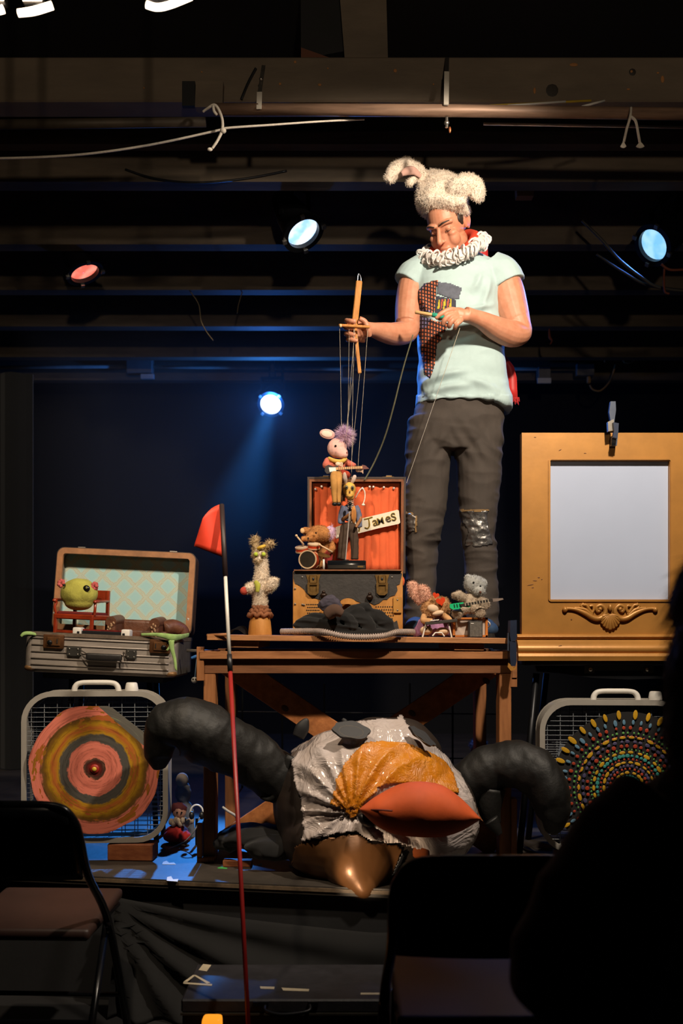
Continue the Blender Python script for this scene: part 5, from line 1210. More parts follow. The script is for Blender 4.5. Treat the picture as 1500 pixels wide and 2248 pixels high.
# ================================================================== TOYS AND PUPPETS: helpers
def plush(name, fn, m, parent, vox=0.0032, amp=0.002, nfur=0, L=0.006, wd=0.0006, droop=0.2, seed=1, furmat=None, sm=3):
    bm = nb(); fn(bm); bm = remesh(bm, vox, sm); rough_up(bm, amp, 60, seed)
    o = obj(name, bm, m, parent, True, keep=True)
    if nfur: fur(bm, nfur, L, wd, furmat or m, o, droop, seed=seed, jit=0.6)
    bm.free(); return o
BEAD = mat('black bead eye', '0d0c0c', 0.15)
def bead(parent, x, y, d, r, nm='eye', m=None):
    bm = nb(); E(bm, x, y, d, r, r, r, seg=10); return obj(nm, bm, m or BEAD, parent, True)
STRING = mat('pale string', 'b8ac96', 0.8)
# ------------------------------------------------------------------ marionette control held in the hand
dc_ = 3.845
mc = thing('marionette_control', 'wooden marionette control bar with a hook, held in the raised hand', 'puppet control', P(785, 820, dc_))
CW = wood('honey wood', 'a8682a', 'c98a44', (5, 5, 1), 18)
bm = nb(); beam(bm, P(789, 617, dc_), P(778, 722, dc_ + 0.005), 0.024, 0.016, 0.003); obj('grip_bar', bm, CW, mc)
bm = nb(); beam(bm, P(780, 722, dc_), P(790, 820, dc_), 0.014, 0.012, 0.002); obj('lower_bar', bm, CW, mc)
bm = nb(); beam(bm, P(744, 714, dc_ - 0.035), P(812, 718, dc_ - 0.035), 0.010, 0.010, 0.002); obj('cross_bar', bm, CW, mc)
bm = nb(); T(bm, [(785, 618, 0, 1.3), (786, 606, 0, 1.3), (788, 601, 0, 1.5), (792, 608, 0, 1.3), (793, 619, 0, 1.3)], dc_, 5, 8); obj('hook', bm, mat('bright steel', 'b8bcc8', 0.2, 0.95), mc, True)
bm = nb(); E(bm, 748, 715, dc_ - 0.041, 3, 4, 3); obj('bar_end', bm, mat('pale end grain', 'd0b080', 0.6), mc)
# short dowel in the other hand
dw_ = 3.845
dw = thing('string_dowel', 'short wooden dowel with green tape held at the chest', 'puppet control', P(945, 700, dw_))
bm = nb(); cyl(bm, P(912, 685, dw_), P(985, 697, dw_ + 0.01), 0.0068, 12); obj('dowel', bm, wood('pale dowel', 'c89860', 'e0b880', (1, 5, 5), 14), dw, True)
bm = nb(); cyl(bm, P(949, 691, dw_), P(975, 695.5, dw_ + 0.007), 0.0090, 12); obj('tape_wrap', bm, mat('green tape', '2e9a80', 0.5), dw, True)
# ------------------------------------------------------------------ pig marionette
dp = 4.0
pg = thing('pig_marionette', 'pink pig marionette with lilac hair sitting on the case lid', 'puppet', P(742, 1112, dp))
PINK = mat('pink felt', 'd2a49a', 0.9, var=0.08, scale=40, bump=0.2, bscale=150)
hd_ = plush('head', lambda b: (E(b, 740, 984, dp, 22, 22, 20), E(b, 750, 995, dp - 0.02, 15, 13, 14), E(b, 757, 997, dp - 0.03, 8, 9, 8)), PINK, pg, 0.003, 0.001)
bm = nb(); E(bm, 719, 953, dp, 18, 11, 4, 12); obj('ear', bm, PINK, hd_, True)
bm = nb(); E(bm, 718, 953, dp - 0.006, 13, 7, 2, 12); obj('ear_lining', bm, mat('pale ear felt', 'e0c0b0', 0.9), hd_, True)
bead(hd_, 737, 979, dp - 0.036, 2.6)
bm = nb(); ell(bm, P(762, 994, dp - 0.042), (0.004, 0.003, 0.004), seg=8); obj('nostril', bm, mat('dark pink', '8a5550', 0.8), hd_)
b0 = nb(); E(b0, 757, 957, dp, 12, 14, 14); hr = mat('lilac yarn hair', 'b896bc', 0.9, var=0.3, scale=60, c2='dcbac4')
o = obj('hair', b0, hr, hd_, True, keep=True); fur(b0, 900, 0.026, 0.0012, hr, pg, 0.35, 'hair_strands', 0.5, seed=5, curl=0.2); b0.free()
SH = mat('salmon knit', 'b8604c', 0.9, var=0.12, scale=40)
plush('jumper', lambda b: (E(b, 738, 1024, dp, 21, 16, 16), T(b, [(722, 1010, 0, 9), (716, 1022, -0.03, 8), (730, 1022, -0.05, 7)], dp), T(b, [(756, 1012, 0, 8), (768, 1018, -0.01, 7), (780, 1024, -0.02, 6)], dp)), SH, pg, 0.003, 0.001)
bm = nb(); T(bm, [(722, 1006, -0.01, 4), (735, 1012, -0.035, 5), (750, 1013, -0.035, 5), (760, 1007, -0.02, 4)], dp, 5, 8); obj('scarf', bm, mat('mustard scarf', 'c09a48', 0.9), pg, True)
HANDM = mat('pale carved hand', 'd8b8a0', 0.7)
for (cx_, cy_, s_) in ((742, 1019, 1), (787, 1032, 1)):
    bm = nb(); E(bm, cx_, cy_, dp - 0.05, 6, 5, 4)
    for k in range(4): T(bm, [(cx_ + 3, cy_ - 3 + k * 2, -0.05, 1.5), (cx_ + 9, cy_ - 3 + k * 2.5, -0.056, 1.3), (cx_ + 10, cy_ + k * 2.5, -0.06, 1)], dp, 3, 6)
    obj('hand', bm, HANDM, pg, True)
MUS = mat('mustard trousers', 'a8783a', 0.85, var=0.15, scale=30)
for (x, dd, m) in ((734, -0.10, MUS), (743, -0.09, MUS)):
    bm = nb(); T(bm, [(742, 1040, 0, 9), (x, 1044, dd * 0.7, 9), (x, 1058, dd - 0.01, 8), (x + 0, 1080, dd - 0.01, 6.5), (x + 1, 1104, dd - 0.01, 4.5)], dp, 5, 10); lg = obj('leg', bm, m, pg, True)
    bm = nb(); E(bm, x + 1, 1107, dp + dd - 0.018, 6, 4, 8); obj('shoe', bm, BLKP, lg, True)
bm = nb(); T(bm, [(750, 1040, 0, 9), (760, 1042, -0.012, 9), (764, 1044, -0.02, 7)], dp, 5, 12); obj('seat_cloth', bm, mat('red seat cloth', 'a83c24', 0.9), pg, True)
for k, (xa_, ya_, xb_, yb_) in enumerate(((746, 716, 750, 938), (767, 718, 764, 950), (785, 735, 762, 940), (790, 820, 772, 1010), (808, 718, 786, 1026), (777, 720, 772, 1050), (779, 724, 760, 960))):
    bm = nb(); cyl(bm, P(xa_, ya_, dc_ - 0.03), P(xb_, yb_, dp - 0.03), 0.0008, 5); obj('string', bm, STRING, pg)
bm = nb(); T(bm, [(907, 735, -0.08, 1.6), (885, 810, -0.05, 1.8), (865, 890, -0.02, 2), (845, 960, 0.03, 2), (822, 1015, 0.07, 2), (800, 1055, 0.08, 2)], 3.94, 6, 6); obj('cord', bm, mat('olive cord', '57553f', 0.8), label='olive cord hanging from the performer down to the case lid', cat='cord', smooth=True)
bm = nb(); cyl(bm, P(1010, 720, 3.87), P(893, 1060, 3.93), 0.0009, 5); obj('hanging_string', bm, STRING, label='fine string slanting across the trousers down to the case', cat='string')
# guitar of the pig
gt = thing('toy_guitar', 'tiny dark electric guitar played by the pig marionette', 'toy guitar', P(728, 1040, dp - 0.06))
dg_ = dp - 0.062
bm = nb(); pprism(bm, [(714, 1024), (722, 1020), (732, 1024), (742, 1023), (745, 1030), (738, 1036), (728, 1038), (718, 1040), (713, 1034)], dg_, 0.010); obj('guitar_body', bm, mat('dark glossy guitar', '2a2426', 0.25), gt)
bm = nb(); pprism(bm, [(722, 1026), (740, 1026), (738, 1034), (724, 1036)], dg_ - 0.002, 0.002); obj('pickguard', bm, WHITEP, gt)
bm = nb(); beam(bm, P(738, 1029, dg_ - 0.002), P(796, 1026, dg_ - 0.002), 0.010, 0.005, up=(0, 1, 0)); obj('neck', bm, mat('maple neck', 'c09060', 0.5), gt)
bm = nb(); pprism(bm, [(795, 1020), (803, 1022), (811, 1029), (800, 1030), (795, 1030)], dg_, 0.005); obj('headstock', bm, mat('dark red head', '5a2a24', 0.4), gt)
bm = nb()
for k in range(12): x = 744 + k * 4.2; box(bm, P(x, 1028.8 - (x - 738) * 0.05, dg_ - 0.005), (0.0015, 0.001, 0.010))
obj('frets', bm, BLKP, gt, kind='stuff')
# ------------------------------------------------------------------ skeleton singer
dk = 3.955
sk = thing('skeleton_puppet', 'skeleton singer puppet in a denim jacket at a microphone', 'puppet', P(766, 1229, dk))
BONE = mat('ochre bone', 'c89a44', 0.6, var=0.2, scale=40)
hd_ = plush('skull', lambda b: (E(b, 767, 1074, dk, 15, 16, 16), E(b, 768, 1086, dk - 0.008, 11, 11, 11), E(b, 769, 1092, dk - 0.012, 9, 6, 8)), BONE, sk, 0.0028, 0.0008)
for (x, y) in ((761, 1070), (774, 1071)):
    bm = nb(); E(bm, x, y, dk - 0.026, 4, 5, 3, seg=10); e = obj('eye_socket', bm, mat('grey socket', '5e5a44', 0.6), hd_, True)
    bm = nb(); E(bm, x, y, dk - 0.031, 1.8, 2, 1.5, seg=8); obj('eye', bm, BEAD, e, True)
bm = nb(); E(bm, 768, 1080, dk - 0.03, 2, 3, 1.5); obj('nose_hole', bm, mat('dark ochre', '5a3c14', 0.7), hd_)
bm = nb(); T(bm, [(760, 1089, -0.026, 1), (768, 1091, -0.032, 1.2), (776, 1089, -0.026, 1)], dk, 4, 6); obj('mouth', bm, MATS['dark ochre'], hd_)
BRH = mat('brown wig', '5a3a24', 0.9, var=0.3, scale=80)
b0 = nb(); T(b0, [(768, 1062, 0.012, 9), (756, 1070, 0.012, 8), (752, 1085, 0.012, 7), (752, 1100, 0.012, 5)], dk, 5, 10); o = obj('wig', b0, BRH, hd_, True, keep=True); fur(b0, 400, 0.012, 0.0008, BRH, sk, 0.8, 'wig_strands', seed=8); b0.free()
EARW = mat('pale ear cloth', 'c0aca0', 0.9)
for pts in ([(759, 1062, -0.01, 3.5), (758, 1052, -0.025, 5), (757, 1042, -0.035, 4), (757, 1037, -0.04, 2)], [(772, 1062, -0.005, 3), (776, 1054, -0.015, 4.5), (779, 1046, -0.02, 4), (780, 1043, -0.02, 2)]):
    bm = nb(); T(bm, pts, dk, 5, 10, 0.5); obj('ear', bm, EARW, hd_, True)
for k in range(6):
    bm = nb(); y = 1097 + k * 4; q = [P(770, y, dk) + V((0.012 * math.cos(2 * PI * i / 14), 0.012 * math.sin(2 * PI * i / 14), 0)) for i in range(14)]; tube(bm, q, 0.0018, 6, closed=True); obj('neck_rib', bm, mat('bone white', 'b8a894', 0.6), sk, True)
bm = nb(); cyl(bm, P(770, 1094, dk), P(769, 1150, dk), 0.005, 8); obj('spine', bm, MATS['bone white'], sk, True)
JK = mat('faded denim', '62677e', 0.9, var=0.25, scale=40, bump=0.2)
plush('jacket', lambda b: (T(b, [(757, 1112, 0, 9), (752, 1128, 0, 9), (749, 1150, 0, 8)], dk), T(b, [(780, 1112, 0, 8), (787, 1130, 0, 8), (790, 1158, 0.0, 6)], dk), E(b, 768, 1126, dk + 0.012, 20, 20, 7)), JK, sk, 0.003, 0.002)
bm = nb(); E(bm, 777, 1130, dk - 0.010, 6, 20, 5); obj('shirt_front', bm, mat('orange shirt', 'b8783a', 0.9), sk, True)
for pts in ([(753, 1140, -0.01, 5), (760, 1136, -0.03, 4.5), (767, 1130, -0.045, 4), (770, 1126, -0.05, 3)], [(789, 1132, -0.005, 4), (792, 1140, -0.01, 3.5), (786, 1150, -0.03, 3.5), (782, 1158, -0.035, 3)]):
    bm = nb(); T(bm, pts, dk, 5, 8); obj('arm', bm, mat('brown carved wood', '8a5a30', 0.6), sk, True)
BT = mat('dark brown cloth', '3e2e22', 0.9, var=0.15)
plush('trousers', lambda b: (E(b, 766, 1158, dk, 19, 12, 12), T(b, [(758, 1160, 0, 11), (754, 1185, 0, 11), (752, 1210, 0, 10), (750, 1228, 0, 10)], dk), T(b, [(775, 1160, 0, 10), (778, 1185, 0, 10), (779, 1210, 0, 9), (779, 1228, 0, 9)], dk)), BT, sk, 0.003, 0.002)
bm = nb(); T(bm, [(780, 1094, -0.02, 1.3), (788, 1080, -0.03, 1.4), (795, 1072, -0.03, 1.4), (801, 1080, -0.03, 1.4), (801, 1095, -0.03, 1.4), (797, 1108, -0.03, 1.6)], 4.01, 5, 6); E(bm, 798, 1108, 3.975, 4, 2.5, 2); obj('cord_loop', bm, ROPE, label='white cord looped over a curtain nail beside the skeleton puppet', cat='cord', smooth=True)
ms_ = thing('microphone_stand', 'thin pale microphone stand in front of the skeleton puppet', 'microphone stand', P(759, 1230, dk - 0.06))
bm = nb(); cyl(bm, P(768, 1120, dk - 0.055), P(759, 1229, dk - 0.055), 0.0020, 8); obj('rod', bm, mat('pale rod', 'c0b8b4', 0.35, 0.4), ms_)
bm = nb(); cyl(bm, P(768, 1122, dk - 0.055), P(769, 1107, dk - 0.052), 0.0052, 10); E(bm, 769, 1106, dk - 0.052, 4, 4, 4); obj('microphone', bm, BLKM, ms_, True)
bm = nb(); lathe(bm, [(0.014, 0), (0.013, 0.002), (0.003, 0.003)], 16, TR(P(759, 1230, dk - 0.055))); obj('base', bm, BLKM, ms_)
# glossy box they stand on
zb_ = ztop + 0.0045
bx = thing('black_box', 'glossy black box the skeleton puppet stands on', 'box', V((P(761, 0, 3.9).x, 3.92, zb_)))
hgt = P(0, 1230, 3.87).z - zb_
bm = nb(); a = P(719, 0, 3.87).x; b = P(804, 0, 3.87).x; box(bm, ((a + b) / 2, 3.925, zb_ + hgt / 2), (b - a, 0.11, hgt), bev=0.004, seg=2); obj('body', bm, mat('glossy black lacquer', '101216', 0.12, coat=0.6), bx, auto=40)
bm = nb(); box(bm, ((a + b) / 2, 3.868, zb_ + hgt * 0.28), ((b - a) * 0.96, 0.004, hgt * 0.4), bev=0.001); obj('front_strip', bm, mat('dark lacquer strip', '1a1410', 0.2), bx)
bm = nb(); box(bm, (b - 0.022, 3.867, zb_ + hgt * 0.3), (0.022, 0.006, 0.006)); obj('gold_clip', bm, BRASS, bx)
# ------------------------------------------------------------------ bear drummer and drums
db = 4.0
br_ = thing('bear_drummer', 'brown plush bear leaning over a toy drum kit', 'puppet', P(715, 1250, db))
BRN = mat('tan plush', 'a8703c', 0.95, var=0.2, scale=30, bump=0.4, bscale=120)
hd_ = plush('head', lambda b: (E(b, 703, 1172, db - 0.03, 26, 19, 20, 5), E(b, 686, 1177, db - 0.05, 14, 12, 14), T(b, [(690, 1168, -0.02, 8), (676, 1166, -0.02, 8), (665, 1165, -0.02, 8)], db), E(b, 727, 1166, db - 0.02, 10, 12, 8)), BRN, br_, 0.003, 0.0015, 1500, 0.006)
bm = nb(); E(bm, 664, 1165, db - 0.038, 5, 6, 3); obj('ear_lining', bm, mat('pale paw plush', 'd0a878', 0.95), hd_, True)
b0 = nb(); E(b0, 726, 1168, db - 0.03, 9, 14, 10); o = obj('hair', b0, hr, hd_, True, keep=True); fur(b0, 260, 0.014, 0.0009, hr, br_, 0.8, 'hair_strands', seed=11); b0.free()
bead(hd_, 694, 1170, db - 0.085, 2.2); bead(hd_, 676, 1182, db - 0.085, 3, 'nose')
bd = plush('body', lambda b: (E(b, 716, 1208, db + 0.008, 20, 34, 15), T(b, [(704, 1188, -0.01, 8), (690, 1181, -0.045, 6), (674, 1182, -0.08, 6), (662, 1184, -0.085, 6)], db), T(b, [(728, 1194, -0.005, 8), (730, 1203, -0.03, 7), (724, 1209, -0.045, 6)], db), E(b, 704, 1240, db + 0.004, 12, 9, 14)), BRN, br_, 0.003, 0.0015, 1500, 0.006)
bm = nb(); E(bm, 720, 1222, db - 0.012, 11, 18, 6); obj('red_waistcoat', bm, mat('dark red felt', '8a2420', 0.9), br_, True)
STK = mat('pale drumstick', 'c8a884', 0.6)
for (a, b, lab) in (((651, 1176), (667, 1196), 'drumstick raised in the left paw of the plush bear'), ((702, 1196), (730, 1212), 'drumstick resting above the small cymbal of the bear')):
    bm = nb(); cyl(bm, P(*a, db - 0.10), P(*b, db - 0.095), 0.0030, 8, 0.004); E(bm, a[0], a[1], db - 0.10, 3, 3, 3); obj('drumstick', bm, STK, label=lab, cat='drumstick', smooth=True)
dk_ = 3.90
zc_ = zb_
dr_ = thing('toy_drum_kit', 'toy drum kit with bass drum and two red toms', 'toy drums', V((P(680, 0, dk_).x, dk_, zc_)))
def drum(c, ax, R, L, shell, head, nm):
    c = V(c); ax = V(ax).normalized(); Rm = ax.to_track_quat('Z', 'Y').to_matrix().to_4x4(); M_ = TR(c) @ Rm
    bm = nb(); lathe(bm, [(R, -L / 2), (R, L / 2)], 28, M_); s = obj(nm, bm, shell, dr_, auto=40)
    bm = nb(); lathe(bm, [(R * 0.9, L / 2 - 0.001), (R * 0.9, L / 2 + 0.0015)], 28, M_); obj('drum_head', bm, head, s)
    for z in (-L / 2, L / 2):
        bm = nb(); ringprism(bm, [(R * 1.06 * math.cos(2 * PI * i / 28), R * 1.06 * math.sin(2 * PI * i / 28)) for i in range(28)], [(R * 0.92 * math.cos(2 * PI * i / 28), R * 0.92 * math.sin(2 * PI * i / 28)) for i in range(28)], z - 0.002, z + 0.003, M_); obj('hoop', bm, mat('cream hoop', 'b89a78', 0.5), s)
RDR = mat('red drum shell', 'b03c1c', 0.35); DKH = mat('dark drum head', '2a241c', 0.3, var=0.3, scale=20)
drum(P(680, 1229.3, 3.895), (-0.25, -1, 0), 19.3 * 3.9 / F, 0.055, RDR, DKH, 'bass_drum')
drum(P(663, 1206, 3.93), (-0.1, -0.35, 1), 14 * 3.9 / F, 0.016, RDR, mat('pale skin head', 'c8b49a', 0.6), 'tom')
drum(P(689, 1199, 3.93), (0.05, -0.35, 1), 13.5 * 3.9 / F, 0.016, RDR, MATS['pale skin head'], 'tom')
bm = nb(); lathe(bm, [(0.002, 0.006), (0.012, 0.003), (0.026, 0), (0.025, -0.001), (0.002, 0.001)], 24, TR(P(712, 1219, 3.905)) @ RX(22) @ RY(12)); obj('cymbal', bm, BRASS, dr_, auto=40)
for (x, y) in ((663, 1212), (689, 1205), (715, 1221)):
    bm = nb(); p = P(x - (3 if x == 715 else 0), y, 3.905 if x == 715 else 3.945); cyl(bm, p, V((p.x, p.y, zc_)), 0.002, 6); obj('stand_rod', bm, STEEL, dr_)
bm = nb(); a = P(711, 1228, 3.87); cyl(bm, a, V((a.x, a.y, zc_)), 0.004, 8); obj('white_peg', bm, WHITEP, label='short white peg standing beside the bass drum', cat='peg', smooth=True)
# ------------------------------------------------------------------ hose, cloths
def hosept(t):
    pts = spl([(618, 1387, 0.03), (650, 1386.5, 0.0), (685, 1386.5, -0.035), (712, 1388, -0.066), (755, 1397, -0.070), (800, 1399, -0.070), (845, 1396, -0.070), (872, 1388.5, -0.062), (908, 1388, 0.0)], 16)
    return pts
pp = []; rs_ = []
h3 = hosept(0); dense = []
for i in range(len(h3) - 1):
    for j in range(5): dense.append(h3[i] + (h3[i + 1] - h3[i]) * j / 5)
for i, q in enumerate(dense):
    pp.append(P(q[0], q[1] - 0.5, 3.80 + q[2])); rs_.append(0.0088 + (0.0034 if i % 9 < 5 else 0))
bm = nb(); tube(bm, pp, rs_, 12); obj('ribbed_hose', bm, mat('grey ribbed hose', 'a89890', 0.35, 0.3), label='grey ribbed flexible hose lying along the table edge', cat='hose', smooth=False)
BCL = mat('black cotton cloth', '0b0a0b', 0.95, var=0.2, scale=30, sheen=0.15)
bm = nb()
def strip(pts, f=0.35): T(bm, [(x, y, dd, r) for (x, y, dd, r) in pts], 3.85, 6, 14, f)
for (x, y, rx, ry) in ((705, 1380, 52, 12), (750, 1368, 42, 22), (800, 1362, 40, 26), (838, 1378, 30, 14)): E(bm, x, y, 3.85, rx, ry, 16)
strip([(650, 1380, 0.0, 10), (668, 1368, -0.02, 14), (700, 1372, -0.03, 15), (745, 1384, -0.035, 14), (790, 1388, -0.03, 12)])
strip([(715, 1382, -0.01, 14), (735, 1362, -0.02, 15), (770, 1348, -0.02, 16), (800, 1336, -0.015, 14), (815, 1340, -0.01, 8)])
strip([(770, 1340, -0.01, 12), (790, 1350, -0.03, 17), (808, 1372, -0.035, 15), (815, 1388, -0.03, 12)])
strip([(812, 1345, -0.01, 10), (832, 1352, -0.025, 14), (850, 1368, -0.03, 13), (862, 1384, -0.025, 8)])
strip([(655, 1374, -0.005, 8), (672, 1360, -0.015, 10), (700, 1358, -0.02, 12), (735, 1366, -0.03, 11)])
strip([(745, 1350, -0.02, 10), (765, 1362, -0.035, 13), (780, 1380, -0.04, 11)])
strip([(690, 1388, -0.02, 8), (760, 1391, -0.035, 9), (830, 1389, -0.03, 8), (868, 1386, -0.02, 6)], 0.8)
bm = remesh(bm, 0.003, 1)
disp(bm, lambda c, n: 0.007 * (0.5 - abs(nz(V((c.x + 0.7 * c.z, c.y, c.z)), (9, 9, 30), 5)) * 2.4))
for v in bm.verts: v.co.z = max(v.co.z, tz(v.co.x) + 0.0005); v.co.y = min(v.co.y, dF - 0.008)
obj('cloth_pile', bm, BCL, label='heap of black clothes in front of the puppet case', cat='clothes', smooth=True)
bm = nb()
for k in range(6):
    a0 = k * 0.5; T(bm, [(702 + k * 5, 1336 + 3 * math.sin(k), 0, 7), (712 + k * 4, 1322 + k * 2, -0.01, 8), (728 + k * 3, 1314 + k * 3, -0.012, 8), (742, 1326 + k * 2, -0.01, 7)], 3.826, 5, 10)
bm = remesh(bm, 0.003, 3); disp(bm, lambda c, n: 0.003 * (1 - abs(nz(c, (40, 40, 60), 3)) * 3)); obj('sock_bundle', bm, mat('grey violet knit', '3f3a46', 0.95, var=0.2), label='bundle of grey violet knitwear on top of the black clothes', cat='clothes', smooth=True)
bm = nb(); T(bm, [(718, 1352, 0, 12), (735, 1340, -0.01, 14), (752, 1348, -0.01, 10)], 3.782, 5, 12); rough_up(bm, 0.004, 50); obj('brown_cap', bm, mat('brown knit cap', '4a3428', 0.95), label='small brown cap in the middle of the cloth heap', cat='cap', smooth=True)
bm = nb(); prism(bm, [(0.033 * math.cos(PI * i / 16), 0.022 * math.sin(PI * i / 16)) for i in range(17)], 0, 0.01, TR(P(764, 1326, 3.862)) @ XZ); obj('wooden_half_disc', bm, RAWW, label='half round piece of amber wood above the cloth heap', cat='wood piece')
# ------------------------------------------------------------------ shaggy giraffe like hand puppet on a stump
dt = 3.90
tp = thing('shaggy_puppet', 'shaggy cream hand puppet with raised arms on a wooden stump', 'puppet', P(571, 1354, dt))
CRM = mat('cream shag', 'd8c8b4', 0.95, var=0.2, scale=30); FRT = mat('ragged string fur', 'a8906c', 0.95, var=0.3, scale=60)
hd_ = plush('head', lambda b: (E(b, 570, 1217, dt, 15, 14, 14), E(b, 568, 1228, dt - 0.015, 9, 10, 9)), CRM, tp, 0.003, 0.002, 900, 0.012, 0.0009, 0.5, 2, FRT)
for pts in ([(565, 1208, 0, 7), (561, 1195, 0, 8), (560, 1184, 0, 8), (564, 1176, 0, 3)], [(577, 1210, 0, 6), (585, 1200, 0, 6), (594, 1194, 0, 7), (602, 1194, 0, 4)]):
    b0 = nb(); T(b0, pts, dt, 5, 10); o = obj('ear', b0, FRT, hd_, True, keep=True); fur(b0, 260, 0.014, 0.0009, FRT, tp, -0.3, 'ear_fringe', seed=int(pts[0][0])); b0.free()
for x in (562, 579): bead(hd_, x, 1217, dt - 0.030, 5, 'eye', mat('yellow green pompom', 'a8b83c', 0.9))
bm = nb(); T(bm, [(566, 1204, -0.02, 3), (574, 1201, -0.03, 4), (582, 1198, -0.02, 3)], dt, 4, 8); obj('yellow_bow', bm, mat('yellow ribbon', 'd0a83c', 0.8), hd_, True)
plush('body', lambda b: (T(b, [(574, 1228, 0, 13), (575, 1258, 0, 14), (572, 1285, 0, 17), (571, 1310, 0, 15), (572, 1342, 0, 14)], dt), T(b, [(562, 1285, -0.01, 9), (550, 1290, -0.02, 10), (541, 1295, -0.03, 9)], dt), T(b, [(584, 1290, -0.01, 10), (594, 1286, -0.02, 12), (600, 1274, -0.02, 11), (601, 1269, -0.02, 9)], dt)), CRM, tp, 0.003, 0.002, 4500, 0.010, 0.0007, 0.3, 3)
bm = nb(); E(bm, 536, 1297, dt - 0.03, 9, 9, 7, 25); obj('red_hand', bm, mat('red felt pad', 'b04030', 0.9), tp, True)
bm = nb(); T(bm, [(560, 1276, -0.034, 4), (566, 1285, -0.04, 6), (565, 1300, -0.04, 4)], dt, 4, 8, 0.5); obj('yellow_ribbon', bm, mat('lime ribbon', 'b0b044', 0.9), tp, True)
bm = nb(); N_ = 40
for i in range(3):
    q = [P(571, 1334 + i * 8, dt) + V(((0.024 + i * 0.009) * math.cos(2 * PI * j / N_) * (1 + 0.12 * math.sin(7 * 2 * PI * j / N_)), (0.024 + i * 0.009) * math.sin(2 * PI * j / N_), 0.006 * math.sin(9 * 2 * PI * j / N_ + i))) for j in range(N_)]
    tube(bm, q, 0.008, 8, closed=True)
obj('ruffled_skirt', bm, mat('brown ruffled cloth', '7a4a2c', 0.9, var=0.25), tp, True)
zt1 = tz(P(571, 0, dt).x); hh = P(0, 1353, dt).z - zt1
bm = nb(); lathe(bm, [(0.046, 0.0005), (0.046, 0.01), (0.042, hh * 0.7), (0.037, hh - 0.002), (0.03, hh)], 22, TR(V((P(571, 0, dt).x, dt, zt1)))); rough_up(bm, 0.0015, 40)
for v in bm.verts: v.co.z = max(v.co.z, zt1 + 0.0003)
stp = obj('wooden_stump', bm, RAWW, label='amber wooden stump under the shaggy puppet', cat='stump', auto=40)
# ------------------------------------------------------------------ rabbit at a toy keyboard
dr = 3.87
rb = thing('rabbit_puppet', 'long eared plush rabbit in heart glasses and a lilac dress', 'puppet', P(950, 1396, dr))
RBM = mat('peach plush', 'd0a08a', 0.95, var=0.15, scale=30, bump=0.3, bscale=120); RBT = mat('tan ring plush', 'b88a5c', 0.95, var=0.2, scale=30)
hd_ = plush('head', lambda b: (E(b, 955, 1334, dr, 30, 24, 22), E(b, 950, 1342, dr - 0.02, 18, 14, 14), E(b, 972, 1332, dr - 0.01, 16, 20, 14)), RBT, rb, 0.003, 0.002, 2600, 0.010, 0.0008, 0.2, 4)
bm = nb(); E(bm, 951, 1336, dr - 0.042, 13, 9, 7, 15); E(bm, 962, 1346, dr - 0.044, 13, 6, 7, -12); obj('muzzle', bm, mat('cream muzzle', 'd8b898', 0.95), hd_, True)
for pts in ([(928, 1322, 0, 11), (916, 1306, 0, 13), (908, 1290, 0, 12), (908, 1278, 0, 8)], [(936, 1318, -0.01, 10), (932, 1302, -0.01, 13), (928, 1290, -0.01, 9), (927, 1285, -0.01, 5)]):
    b0 = nb(); T(b0, pts, dr, 6, 12, 0.55); rough_up(b0, 0.003, 50); o = obj('ear', b0, RBM, hd_, True, keep=True); fur(b0, 900, 0.009, 0.0008, RBM, rb, 0, 'ear_fur', seed=int(pts[0][0])); b0.free()
def heart(r): return [(r * 0.062 * 16 * math.sin(t_) ** 3, r * 0.062 * (13 * math.cos(t_) - 5 * math.cos(2 * t_) - 2 * math.cos(3 * t_) - math.cos(4 * t_))) for t_ in [2 * PI * i / 28 for i in range(28)]]
HRT = mat('orange red lens', 'd0401c', 0.3)
gl = None
for (x, y, r, ro) in ((957, 1307, 0.013, 15), (968, 1320, 0.0185, -14)):
    bm = nb(); prism(bm, heart(r), 0, 0.003, TR(P(x, y, dr - 0.05)) @ RY(ro) @ XZ); obj('heart_lens', bm, HRT, hd_)
DRS = mat('lilac dress', '9a6a8c', 0.9, var=0.2, scale=30)
bm = nb(); loft(bm, [(P(952, 1346, dr + 0.01), 16 * dr / F, 0.025), (P(950, 1362, dr + 0.005), 28 * dr / F, 0.035), (P(948, 1380, dr), 36 * dr / F, 0.04), (P(948, 1396, dr), 38 * dr / F, 0.042)], 40); disp(bm, lambda c, n: 0.005 * math.sin(14 * math.atan2(c.y - dr, c.x - P(949, 0, dr).x))); obj('dress', bm, DRS, rb, True)
for pts in ([(932, 1352, -0.02, 7), (930, 1362, -0.045, 7), (942, 1364, -0.06, 7), (950, 1364, -0.062, 6)], [(972, 1350, -0.02, 7), (984, 1358, -0.04, 7), (988, 1362, -0.055, 6)]):
    bm = nb(); T(bm, pts, dr, 5, 10); obj('arm', bm, RBT, rb, True)
bm = nb(); E(bm, 936, 1384, dr - 0.05, 14, 10, 14); E(bm, 972, 1386, dr - 0.05, 15, 9, 14); obj('feet', bm, mat('beige plush', 'c8a888', 0.95), rb, True)
kb = thing('toy_piano', 'dark toy keyboard on pale legs in front of the rabbit', 'toy piano', P(965, 1396, dr - 0.07))
dk2 = dr - 0.078
bm = nb(); beam(bm, P(934, 1369, dk2), P(1004, 1362, dk2), 0.012, 0.03, 0.002, up=(0, 1, 0)); obj('keyboard', bm, mat('dark grey keyboard', '3a342e', 0.5), kb)
for k in range(7):
    bm = nb(); box(bm, P(946 + k * 2.8, 1362.5 - k * 0.3, dk2 - 0.008), (0.004, 0.02, 0.004)); obj('key', bm, WHITEP, kb)
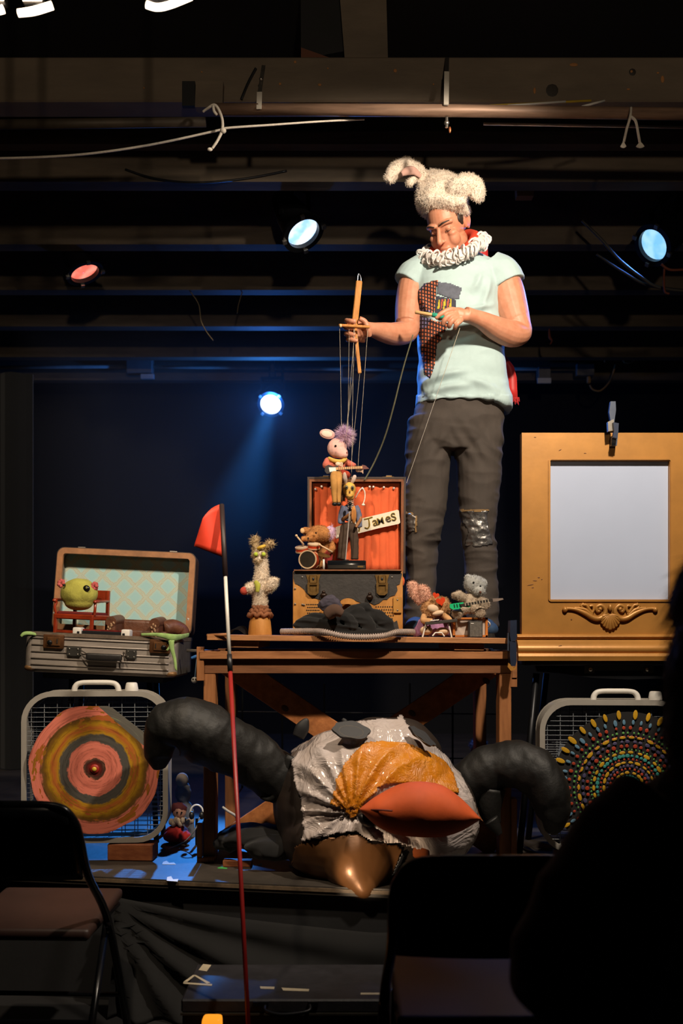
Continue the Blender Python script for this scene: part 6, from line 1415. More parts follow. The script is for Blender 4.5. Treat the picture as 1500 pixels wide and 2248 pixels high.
for (a, b) in (((936, 1368), (928, 1396)), ((985, 1368), (992, 1398))):
    bm = nb(); cyl(bm, P(*a, dk2), V((P(*b, dk2).x, dk2, tz(P(*b, dk2).x))), 0.003, 8); obj('stand_leg', bm, WHITEP, kb)
bm = nb(); tube(bm, [P(950, 1396, dk2), P(956, 1389, dk2), P(970, 1389, dk2), P(976, 1397, dk2)], 0.003, 6); obj('foot_pedal', bm, WHITEP, kb)
# ------------------------------------------------------------------ teddy with a green guitar on an amplifier
dy_ = 3.93
am = thing('toy_amplifier', 'small orange framed amplifier the grey teddy sits on', 'toy amplifier', V((P(1029, 0, dy_).x, dy_, tz(P(1029, 0, dy_).x))))
z0_, z1_ = tz(P(1029, 0, dy_).x) + 0.0018, P(0, 1356, dy_).z; xl_, xr_ = P(991, 0, dy_).x, P(1067, 0, dy_).x
ORW = mat('orange amp wood', 'c0702c', 0.5, var=0.2, scale=20)
for nm, c, s in (('side_panel', (xl_ + 0.005, (z0_ + z1_) / 2), (0.010, z1_ - z0_)), ('side_panel', (xr_ - 0.005, (z0_ + z1_) / 2), (0.010, z1_ - z0_)), ('top_panel', ((xl_ + xr_) / 2, z1_ - 0.004), (xr_ - xl_, 0.008)), ('base_panel', ((xl_ + xr_) / 2, z0_ + 0.004), (xr_ - xl_, 0.008))):
    bm = nb(); box(bm, (c[0], dy_ - 0.02, c[1]), (s[0], 0.07, s[1]), bev=0.001); obj(nm, bm, ORW, am)
bm = nb(); box(bm, ((xl_ + xr_) / 2, dy_ - 0.035, (z0_ + z1_) / 2), (xr_ - xl_ - 0.021, 0.03, z1_ - z0_ - 0.017)); obj('cloth_front', bm, mat('pale grille cloth', 'b8a698', 0.8, var=0.1), am)
xs0, xs1 = P(1030, 0, 3.83).x, P(1060, 0, 3.83).x; zs1 = P(0, 1363, 3.83).z
sp = thing('toy_speaker', 'small dark grey speaker box leaning against the amplifier', 'toy speaker', V(((xs0 + xs1) / 2, 3.85, tz(xs0))))
bm = nb(); box(bm, ((xs0 + xs1) / 2, 3.852, (tz(xs0) + zs1) / 2 + 0.0005), (xs1 - xs0, 0.045, zs1 - tz(xs0) - 0.001), bev=0.002); obj('body', bm, mat('dark speaker box', '2c2826', 0.6), sp)
bm = nb(); box(bm, ((xs0 + xs1) / 2, 3.828, (tz(xs0) + zs1) / 2), (xs1 - xs0 - 0.007, 0.003, zs1 - tz(xs0) - 0.008)); obj('grille', bm, mat('grey speaker mesh', '56524c', 0.8, var=0.3, scale=120), sp)
bm = nb(); box(bm, (xs0 + 0.012, 3.8255, zs1 - 0.010), (0.011, 0.002, 0.003)); obj('badge', bm, WHITEP, sp)
td = thing('teddy_puppet', 'grey teddy bear sitting on the amplifier with a green guitar', 'puppet', P(1030, 1356, dy_))
GRY = mat('mottled grey plush', '9a8a78', 0.95, var=0.3, scale=26, bump=0.4, bscale=100, c2='b8a690'); GRY2 = mat('silver plush', 'a0a09c', 0.95, var=0.2, scale=30)
hd_ = plush('head', lambda b: (E(b, 1043, 1284, dy_, 25, 21, 20, 12), E(b, 1052, 1297, dy_ - 0.025, 14, 11, 12), E(b, 1028, 1269, dy_, 9, 9, 6), E(b, 1063, 1280, dy_, 8, 10, 6)), GRY2, td, 0.003, 0.002, 1400, 0.006, 0.0007, 0.2, 6)
bead(hd_, 1040, 1279, dy_ - 0.034, 2.4); bead(hd_, 1055, 1287, dy_ - 0.036, 2.4); bead(hd_, 1055, 1300, dy_ - 0.050, 3, 'nose', mat('brown nose', '5a3424', 0.6))
plush('body', lambda b: (E(b, 1034, 1325, dy_, 24, 23, 18), T(b, [(1022, 1314, -0.01, 9), (1012, 1310, -0.03, 10), (1003, 1304, -0.035, 12), (1001, 1300, -0.035, 10)], dy_), T(b, [(1050, 1318, -0.01, 9), (1062, 1322, -0.05, 10), (1066, 1328, -0.085, 11)], dy_), T(b, [(1022, 1338, -0.02, 11), (1008, 1340, -0.06, 11), (1003, 1350, -0.096, 12)], dy_), T(b, [(1044, 1338, -0.02, 11), (1052, 1340, -0.06, 11), (1055, 1347, -0.096, 12)], dy_)), GRY, td, 0.003, 0.002, 2600, 0.007, 0.0007, 0.3, 7)
gg = thing('toy_guitar', 'bright green toy electric guitar in the lap of the grey teddy', 'toy guitar', P(1010, 1338, dy_ - 0.115))
dgg = dy_ - 0.118
bm = nb(); pprism(bm, [(988, 1326), (1002, 1324), (1018, 1322), (1018, 1327), (1026, 1328), (1036, 1330), (1030, 1333), (1016, 1332), (1008, 1337), (994, 1338), (988, 1334)], dgg, 0.010); obj('guitar_body', bm, mat('bright green plastic', '1fb878', 0.35), gg)
bm = nb(); beam(bm, P(1012, 1329, dgg - 0.002), P(1082, 1317, dgg - 0.002), 0.010, 0.006, up=(0, 1, 0)); obj('neck', bm, mat('dark neck', '2a221c', 0.5), gg)
bm = nb(); pprism(bm, [(1080, 1314), (1104, 1313), (1106, 1316), (1092, 1320), (1080, 1321)], dgg, 0.005); obj('headstock', bm, mat('grey headstock', '7a6a60', 0.5), gg)
bm = nb()
for k in range(9): x = 1022 + k * 6.3; box(bm, P(x, 1327.5 - (x - 1020) * 0.17, dgg - 0.0055), (0.002, 0.001, 0.011), RY(-10))
obj('frets', bm, mat('pale frets', 'c8b8a0', 0.4), gg, kind='stuff')
bm = nb()
for k in range(3): box(bm, P(998 + k * 6, 1330 - k * 0.8, dgg - 0.001), (0.003, 0.003, 0.012), RY(-10))
obj('pickups', bm, BLKP, gg, kind='stuff')
bm = nb(); T(bm, [(1066, 1362, 0, 1.5), (1074, 1366, -0.01, 1.5), (1076, 1373, -0.01, 1.5), (1070, 1378, 0, 1.5)], dy_ - 0.01, 5, 6); obj('cord_loop', bm, ROPE, label='tiny white cord loop at the side of the orange amplifier', cat='cord', smooth=True)
# ================================================================== THE INFLATABLE BIRD
dD = 3.62
bd_ = thing('inflatable_bird', 'large inflated black and white bird puppet with an orange beak under the table', 'puppet', V((P(810, 0, 3.5).x, 3.6, STZ)))
DRK = mat('dark brown nylon', '2a221d', 0.5, var=0.15, scale=6, bump=0.3, bscale=12)
bm = nb()
E(bm, 812, 1735, 3.68, 190, 140, 140, seg=28); E(bm, 790, 1835, 3.64, 175, 105, 130, seg=24); E(bm, 695, 1765, 3.70, 95, 135, 110, seg=24); E(bm, 940, 1790, 3.66, 108, 115, 115, seg=24); E(bm, 850, 1650, 3.70, 120, 78, 100, seg=24)
T(bm, [(790, 1870, -0.06, 100), (793, 1915, -0.14, 66), (799, 1950, -0.19, 28), (801, 1966, -0.21, 8)], 3.60, 5, 20)
bm = remesh(bm, 0.0065, 8)
rough_up(bm, 0.008, 9, 4)
BIRD = bm
bb = obj('body', bm, DRK, bd_, True, keep=True)
BAG = NT('crinkled white plastic'); BAG.p(Roughness=0.12); BAG.b.inputs['Coat Weight'].default_value = 0.5
BAG.col(BAG.ramp(BAG.noise(6, 3), [(0.3, 'a89a92'), (0.7, 'beb4b2')])); BAG.bump(BAG.noise(9, 3, 0.5, (1, 1, 1), dist=2.0), 0.8, 0.03)
def crease(cx_, cy_, nfold, am):
    def f(c):
        x, y = px_of(c); a = math.atan2(y - cy_, x - cx_); r = math.hypot(x - cx_, y - cy_)
        return am * (1 - abs(math.sin(a * nfold + 1.5 * nz(c, (6, 6, 6), 2)))) * math.exp(-((r - 70) / 90) ** 2) + 0.004 * nz(c, (14, 14, 14), 7)
    return f
cr = crease(775, 1778, 9, 0.018)
q = patch(BIRD, [(640, 1634), (668, 1602), (700, 1596), (790, 1588), (840, 1582), (870, 1584), (882, 1570), (892, 1596), (945, 1630), (980, 1668), (1008, 1700), (1030, 1745), (1048, 1792), (1044, 1850), (1040, 1896), (978, 1888), (920, 1862), (870, 1850), (812, 1848), (785, 1828), (740, 1832), (664, 1846), (672, 1820), (662, 1740), (650, 1715)], 0.010, 0.004, -0.02, cr)
obj('face_sheet', q, BAG.m, bd_, True)
ORP = NT('orange plastic sheet'); ORP.p(Roughness=0.3); ORP.b.inputs['Coat Weight'].default_value = 0.4
ORP.col(ORP.ramp(ORP.noise(5, 3), [(0.3, 'b86a10'), (0.7, 'cf861e')])); ORP.bump(ORP.noise(18, 5, 0.65, dist=1.0), 0.7, 0.02)
q = patch(BIRD, [(738, 1735), (742, 1710), (756, 1688), (775, 1662), (805, 1640), (850, 1633), (895, 1634), (935, 1652), (968, 1675), (990, 1705), (1002, 1745), (985, 1740), (940, 1725), (880, 1718), (830, 1730), (800, 1765), (775, 1795), (755, 1770), (730, 1760)], 0.018, 0.004, -0.02, cr)
obj('cheek_sheet', q, ORP.m, bd_, True)
GLD = mat('bronze satin', '6e4a2c', 0.32, 0.35, var=0.15, scale=6, bump=0.25, bscale=10)
q = patch(BIRD, [(650, 1860), (668, 1848), (740, 1836), (785, 1832), (812, 1852), (870, 1854), (882, 1865), (860, 1920), (830, 1965), (800, 1985), (760, 1965), (690, 1935), (640, 1905)], 0.006, 0.003, 0.3); obj('chest', q, GLD, bd_, True)
q = patch(BIRD, [(884, 1866), (886, 1880), (836, 1968), (828, 1968), (858, 1918)], 0.010, 0.004, 0.3)
if len(q.faces): obj('chest_seam', q, BLKP, bd_, True)
BIRD.free()
BKM = mat('orange red beak nylon', 'c2511f', 0.75, var=0.14, scale=9, bump=0.3, bscale=14)
def lens(L, R, ups, downs, d, th):
    bm = nb(); n, m = 24, 12
    def cur_(pts, u): 
        s = spl(pts, 12); i = min(len(s) - 1, max(0, round(u * (len(s) - 1)))); return s[i]
    A = {}; B = {}
    for i in range(n + 1):
        u = i / n
        U = cur_([L] + ups + [R], u); D = cur_([L] + downs + [R], u)
        for j in range(m + 1):
            v = j / m; x = U[0] + (D[0] - U[0]) * v; y = U[1] + (D[1] - U[1]) * v
            t_ = th * (max(0.0, math.sin(PI * u)) ** 0.55) * (max(0.0, math.sin(PI * v)) ** 0.55)
            t_ += 0.006 * math.sin(x * 0.07) * math.sin(PI * v) * math.sin(PI * u)
            edge = i in (0, n) or j in (0, m)
            A[i, j] = bm.verts.new(P(x, y, d - t_)); B[i, j] = A[i, j] if edge else bm.verts.new(P(x, y, d + t_ * 0.8))
    for i in range(n):
        for j in range(m):
            for S in (A, B):
                try: bm.faces.new((S[i, j], S[i + 1, j], S[i + 1, j + 1], S[i, j + 1]))
                except ValueError: pass
    bmesh.ops.remove_doubles(bm, verts=bm.verts, dist=1e-5); return bm
bm = lens((788, 1777), (1057, 1798), [(830, 1745), (890, 1718), (960, 1720), (1010, 1750)], [(830, 1815), (880, 1834), (960, 1838), (1010, 1826)], 3.36, 0.085)
bk = obj('beak', bm, BKM, bd_, True)
bm = nb(); T(bm, [(790, 1778, -0.0, 2), (830, 1778, -0.072, 2.2), (862, 1780, -0.085, 2.2)], 3.36, 6, 8); obj('mouth_crease', bm, mat('dark crease', '5a1c0c', 0.7), bk, True)
bm = nb(); E(bm, 806, 1800, 3.40, 24, 14, 16, 30); obj('mouth_gap', bm, BLKP, bd_, True)
bm = nb()
for pts, d_ in (([(800, 1800, 0, 8), (830, 1840, 0.03, 20), (880, 1862, 0.05, 22), (940, 1866, 0.06, 18)], 3.44),): T(bm, pts, d_, 5, 12, 0.6)
obj('lower_lip', bm, mat('dusky orange sheet', '7a3c1c', 0.4), bd_, True)
EYE = mat('black eye cloth', '151416', 0.6)
for (x, y, rx, ry, ro, d_, nm) in ((771, 1606, 41, 22, 8, 3.515, 0), (925, 1618, 34, 10, -38 + 76, 3.53, 1)):
    bm = nb(); N_ = 32; kq = d_ / F
    prism(bm, [((rx + 3 * math.sin(6 * a)) * kq * math.cos(a), (ry + 2 * math.sin(5 * a)) * kq * math.sin(a)) for a in [2 * PI * i / N_ for i in range(N_)]], 0, 0.012, TR(P(x, y, d_)) @ RY(ro) @ RX(-38) @ XZ); e = obj('eye', bm, EYE, bd_)
    bm = nb(); q = [TR(P(x, y, d_ - 0.013)) @ RY(ro) @ RX(-38) @ V((rx * 0.66 * kq * math.cos(a), 0, ry * 0.66 * kq * math.sin(a))) for a in [2 * PI * i / 28 for i in range(28)]]; tube(bm, q, 0.0016, 6, closed=True); obj('eye_stitch', bm, mat('grey thread', '5a544c', 0.8), e)
for pts in ([(655, 1618, 0, 14), (664, 1598, 0, 16), (672, 1582, 0, 8), (674, 1577, 0, 2)], [(750, 1600, 0, 10), (757, 1586, 0, 8), (752, 1578, 0, 3)]):
    bm = nb(); T(bm, pts, 3.60, 5, 10, 0.5); obj('tuft', bm, EYE, bd_, True)
WNG = mat('black puffy nylon', '0b0a08', 0.6, var=0.15, scale=8, bump=0.6, bscale=30)
def wing(pts, d, nm, tip=None):
    q = spl(pts, 14); bm = nb(); C_ = []; R_ = []
    for i, p in enumerate(q):
        C_.append(P(p[0], p[1], d + p[2])); R_.append(p[3] * d / F * (1 + 0.05 * abs(math.sin(i * 0.22))))
    tube(bm, C_, R_, 28); bm = remesh(bm, 0.006, 4)
    disp(bm, lambda c, n: 0.010 * (0.5 - abs(nz(c, (7, 7, 7), 9)) * 1.6) + 0.003 * nz(c, (40, 12, 24), 3)); return obj('wing', bm, WNG, bd_, True)
wing([(640, 1725, 0.05, 52), (590, 1690, 0.02, 58), (540, 1655, -0.02, 58), (480, 1625, -0.06, 62), (425, 1600, -0.09, 62), (385, 1595, -0.10, 58), (358, 1612, -0.10, 42), (348, 1650, -0.09, 30), (350, 1690, -0.08, 14)], 3.66, 'a')
wing([(1015, 1735, 0.03, 48), (1050, 1705, 0.0, 52), (1095, 1682, -0.02, 50), (1150, 1682, -0.06, 50), (1195, 1715, -0.10, 46), (1212, 1765, -0.11, 38), (1216, 1800, -0.11, 26), (1210, 1825, -0.10, 12)], 3.72, 'b')
for pts in ([(1078, 1800, 0, 18), (1090, 1818, 0, 12), (1098, 1832, 0, 6)], [(640, 1660, 0, 12), (612, 1720, 0, 14), (594, 1752, 0, 8), (572, 1750, 0, 3)]):
    bm = nb(); T(bm, pts, 3.62, 5, 10, 0.6); obj('loose_cloth', bm, WNG, bd_, True)
bm = nb(); T(bm, [(1080, 1730, 0, 30), (1075, 1775, 0, 26), (1085, 1810, 0, 16)], 3.68, 5, 14); obj('wing_fold', bm, WNG, bd_, True)
# dark slack cloth on the floor left of the bird
bm = nb(); E(bm, 560, 1838, 3.72, 80, 26, 40); E(bm, 600, 1860, 3.66, 60, 22, 40); E(bm, 520, 1850, 3.74, 50, 16, 30); bm = remesh(bm, 0.006, 3); disp(bm, lambda c, n: 0.012 * (1 - abs(nz(c, (12, 12, 16), 3)) * 3))
for v in bm.verts: v.co.z = max(v.co.z, STZ + 0.001)
obj('floor_cloth', bm, BCL, label='crumpled black cloth on the stage left of the bird', cat='cloth', smooth=True)
# ================================================================== STAGE FLOOR BITS
def FP(px, py, z=STZ): d = (CZ - z) * F / (py - HZ); return P(px, py, d)
def floor_poly(pts, h=0.0012):
    bm = nb(); w_ = [FP(x, y) for x, y in pts]; prism(bm, [(v.x, v.y) for v in w_], STZ + 0.0004, STZ + h); return bm
WTP = mat('white gaffer tape', 'c8c4b8', 0.7); GTP = mat('green tape bit', '3f9a4a', 0.7); BTP = mat('blue tape bit', '3a7ab0', 0.7)
obj('tape_mark', floor_poly([(367, 1926), (376, 1924), (380, 1931), (392, 1930), (390, 1936), (366, 1934)]), WTP, label='white L shaped tape mark near the stage edge', cat='tape mark')
obj('tape_mark', floor_poly([(358, 1893), (366, 1890), (372, 1895), (382, 1893), (386, 1898), (356, 1898)]), WTP, label='white corner tape mark in the blue light', cat='tape mark')
obj('tape_mark', floor_poly([(478, 1905), (486, 1903), (500, 1906), (498, 1908), (478, 1907)]), GTP, label='small green tape mark in front of the wood offcut', cat='tape mark')
obj('tape_mark', floor_poly([(567, 1897), (576, 1896), (575, 1901), (567, 1901)]), BTP, label='tiny blue tape bit right of the wood offcut', cat='tape mark')
obj('tape_mark', floor_poly([(634, 1901), (652, 1902), (652, 1906), (636, 1905)]), BTP, label='blue tape strip left of the bird chest', cat='tape mark')
c = FP(521, 1904); bm = nb(); box(bm, (c.x, c.y + 0.02, STZ + 0.0125), (0.108, 0.04, 0.024), RZ(-2), bev=0.002); obj('wood_offcut', bm, WB, label='flat brown wood offcut lying on the stage by the flag pole', cat='wood piece')
c = FP(418, 1862)
bm = nb(); T(bm, [(348, 1872, -0.0, 1.6), (385, 1858, 0, 1.6), (412, 1842, 0, 1.6), (432, 1815, 0, 1.6), (438, 1795, 0, 1.6)], 4.02, 6, 6); obj('grey_cable', bm, mat('grey cable', '8a8a8c', 0.5), label='thin grey cable curving from the toys to the left fan', cat='cable', smooth=True)
# toys behind the left fan
dty = 4.14; zf = lambda py: P(0, py, dty)
rs = thing('red_doll', 'red suited doll slumped on the stage behind the left fan', 'doll', V((P(392, 0, dty).x, dty, STZ)))
RDC = mat('red velour', 'a8201c', 0.85)
plush('body', lambda b: (E(b, 388, 1830, dty, 28, 20, 20), E(b, 376, 1836, dty - 0.03, 18, 13, 18), E(b, 404, 1836, dty - 0.03, 16, 12, 18)), RDC, rs, 0.004, 0.002)
bm = nb()
for k in range(10): E(bm, 376 + k * 5, 1804 + 4 * math.sin(k * 2), dty - 0.02, 6, 8, 8, seg=8)
obj('frill', bm, mat('beige frill', 'b09a80', 0.9), rs, True)
bm = nb(); E(bm, 394, 1782, dty, 15, 16, 14); hdd = obj('head', bm, mat('doll face', 'a87860', 0.7), rs, True)
bm = nb(); E(bm, 393, 1775, dty + 0.005, 18, 14, 15); rough_up(bm, 0.005, 60); obj('hair', bm, mat('dark red hair', '4a1214', 0.9), hdd, True)
bead(hdd, 389, 1784, dty - 0.027, 2); bead(hdd, 399, 1784, dty - 0.027, 2)
gd = thing('grey_doll', 'grey cloth figure leaning behind the left fan above the red doll', 'doll', V((P(405, 0, 4.26).x, 4.26, STZ)))
plush('body', lambda b: (E(b, 405, 1795, 4.26, 22, 40, 18), E(b, 402, 1740, 4.26, 18, 26, 16), T(b, [(395, 1800, 0, 10), (388, 1825, 0, 9), (384, 1846, 0, 9)], 4.26), T(b, [(415, 1800, 0, 10), (420, 1825, 0, 9), (424, 1846, 0, 9)], 4.26)), mat('grey blue cloth', '6a6e78', 0.9, var=0.3), gd, 0.004, 0.003)
bm = nb(); E(bm, 400, 1712, 4.25, 14, 16, 13); obj('head', bm, mat('pale cloth head', '8a8078', 0.9), gd, True)
hp = thing('headphones', 'pale headphones leaning against the left table leg', 'headphones', P(432, 1800, 4.08))
bm = nb(); q = [P(432 + 14 * math.cos(a), 1784 - 17 * math.sin(a), 4.08) for a in [PI * (-0.15 + 1.3 * i / 16) for i in range(17)]]; tube(bm, q, 0.004, 8); obj('headband', bm, WHITEP, hp, True)
for x in (421, 443):
    bm = nb(); E(bm, x, 1790, 4.075, 6, 9, 8); obj('ear_cup', bm, BLKP, hp, True)
bm = nb(); cyl(bm, P(432, 1796, 4.09), V((P(432, 0, 4.09).x, 4.09, STZ)), 0.006, 8); obj('stand_post', bm, BLKM, hp)
# grey haired head behind the right leg
gh = thing('head_puppet', 'grey haired puppet head on a rod behind the right table leg', 'puppet', V((P(1050, 0, 4.5).x, 4.5, STZ)))
bm = nb(); E(bm, 1050, 1645, 4.5, 17, 19, 17); E(bm, 1048, 1655, 4.48, 12, 10, 12); bm = remesh(bm, 0.004, 3); obj('head', bm, mat('painted head', '6a4c40', 0.7), gh, True)
b0 = nb(); E(b0, 1051, 1636, 4.505, 19, 15, 18); o = obj('hair', b0, mat('grey hair', '8a8c92', 0.9), gh, True, keep=True); fur(b0, 700, 0.012, 0.001, MATS['grey hair'], gh, 0.2, 'hair_strands', seed=9); b0.free()
bm = nb(); cyl(bm, P(1050, 1660, 4.5), V((P(1050, 0, 4.5).x, 4.5, STZ)), 0.008, 8); obj('rod', bm, BLKM, gh)
# ================================================================== BELOW THE STAGE
bm = nb(); G = []
for i in range(26):
    t_ = i / 25; row = []
    for j in range(60):
        u_ = j / 59; x = -0.80 + 1.62 * u_
        a = math.atan2(t_ * 0.42, (x + 0.80) + 0.05)
        z_ = 0.40 - 0.40 * t_ + 0.02 * math.sin(x * 3) * (1 - t_) - 0.10 * (1 - t_) * min(1, max(0, (x + 0.8) / 0.9)) * (1 - t_)
        y_ = stagey(x) - 0.025 - 0.12 * t_ - 0.022 * math.sin(a * 22) * (0.35 + t_) - 0.012 * math.sin(x * 30 + t_ * 3) * t_
        row.append(V((x, y_, max(z_, 0.003))))
    G.append(row)
sheet(bm, G, 0.003); obj('stage_skirt', bm, mat('black skirt cloth', '080809', 0.95), label='black cloth gathered and draped over the stage front', cat='cloth', smooth=True)
# flight case on the floor
fc = thing('flight_case', 'flat black equipment case with tape scraps on the floor below the stage', 'case', (-0.12, 3.12, 0))
FCM = mat('scuffed black case', '232226', 0.55, var=0.35, scale=14, bump=0.2, detail=6)
xl_, xr_, yf, yb_, zt_ = P(400, 0, 2.95).x, P(905, 0, 2.95).x, 2.95, 3.26, 0.235
bm = nb(); box(bm, ((xl_ + xr_) / 2, (yf + yb_) / 2, 0.095), (xr_ - xl_, yb_ - yf, 0.19), bev=0.006); obj('body', bm, FCM, fc)
bm = nb(); box(bm, ((xl_ + xr_) / 2, (yf + yb_) / 2, 0.215), (xr_ - xl_ + 0.006, yb_ - yf + 0.006, 0.04), bev=0.005); ldd = obj('lid', bm, FCM, fc)
bm = nb(); box(bm, ((xl_ + xr_) / 2, yf - 0.004, 0.193), (xr_ - xl_ + 0.008, 0.008, 0.006)); obj('trim_strip', bm, mat('worn metal trim', '4a463e', 0.5, 0.6), fc)
TPE = mat('aged tape scrap', 'a89c84', 0.8)
def top_poly(pts, nm):
    bm = nb(); w_ = [FP(x, y, zt_) for x, y in pts]; prism(bm, [(v.x, v.y) for v in w_], zt_ + 0.0003, zt_ + 0.0012); obj(nm, bm, TPE, ldd)
for pts in ([(403, 2156), (424, 2141), (428, 2143), (411, 2156)], [(424, 2141), (430, 2141), (462, 2158), (454, 2160)], [(403, 2157), (466, 2161), (465, 2165), (402, 2160)], [(436, 2130), (446, 2117), (464, 2119), (454, 2133)], [(571, 2166), (603, 2167), (602, 2172), (572, 2171)], [(618, 2169), (679, 2172), (678, 2177), (622, 2175)], [(792, 2180), (850, 2180), (850, 2184), (792, 2184)], [(888, 2142), (900, 2142), (898, 2156), (886, 2156)]): top_poly(pts, 'tape_scrap')
bm = nb(); stube(bm, [(*P(582, 2208, 2.94), 0.006), (*P(584, 2220, 2.92), 0.006), (*P(620, 2228, 2.91), 0.007), (*P(676, 2220, 2.92), 0.006), (*P(680, 2206, 2.94), 0.006)], 5, 8); hh_ = obj('handle', bm, BLKM, fc, True)
bm = nb(); box(bm, P(573, 2204, 2.945), (0.045, 0.01, 0.014)); box(bm, P(688, 2204, 2.945), (0.03, 0.01, 0.014)); obj('handle_plate', bm, BLKM, hh_)
bm = nb(); box(bm, (P(466, 0, 2.80).x, 2.80, 0.212), (0.055, 0.05, 0.06), bev=0.012, seg=3); lm = thing('floor_lamp_box', 'small amber glowing lamp on the floor in front of the case', 'lamp', (P(466, 0, 2.80).x, 2.80, 0)); obj('glow_shade', bm, glow('amber glow', 'd88420', 1.5), lm, auto=50)
bm = nb(); box(bm, (P(466, 0, 2.80).x, 2.80, 0.091), (0.06, 0.055, 0.18), bev=0.004); obj('base', bm, BLKP, lm)
l_ = bpy.data.lights.new('lamp_light', 'SPOT'); l_.energy = 40; l_.color = (1.0, 0.74, 0.48); l_.spot_size = math.radians(17); l_.spot_blend = 0.6; l_.shadow_soft_size = 0.02
lo = bpy.data.objects.new('lamp_light', l_); C.objects.link(lo); lo.parent = lm; lo.location = (0.02, 0.035, 0.27); lo.rotation_euler = (P(795, 1915, 3.38) - V((P(466, 0, 2.80).x + 0.02, 2.835, 0.27))).to_track_quat('-Z', 'Y').to_euler()
# ================================================================== CHAIRS AND AUDIENCE
SEAT = mat('brown vinyl seat', '35231e', 0.5, var=0.12, scale=10); CHM = mat('black enamel tube', '101114', 0.25, 0.3)
def folding_chair(label, loc, rot=0):
    c = thing('folding_chair', label, 'chair', (0, 0, 0), group='folding chairs in the front row')
    hw = 0.215
    for s in (-1, 1):
        bm = nb(); stube(bm, [(s * 0.235, 0.30, 0.012, 0.0125), (s * 0.225, 0.10, 0.42, 0.0125), (s * hw, -0.09, 0.62, 0.0125), (s * hw, -0.17, 0.74, 0.0125), (s * (hw - 0.012), -0.195, 0.80, 0.0125), (s * (hw - 0.06), -0.205, 0.838, 0.0125), (0, -0.208, 0.842, 0.0125)], 6, 10); obj('side_frame', bm, CHM, c, True)
        bm = nb(); cyl(bm, (s * 0.205, 0.16, 0.44), (s * 0.225, -0.20, 0.012), 0.011, 10); obj('leg', bm, CHM, c, True)
        bm = nb(); E_ = ell(bm, (s * 0.224, 0.09, 0.435), (0.012, 0.02, 0.02)); obj('pivot', bm, CHM, c, True)
        for (x, y) in ((0.235, 0.30), (0.225, -0.20)):
            bm = nb(); cyl(bm, (s * x, y, 0.0), (s * x, y, 0.03), 0.016, 10); obj('rubber_foot', bm, BLKP, c)
    bm = nb(); G = []
    for i in range(9):
        t_ = i / 8; z_ = 0.615 + 0.222 * t_; row = []
        for j in range(17):
            u_ = -1 + 2 * j / 16; hwz = hw - 0.008 - (0.045 * max(0, (t_ - 0.75) / 0.25) ** 2)
            row.append(V((u_ * hwz, -0.125 - 0.085 * min(1, t_ * 1.15) - 0.022 * (1 - u_ * u_), z_)))
        G.append(row)
    sheet(bm, G, 0.016); obj('backrest', bm, CHM, c, True)
    bm = nb(); box(bm, (0, 0.17, 0.438), (0.40, 0.40, 0.035), bev=0.016, seg=3)
    for v in bm.verts: v.co.x *= 1 + 0.0 * v.co.y; v.co.z += 0.06 * (v.co.y - 0.17)
    st_ = obj('seat', bm, SEAT, c, auto=50)
    bm = nb(); box(bm, (0, 0.17, 0.415), (0.385, 0.385, 0.016), bev=0.004); obj('seat_pan', bm, CHM, st_)
    for y in (0.22, -0.06):
        bm = nb(); z_ = 0.16 if y > 0 else 0.18; yy_ = 0.228 if y > 0 else -0.055; cyl(bm, (-0.225, yy_, z_), (0.225, yy_, z_), 0.008, 8); obj('crossbar', bm, CHM, c)
    c.location = loc; c.rotation_euler = (0, 0, math.radians(rot)); return c
folding_chair('black folding chair with a brown seat at the lower left', (-0.945, 2.976, 0), -2)
folding_chair('black folding chair standing in front of the bird at lower right', (0.326, 2.30, 0), 0)
folding_chair('black folding chair under the seated spectator', (0.68, 1.20, 0), 0)
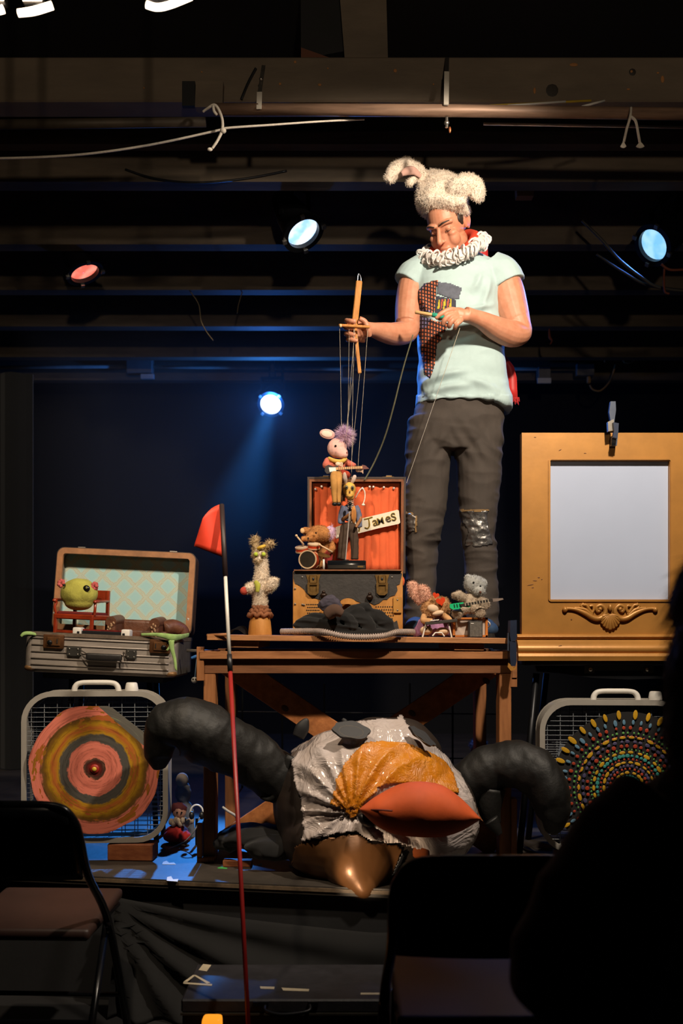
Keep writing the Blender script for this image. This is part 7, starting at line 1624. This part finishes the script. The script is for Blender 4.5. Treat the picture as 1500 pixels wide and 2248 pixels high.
# spectator
dS = 1.5
au = thing('person', 'seated spectator in a dark red jacket seen from behind at the right edge', 'person', (0.66, 1.55, 0))
def S_(x, y, dd, r): v = P(x, y, dS + dd); return (*v, r)
bm = nb()
ell(bm, P(1640, 1345, dS), (0.085, 0.10, 0.12), seg=24); stube(bm, [S_(1640, 1420, 0.0, 0.055), S_(1640, 1560, 0.0, 0.06), S_(1640, 1640, 0.0, 0.08)], 4, 16)
loft(bm, [((0.66, 1.52, 0.50), 0.17, 0.12), ((0.65, 1.50, 0.60), 0.16, 0.11), ((0.64, 1.49, 0.85), 0.17, 0.11), ((0.62, 1.49, 1.02), 0.19, 0.10), ((0.61, 1.50, 1.11), 0.11, 0.08)], 24)
for s in (-1, 1):
    cx_ = 0.625
    stube(bm, [(cx_ + s * 0.18, 1.50, 1.05, 0.055), (cx_ + s * 0.27, 1.48, 0.93, 0.050), (cx_ + s * 0.32, 1.50, 0.81, 0.045), (cx_ + s * 0.24, 1.68, 0.70, 0.038), (cx_ + s * 0.14, 1.80, 0.62, 0.034)], 5, 14)
    ell(bm, (cx_ + s * 0.12, 1.85, 0.60), (0.04, 0.07, 0.03)); 
    for k in range(4): stube(bm, [(cx_ + s * (0.09 + 0.02 * k), 1.90, 0.605, 0.010), (cx_ + s * (0.09 + 0.02 * k), 1.95, 0.60, 0.009), (cx_ + s * (0.09 + 0.02 * k), 1.975 - 0.008 * abs(k - 1.5), 0.58, 0.008)], 3, 8)
    stube(bm, [(cx_ + s * 0.085, 1.87, 0.61, 0.011), (cx_ + s * 0.06, 1.91, 0.605, 0.010), (cx_ + s * 0.055, 1.94, 0.595, 0.009)], 3, 8)
    stube(bm, [(0.66 + s * 0.09, 1.52, 0.585, 0.08), (0.70 + s * 0.10, 1.72, 0.575, 0.072), (0.74 + s * 0.10, 1.90, 0.53, 0.06), (0.75 + s * 0.10, 1.93, 0.40, 0.055), (0.75 + s * 0.10, 1.91, 0.10, 0.042), (0.75 + s * 0.10, 1.94, 0.05, 0.042), (0.75 + s * 0.10, 2.05, 0.04, 0.036)], 5, 14)
bm = remesh(bm, 0.007, 4); obj('body', bm, mat('spectator skin', '8a5a48', 0.6), au, True)
bm = nb(); stube(bm, [S_(1640, 1590, 0.0, 0.075), S_(1640, 1640, 0, 0.09)], 3, 16)
loft(bm, [((0.66, 1.50, 0.50), 0.31, 0.15), ((0.65, 1.49, 0.64), 0.31, 0.145), ((0.64, 1.48, 0.85), 0.27, 0.14), ((0.62, 1.49, 1.00), 0.225, 0.125), ((0.61, 1.50, 1.09), 0.15, 0.10), ((0.61, 1.50, 1.14), 0.085, 0.08)], 28)
for s in (-1, 1):
    stube(bm, [(0.625 + s * 0.15, 1.50, 1.055, 0.075), (0.625 + s * 0.235, 1.48, 0.97, 0.075), (0.625 + s * 0.30, 1.49, 0.84, 0.070), (0.625 + s * 0.29, 1.56, 0.775, 0.062), (0.625 + s * 0.23, 1.68, 0.70, 0.055), (0.625 + s * 0.15, 1.78, 0.63, 0.046)], 6, 18)
bm = remesh(bm, 0.007, 5); disp(bm, lambda c, n: 0.008 * (0.5 - abs(nz(c, (7, 7, 10), 3)) * 1.6)); obj('jacket', bm, mat('dark maroon wool', '3c0f18', 0.95, sheen=0.15, var=0.15), au, True)
bm = nb(); 
for s in (-1, 1): stube(bm, [(0.66 + s * 0.085, 1.50, 0.592, 0.095), (0.70 + s * 0.10, 1.72, 0.58, 0.083), (0.74 + s * 0.10, 1.905, 0.535, 0.07), (0.75 + s * 0.10, 1.94, 0.40, 0.066), (0.75 + s * 0.10, 1.915, 0.09, 0.056)], 6, 16)
bm = remesh(bm, 0.008, 3); obj('trousers', bm, BCL, au, True)
for s in (-1, 1):
    bm = nb(); ell(bm, (0.75 + s * 0.10, 1.99, 0.05), (0.048, 0.13, 0.048)); 
    for v in bm.verts: v.co.z = max(0.001, v.co.z)
    obj('shoe', bm, BLKP, au, True)
HB = mat('very dark hair', '15110f', 0.7, var=0.3, scale=60)
b0 = nb(); ell(b0, P(1645, 1340, dS - 0.01), (0.108, 0.12, 0.135), seg=24); stube(b0, [S_(1610, 1400, -0.05, 0.085), S_(1590, 1520, -0.06, 0.085), S_(1585, 1640, -0.07, 0.08), S_(1590, 1740, -0.08, 0.05)], 5, 18); b0 = remesh(b0, 0.008, 4); rough_up(b0, 0.008, 18, 3)
hr_ = obj('hair', b0, HB, au, True, keep=True); fur(b0, 3500, 0.035, 0.0007, HB, hr_, 1.6, 'hair_strands', 0.4, seed=12); b0.free()
bm = nb(); G = []
for i in range(18):
    t_ = i / 17; row = []
    for j in range(16):
        u_ = j / 15; row.append(P(1500 + 60 * u_ - 115 * t_ + 90 * u_ * t_ , 1900 + 430 * t_, 1.305 + 0.02 * math.sin(u_ * 9 + 2 * t_)))
    G.append(row)
sheet(bm, G, 0.006); obj('scarf', bm, mat('navy scarf wool', '1c2c44', 0.95, sheen=0.2), au, True)

# ================================================================== thin glow haze at the back, added for the blue lamp glow
hz = bpy.data.materials.new('thin glow haze'); hz.use_nodes = True; nt = hz.node_tree; nt.nodes.clear()
ou = nt.nodes.new('ShaderNodeOutputMaterial'); vsn = nt.nodes.new('ShaderNodeVolumeScatter'); vsn.inputs['Density'].default_value = 0.03; vsn.inputs['Anisotropy'].default_value = 0.0
nt.links.new(vsn.outputs[0], ou.inputs['Volume'])
bm = nb(); box(bm, (-0.5, 7.2, 2.45), (3.0, 2.4, 1.7)); obj('glow_haze', bm, hz, kind='stuff', label='thin haze volume added around the blue lamp to make it glow', cat='haze')
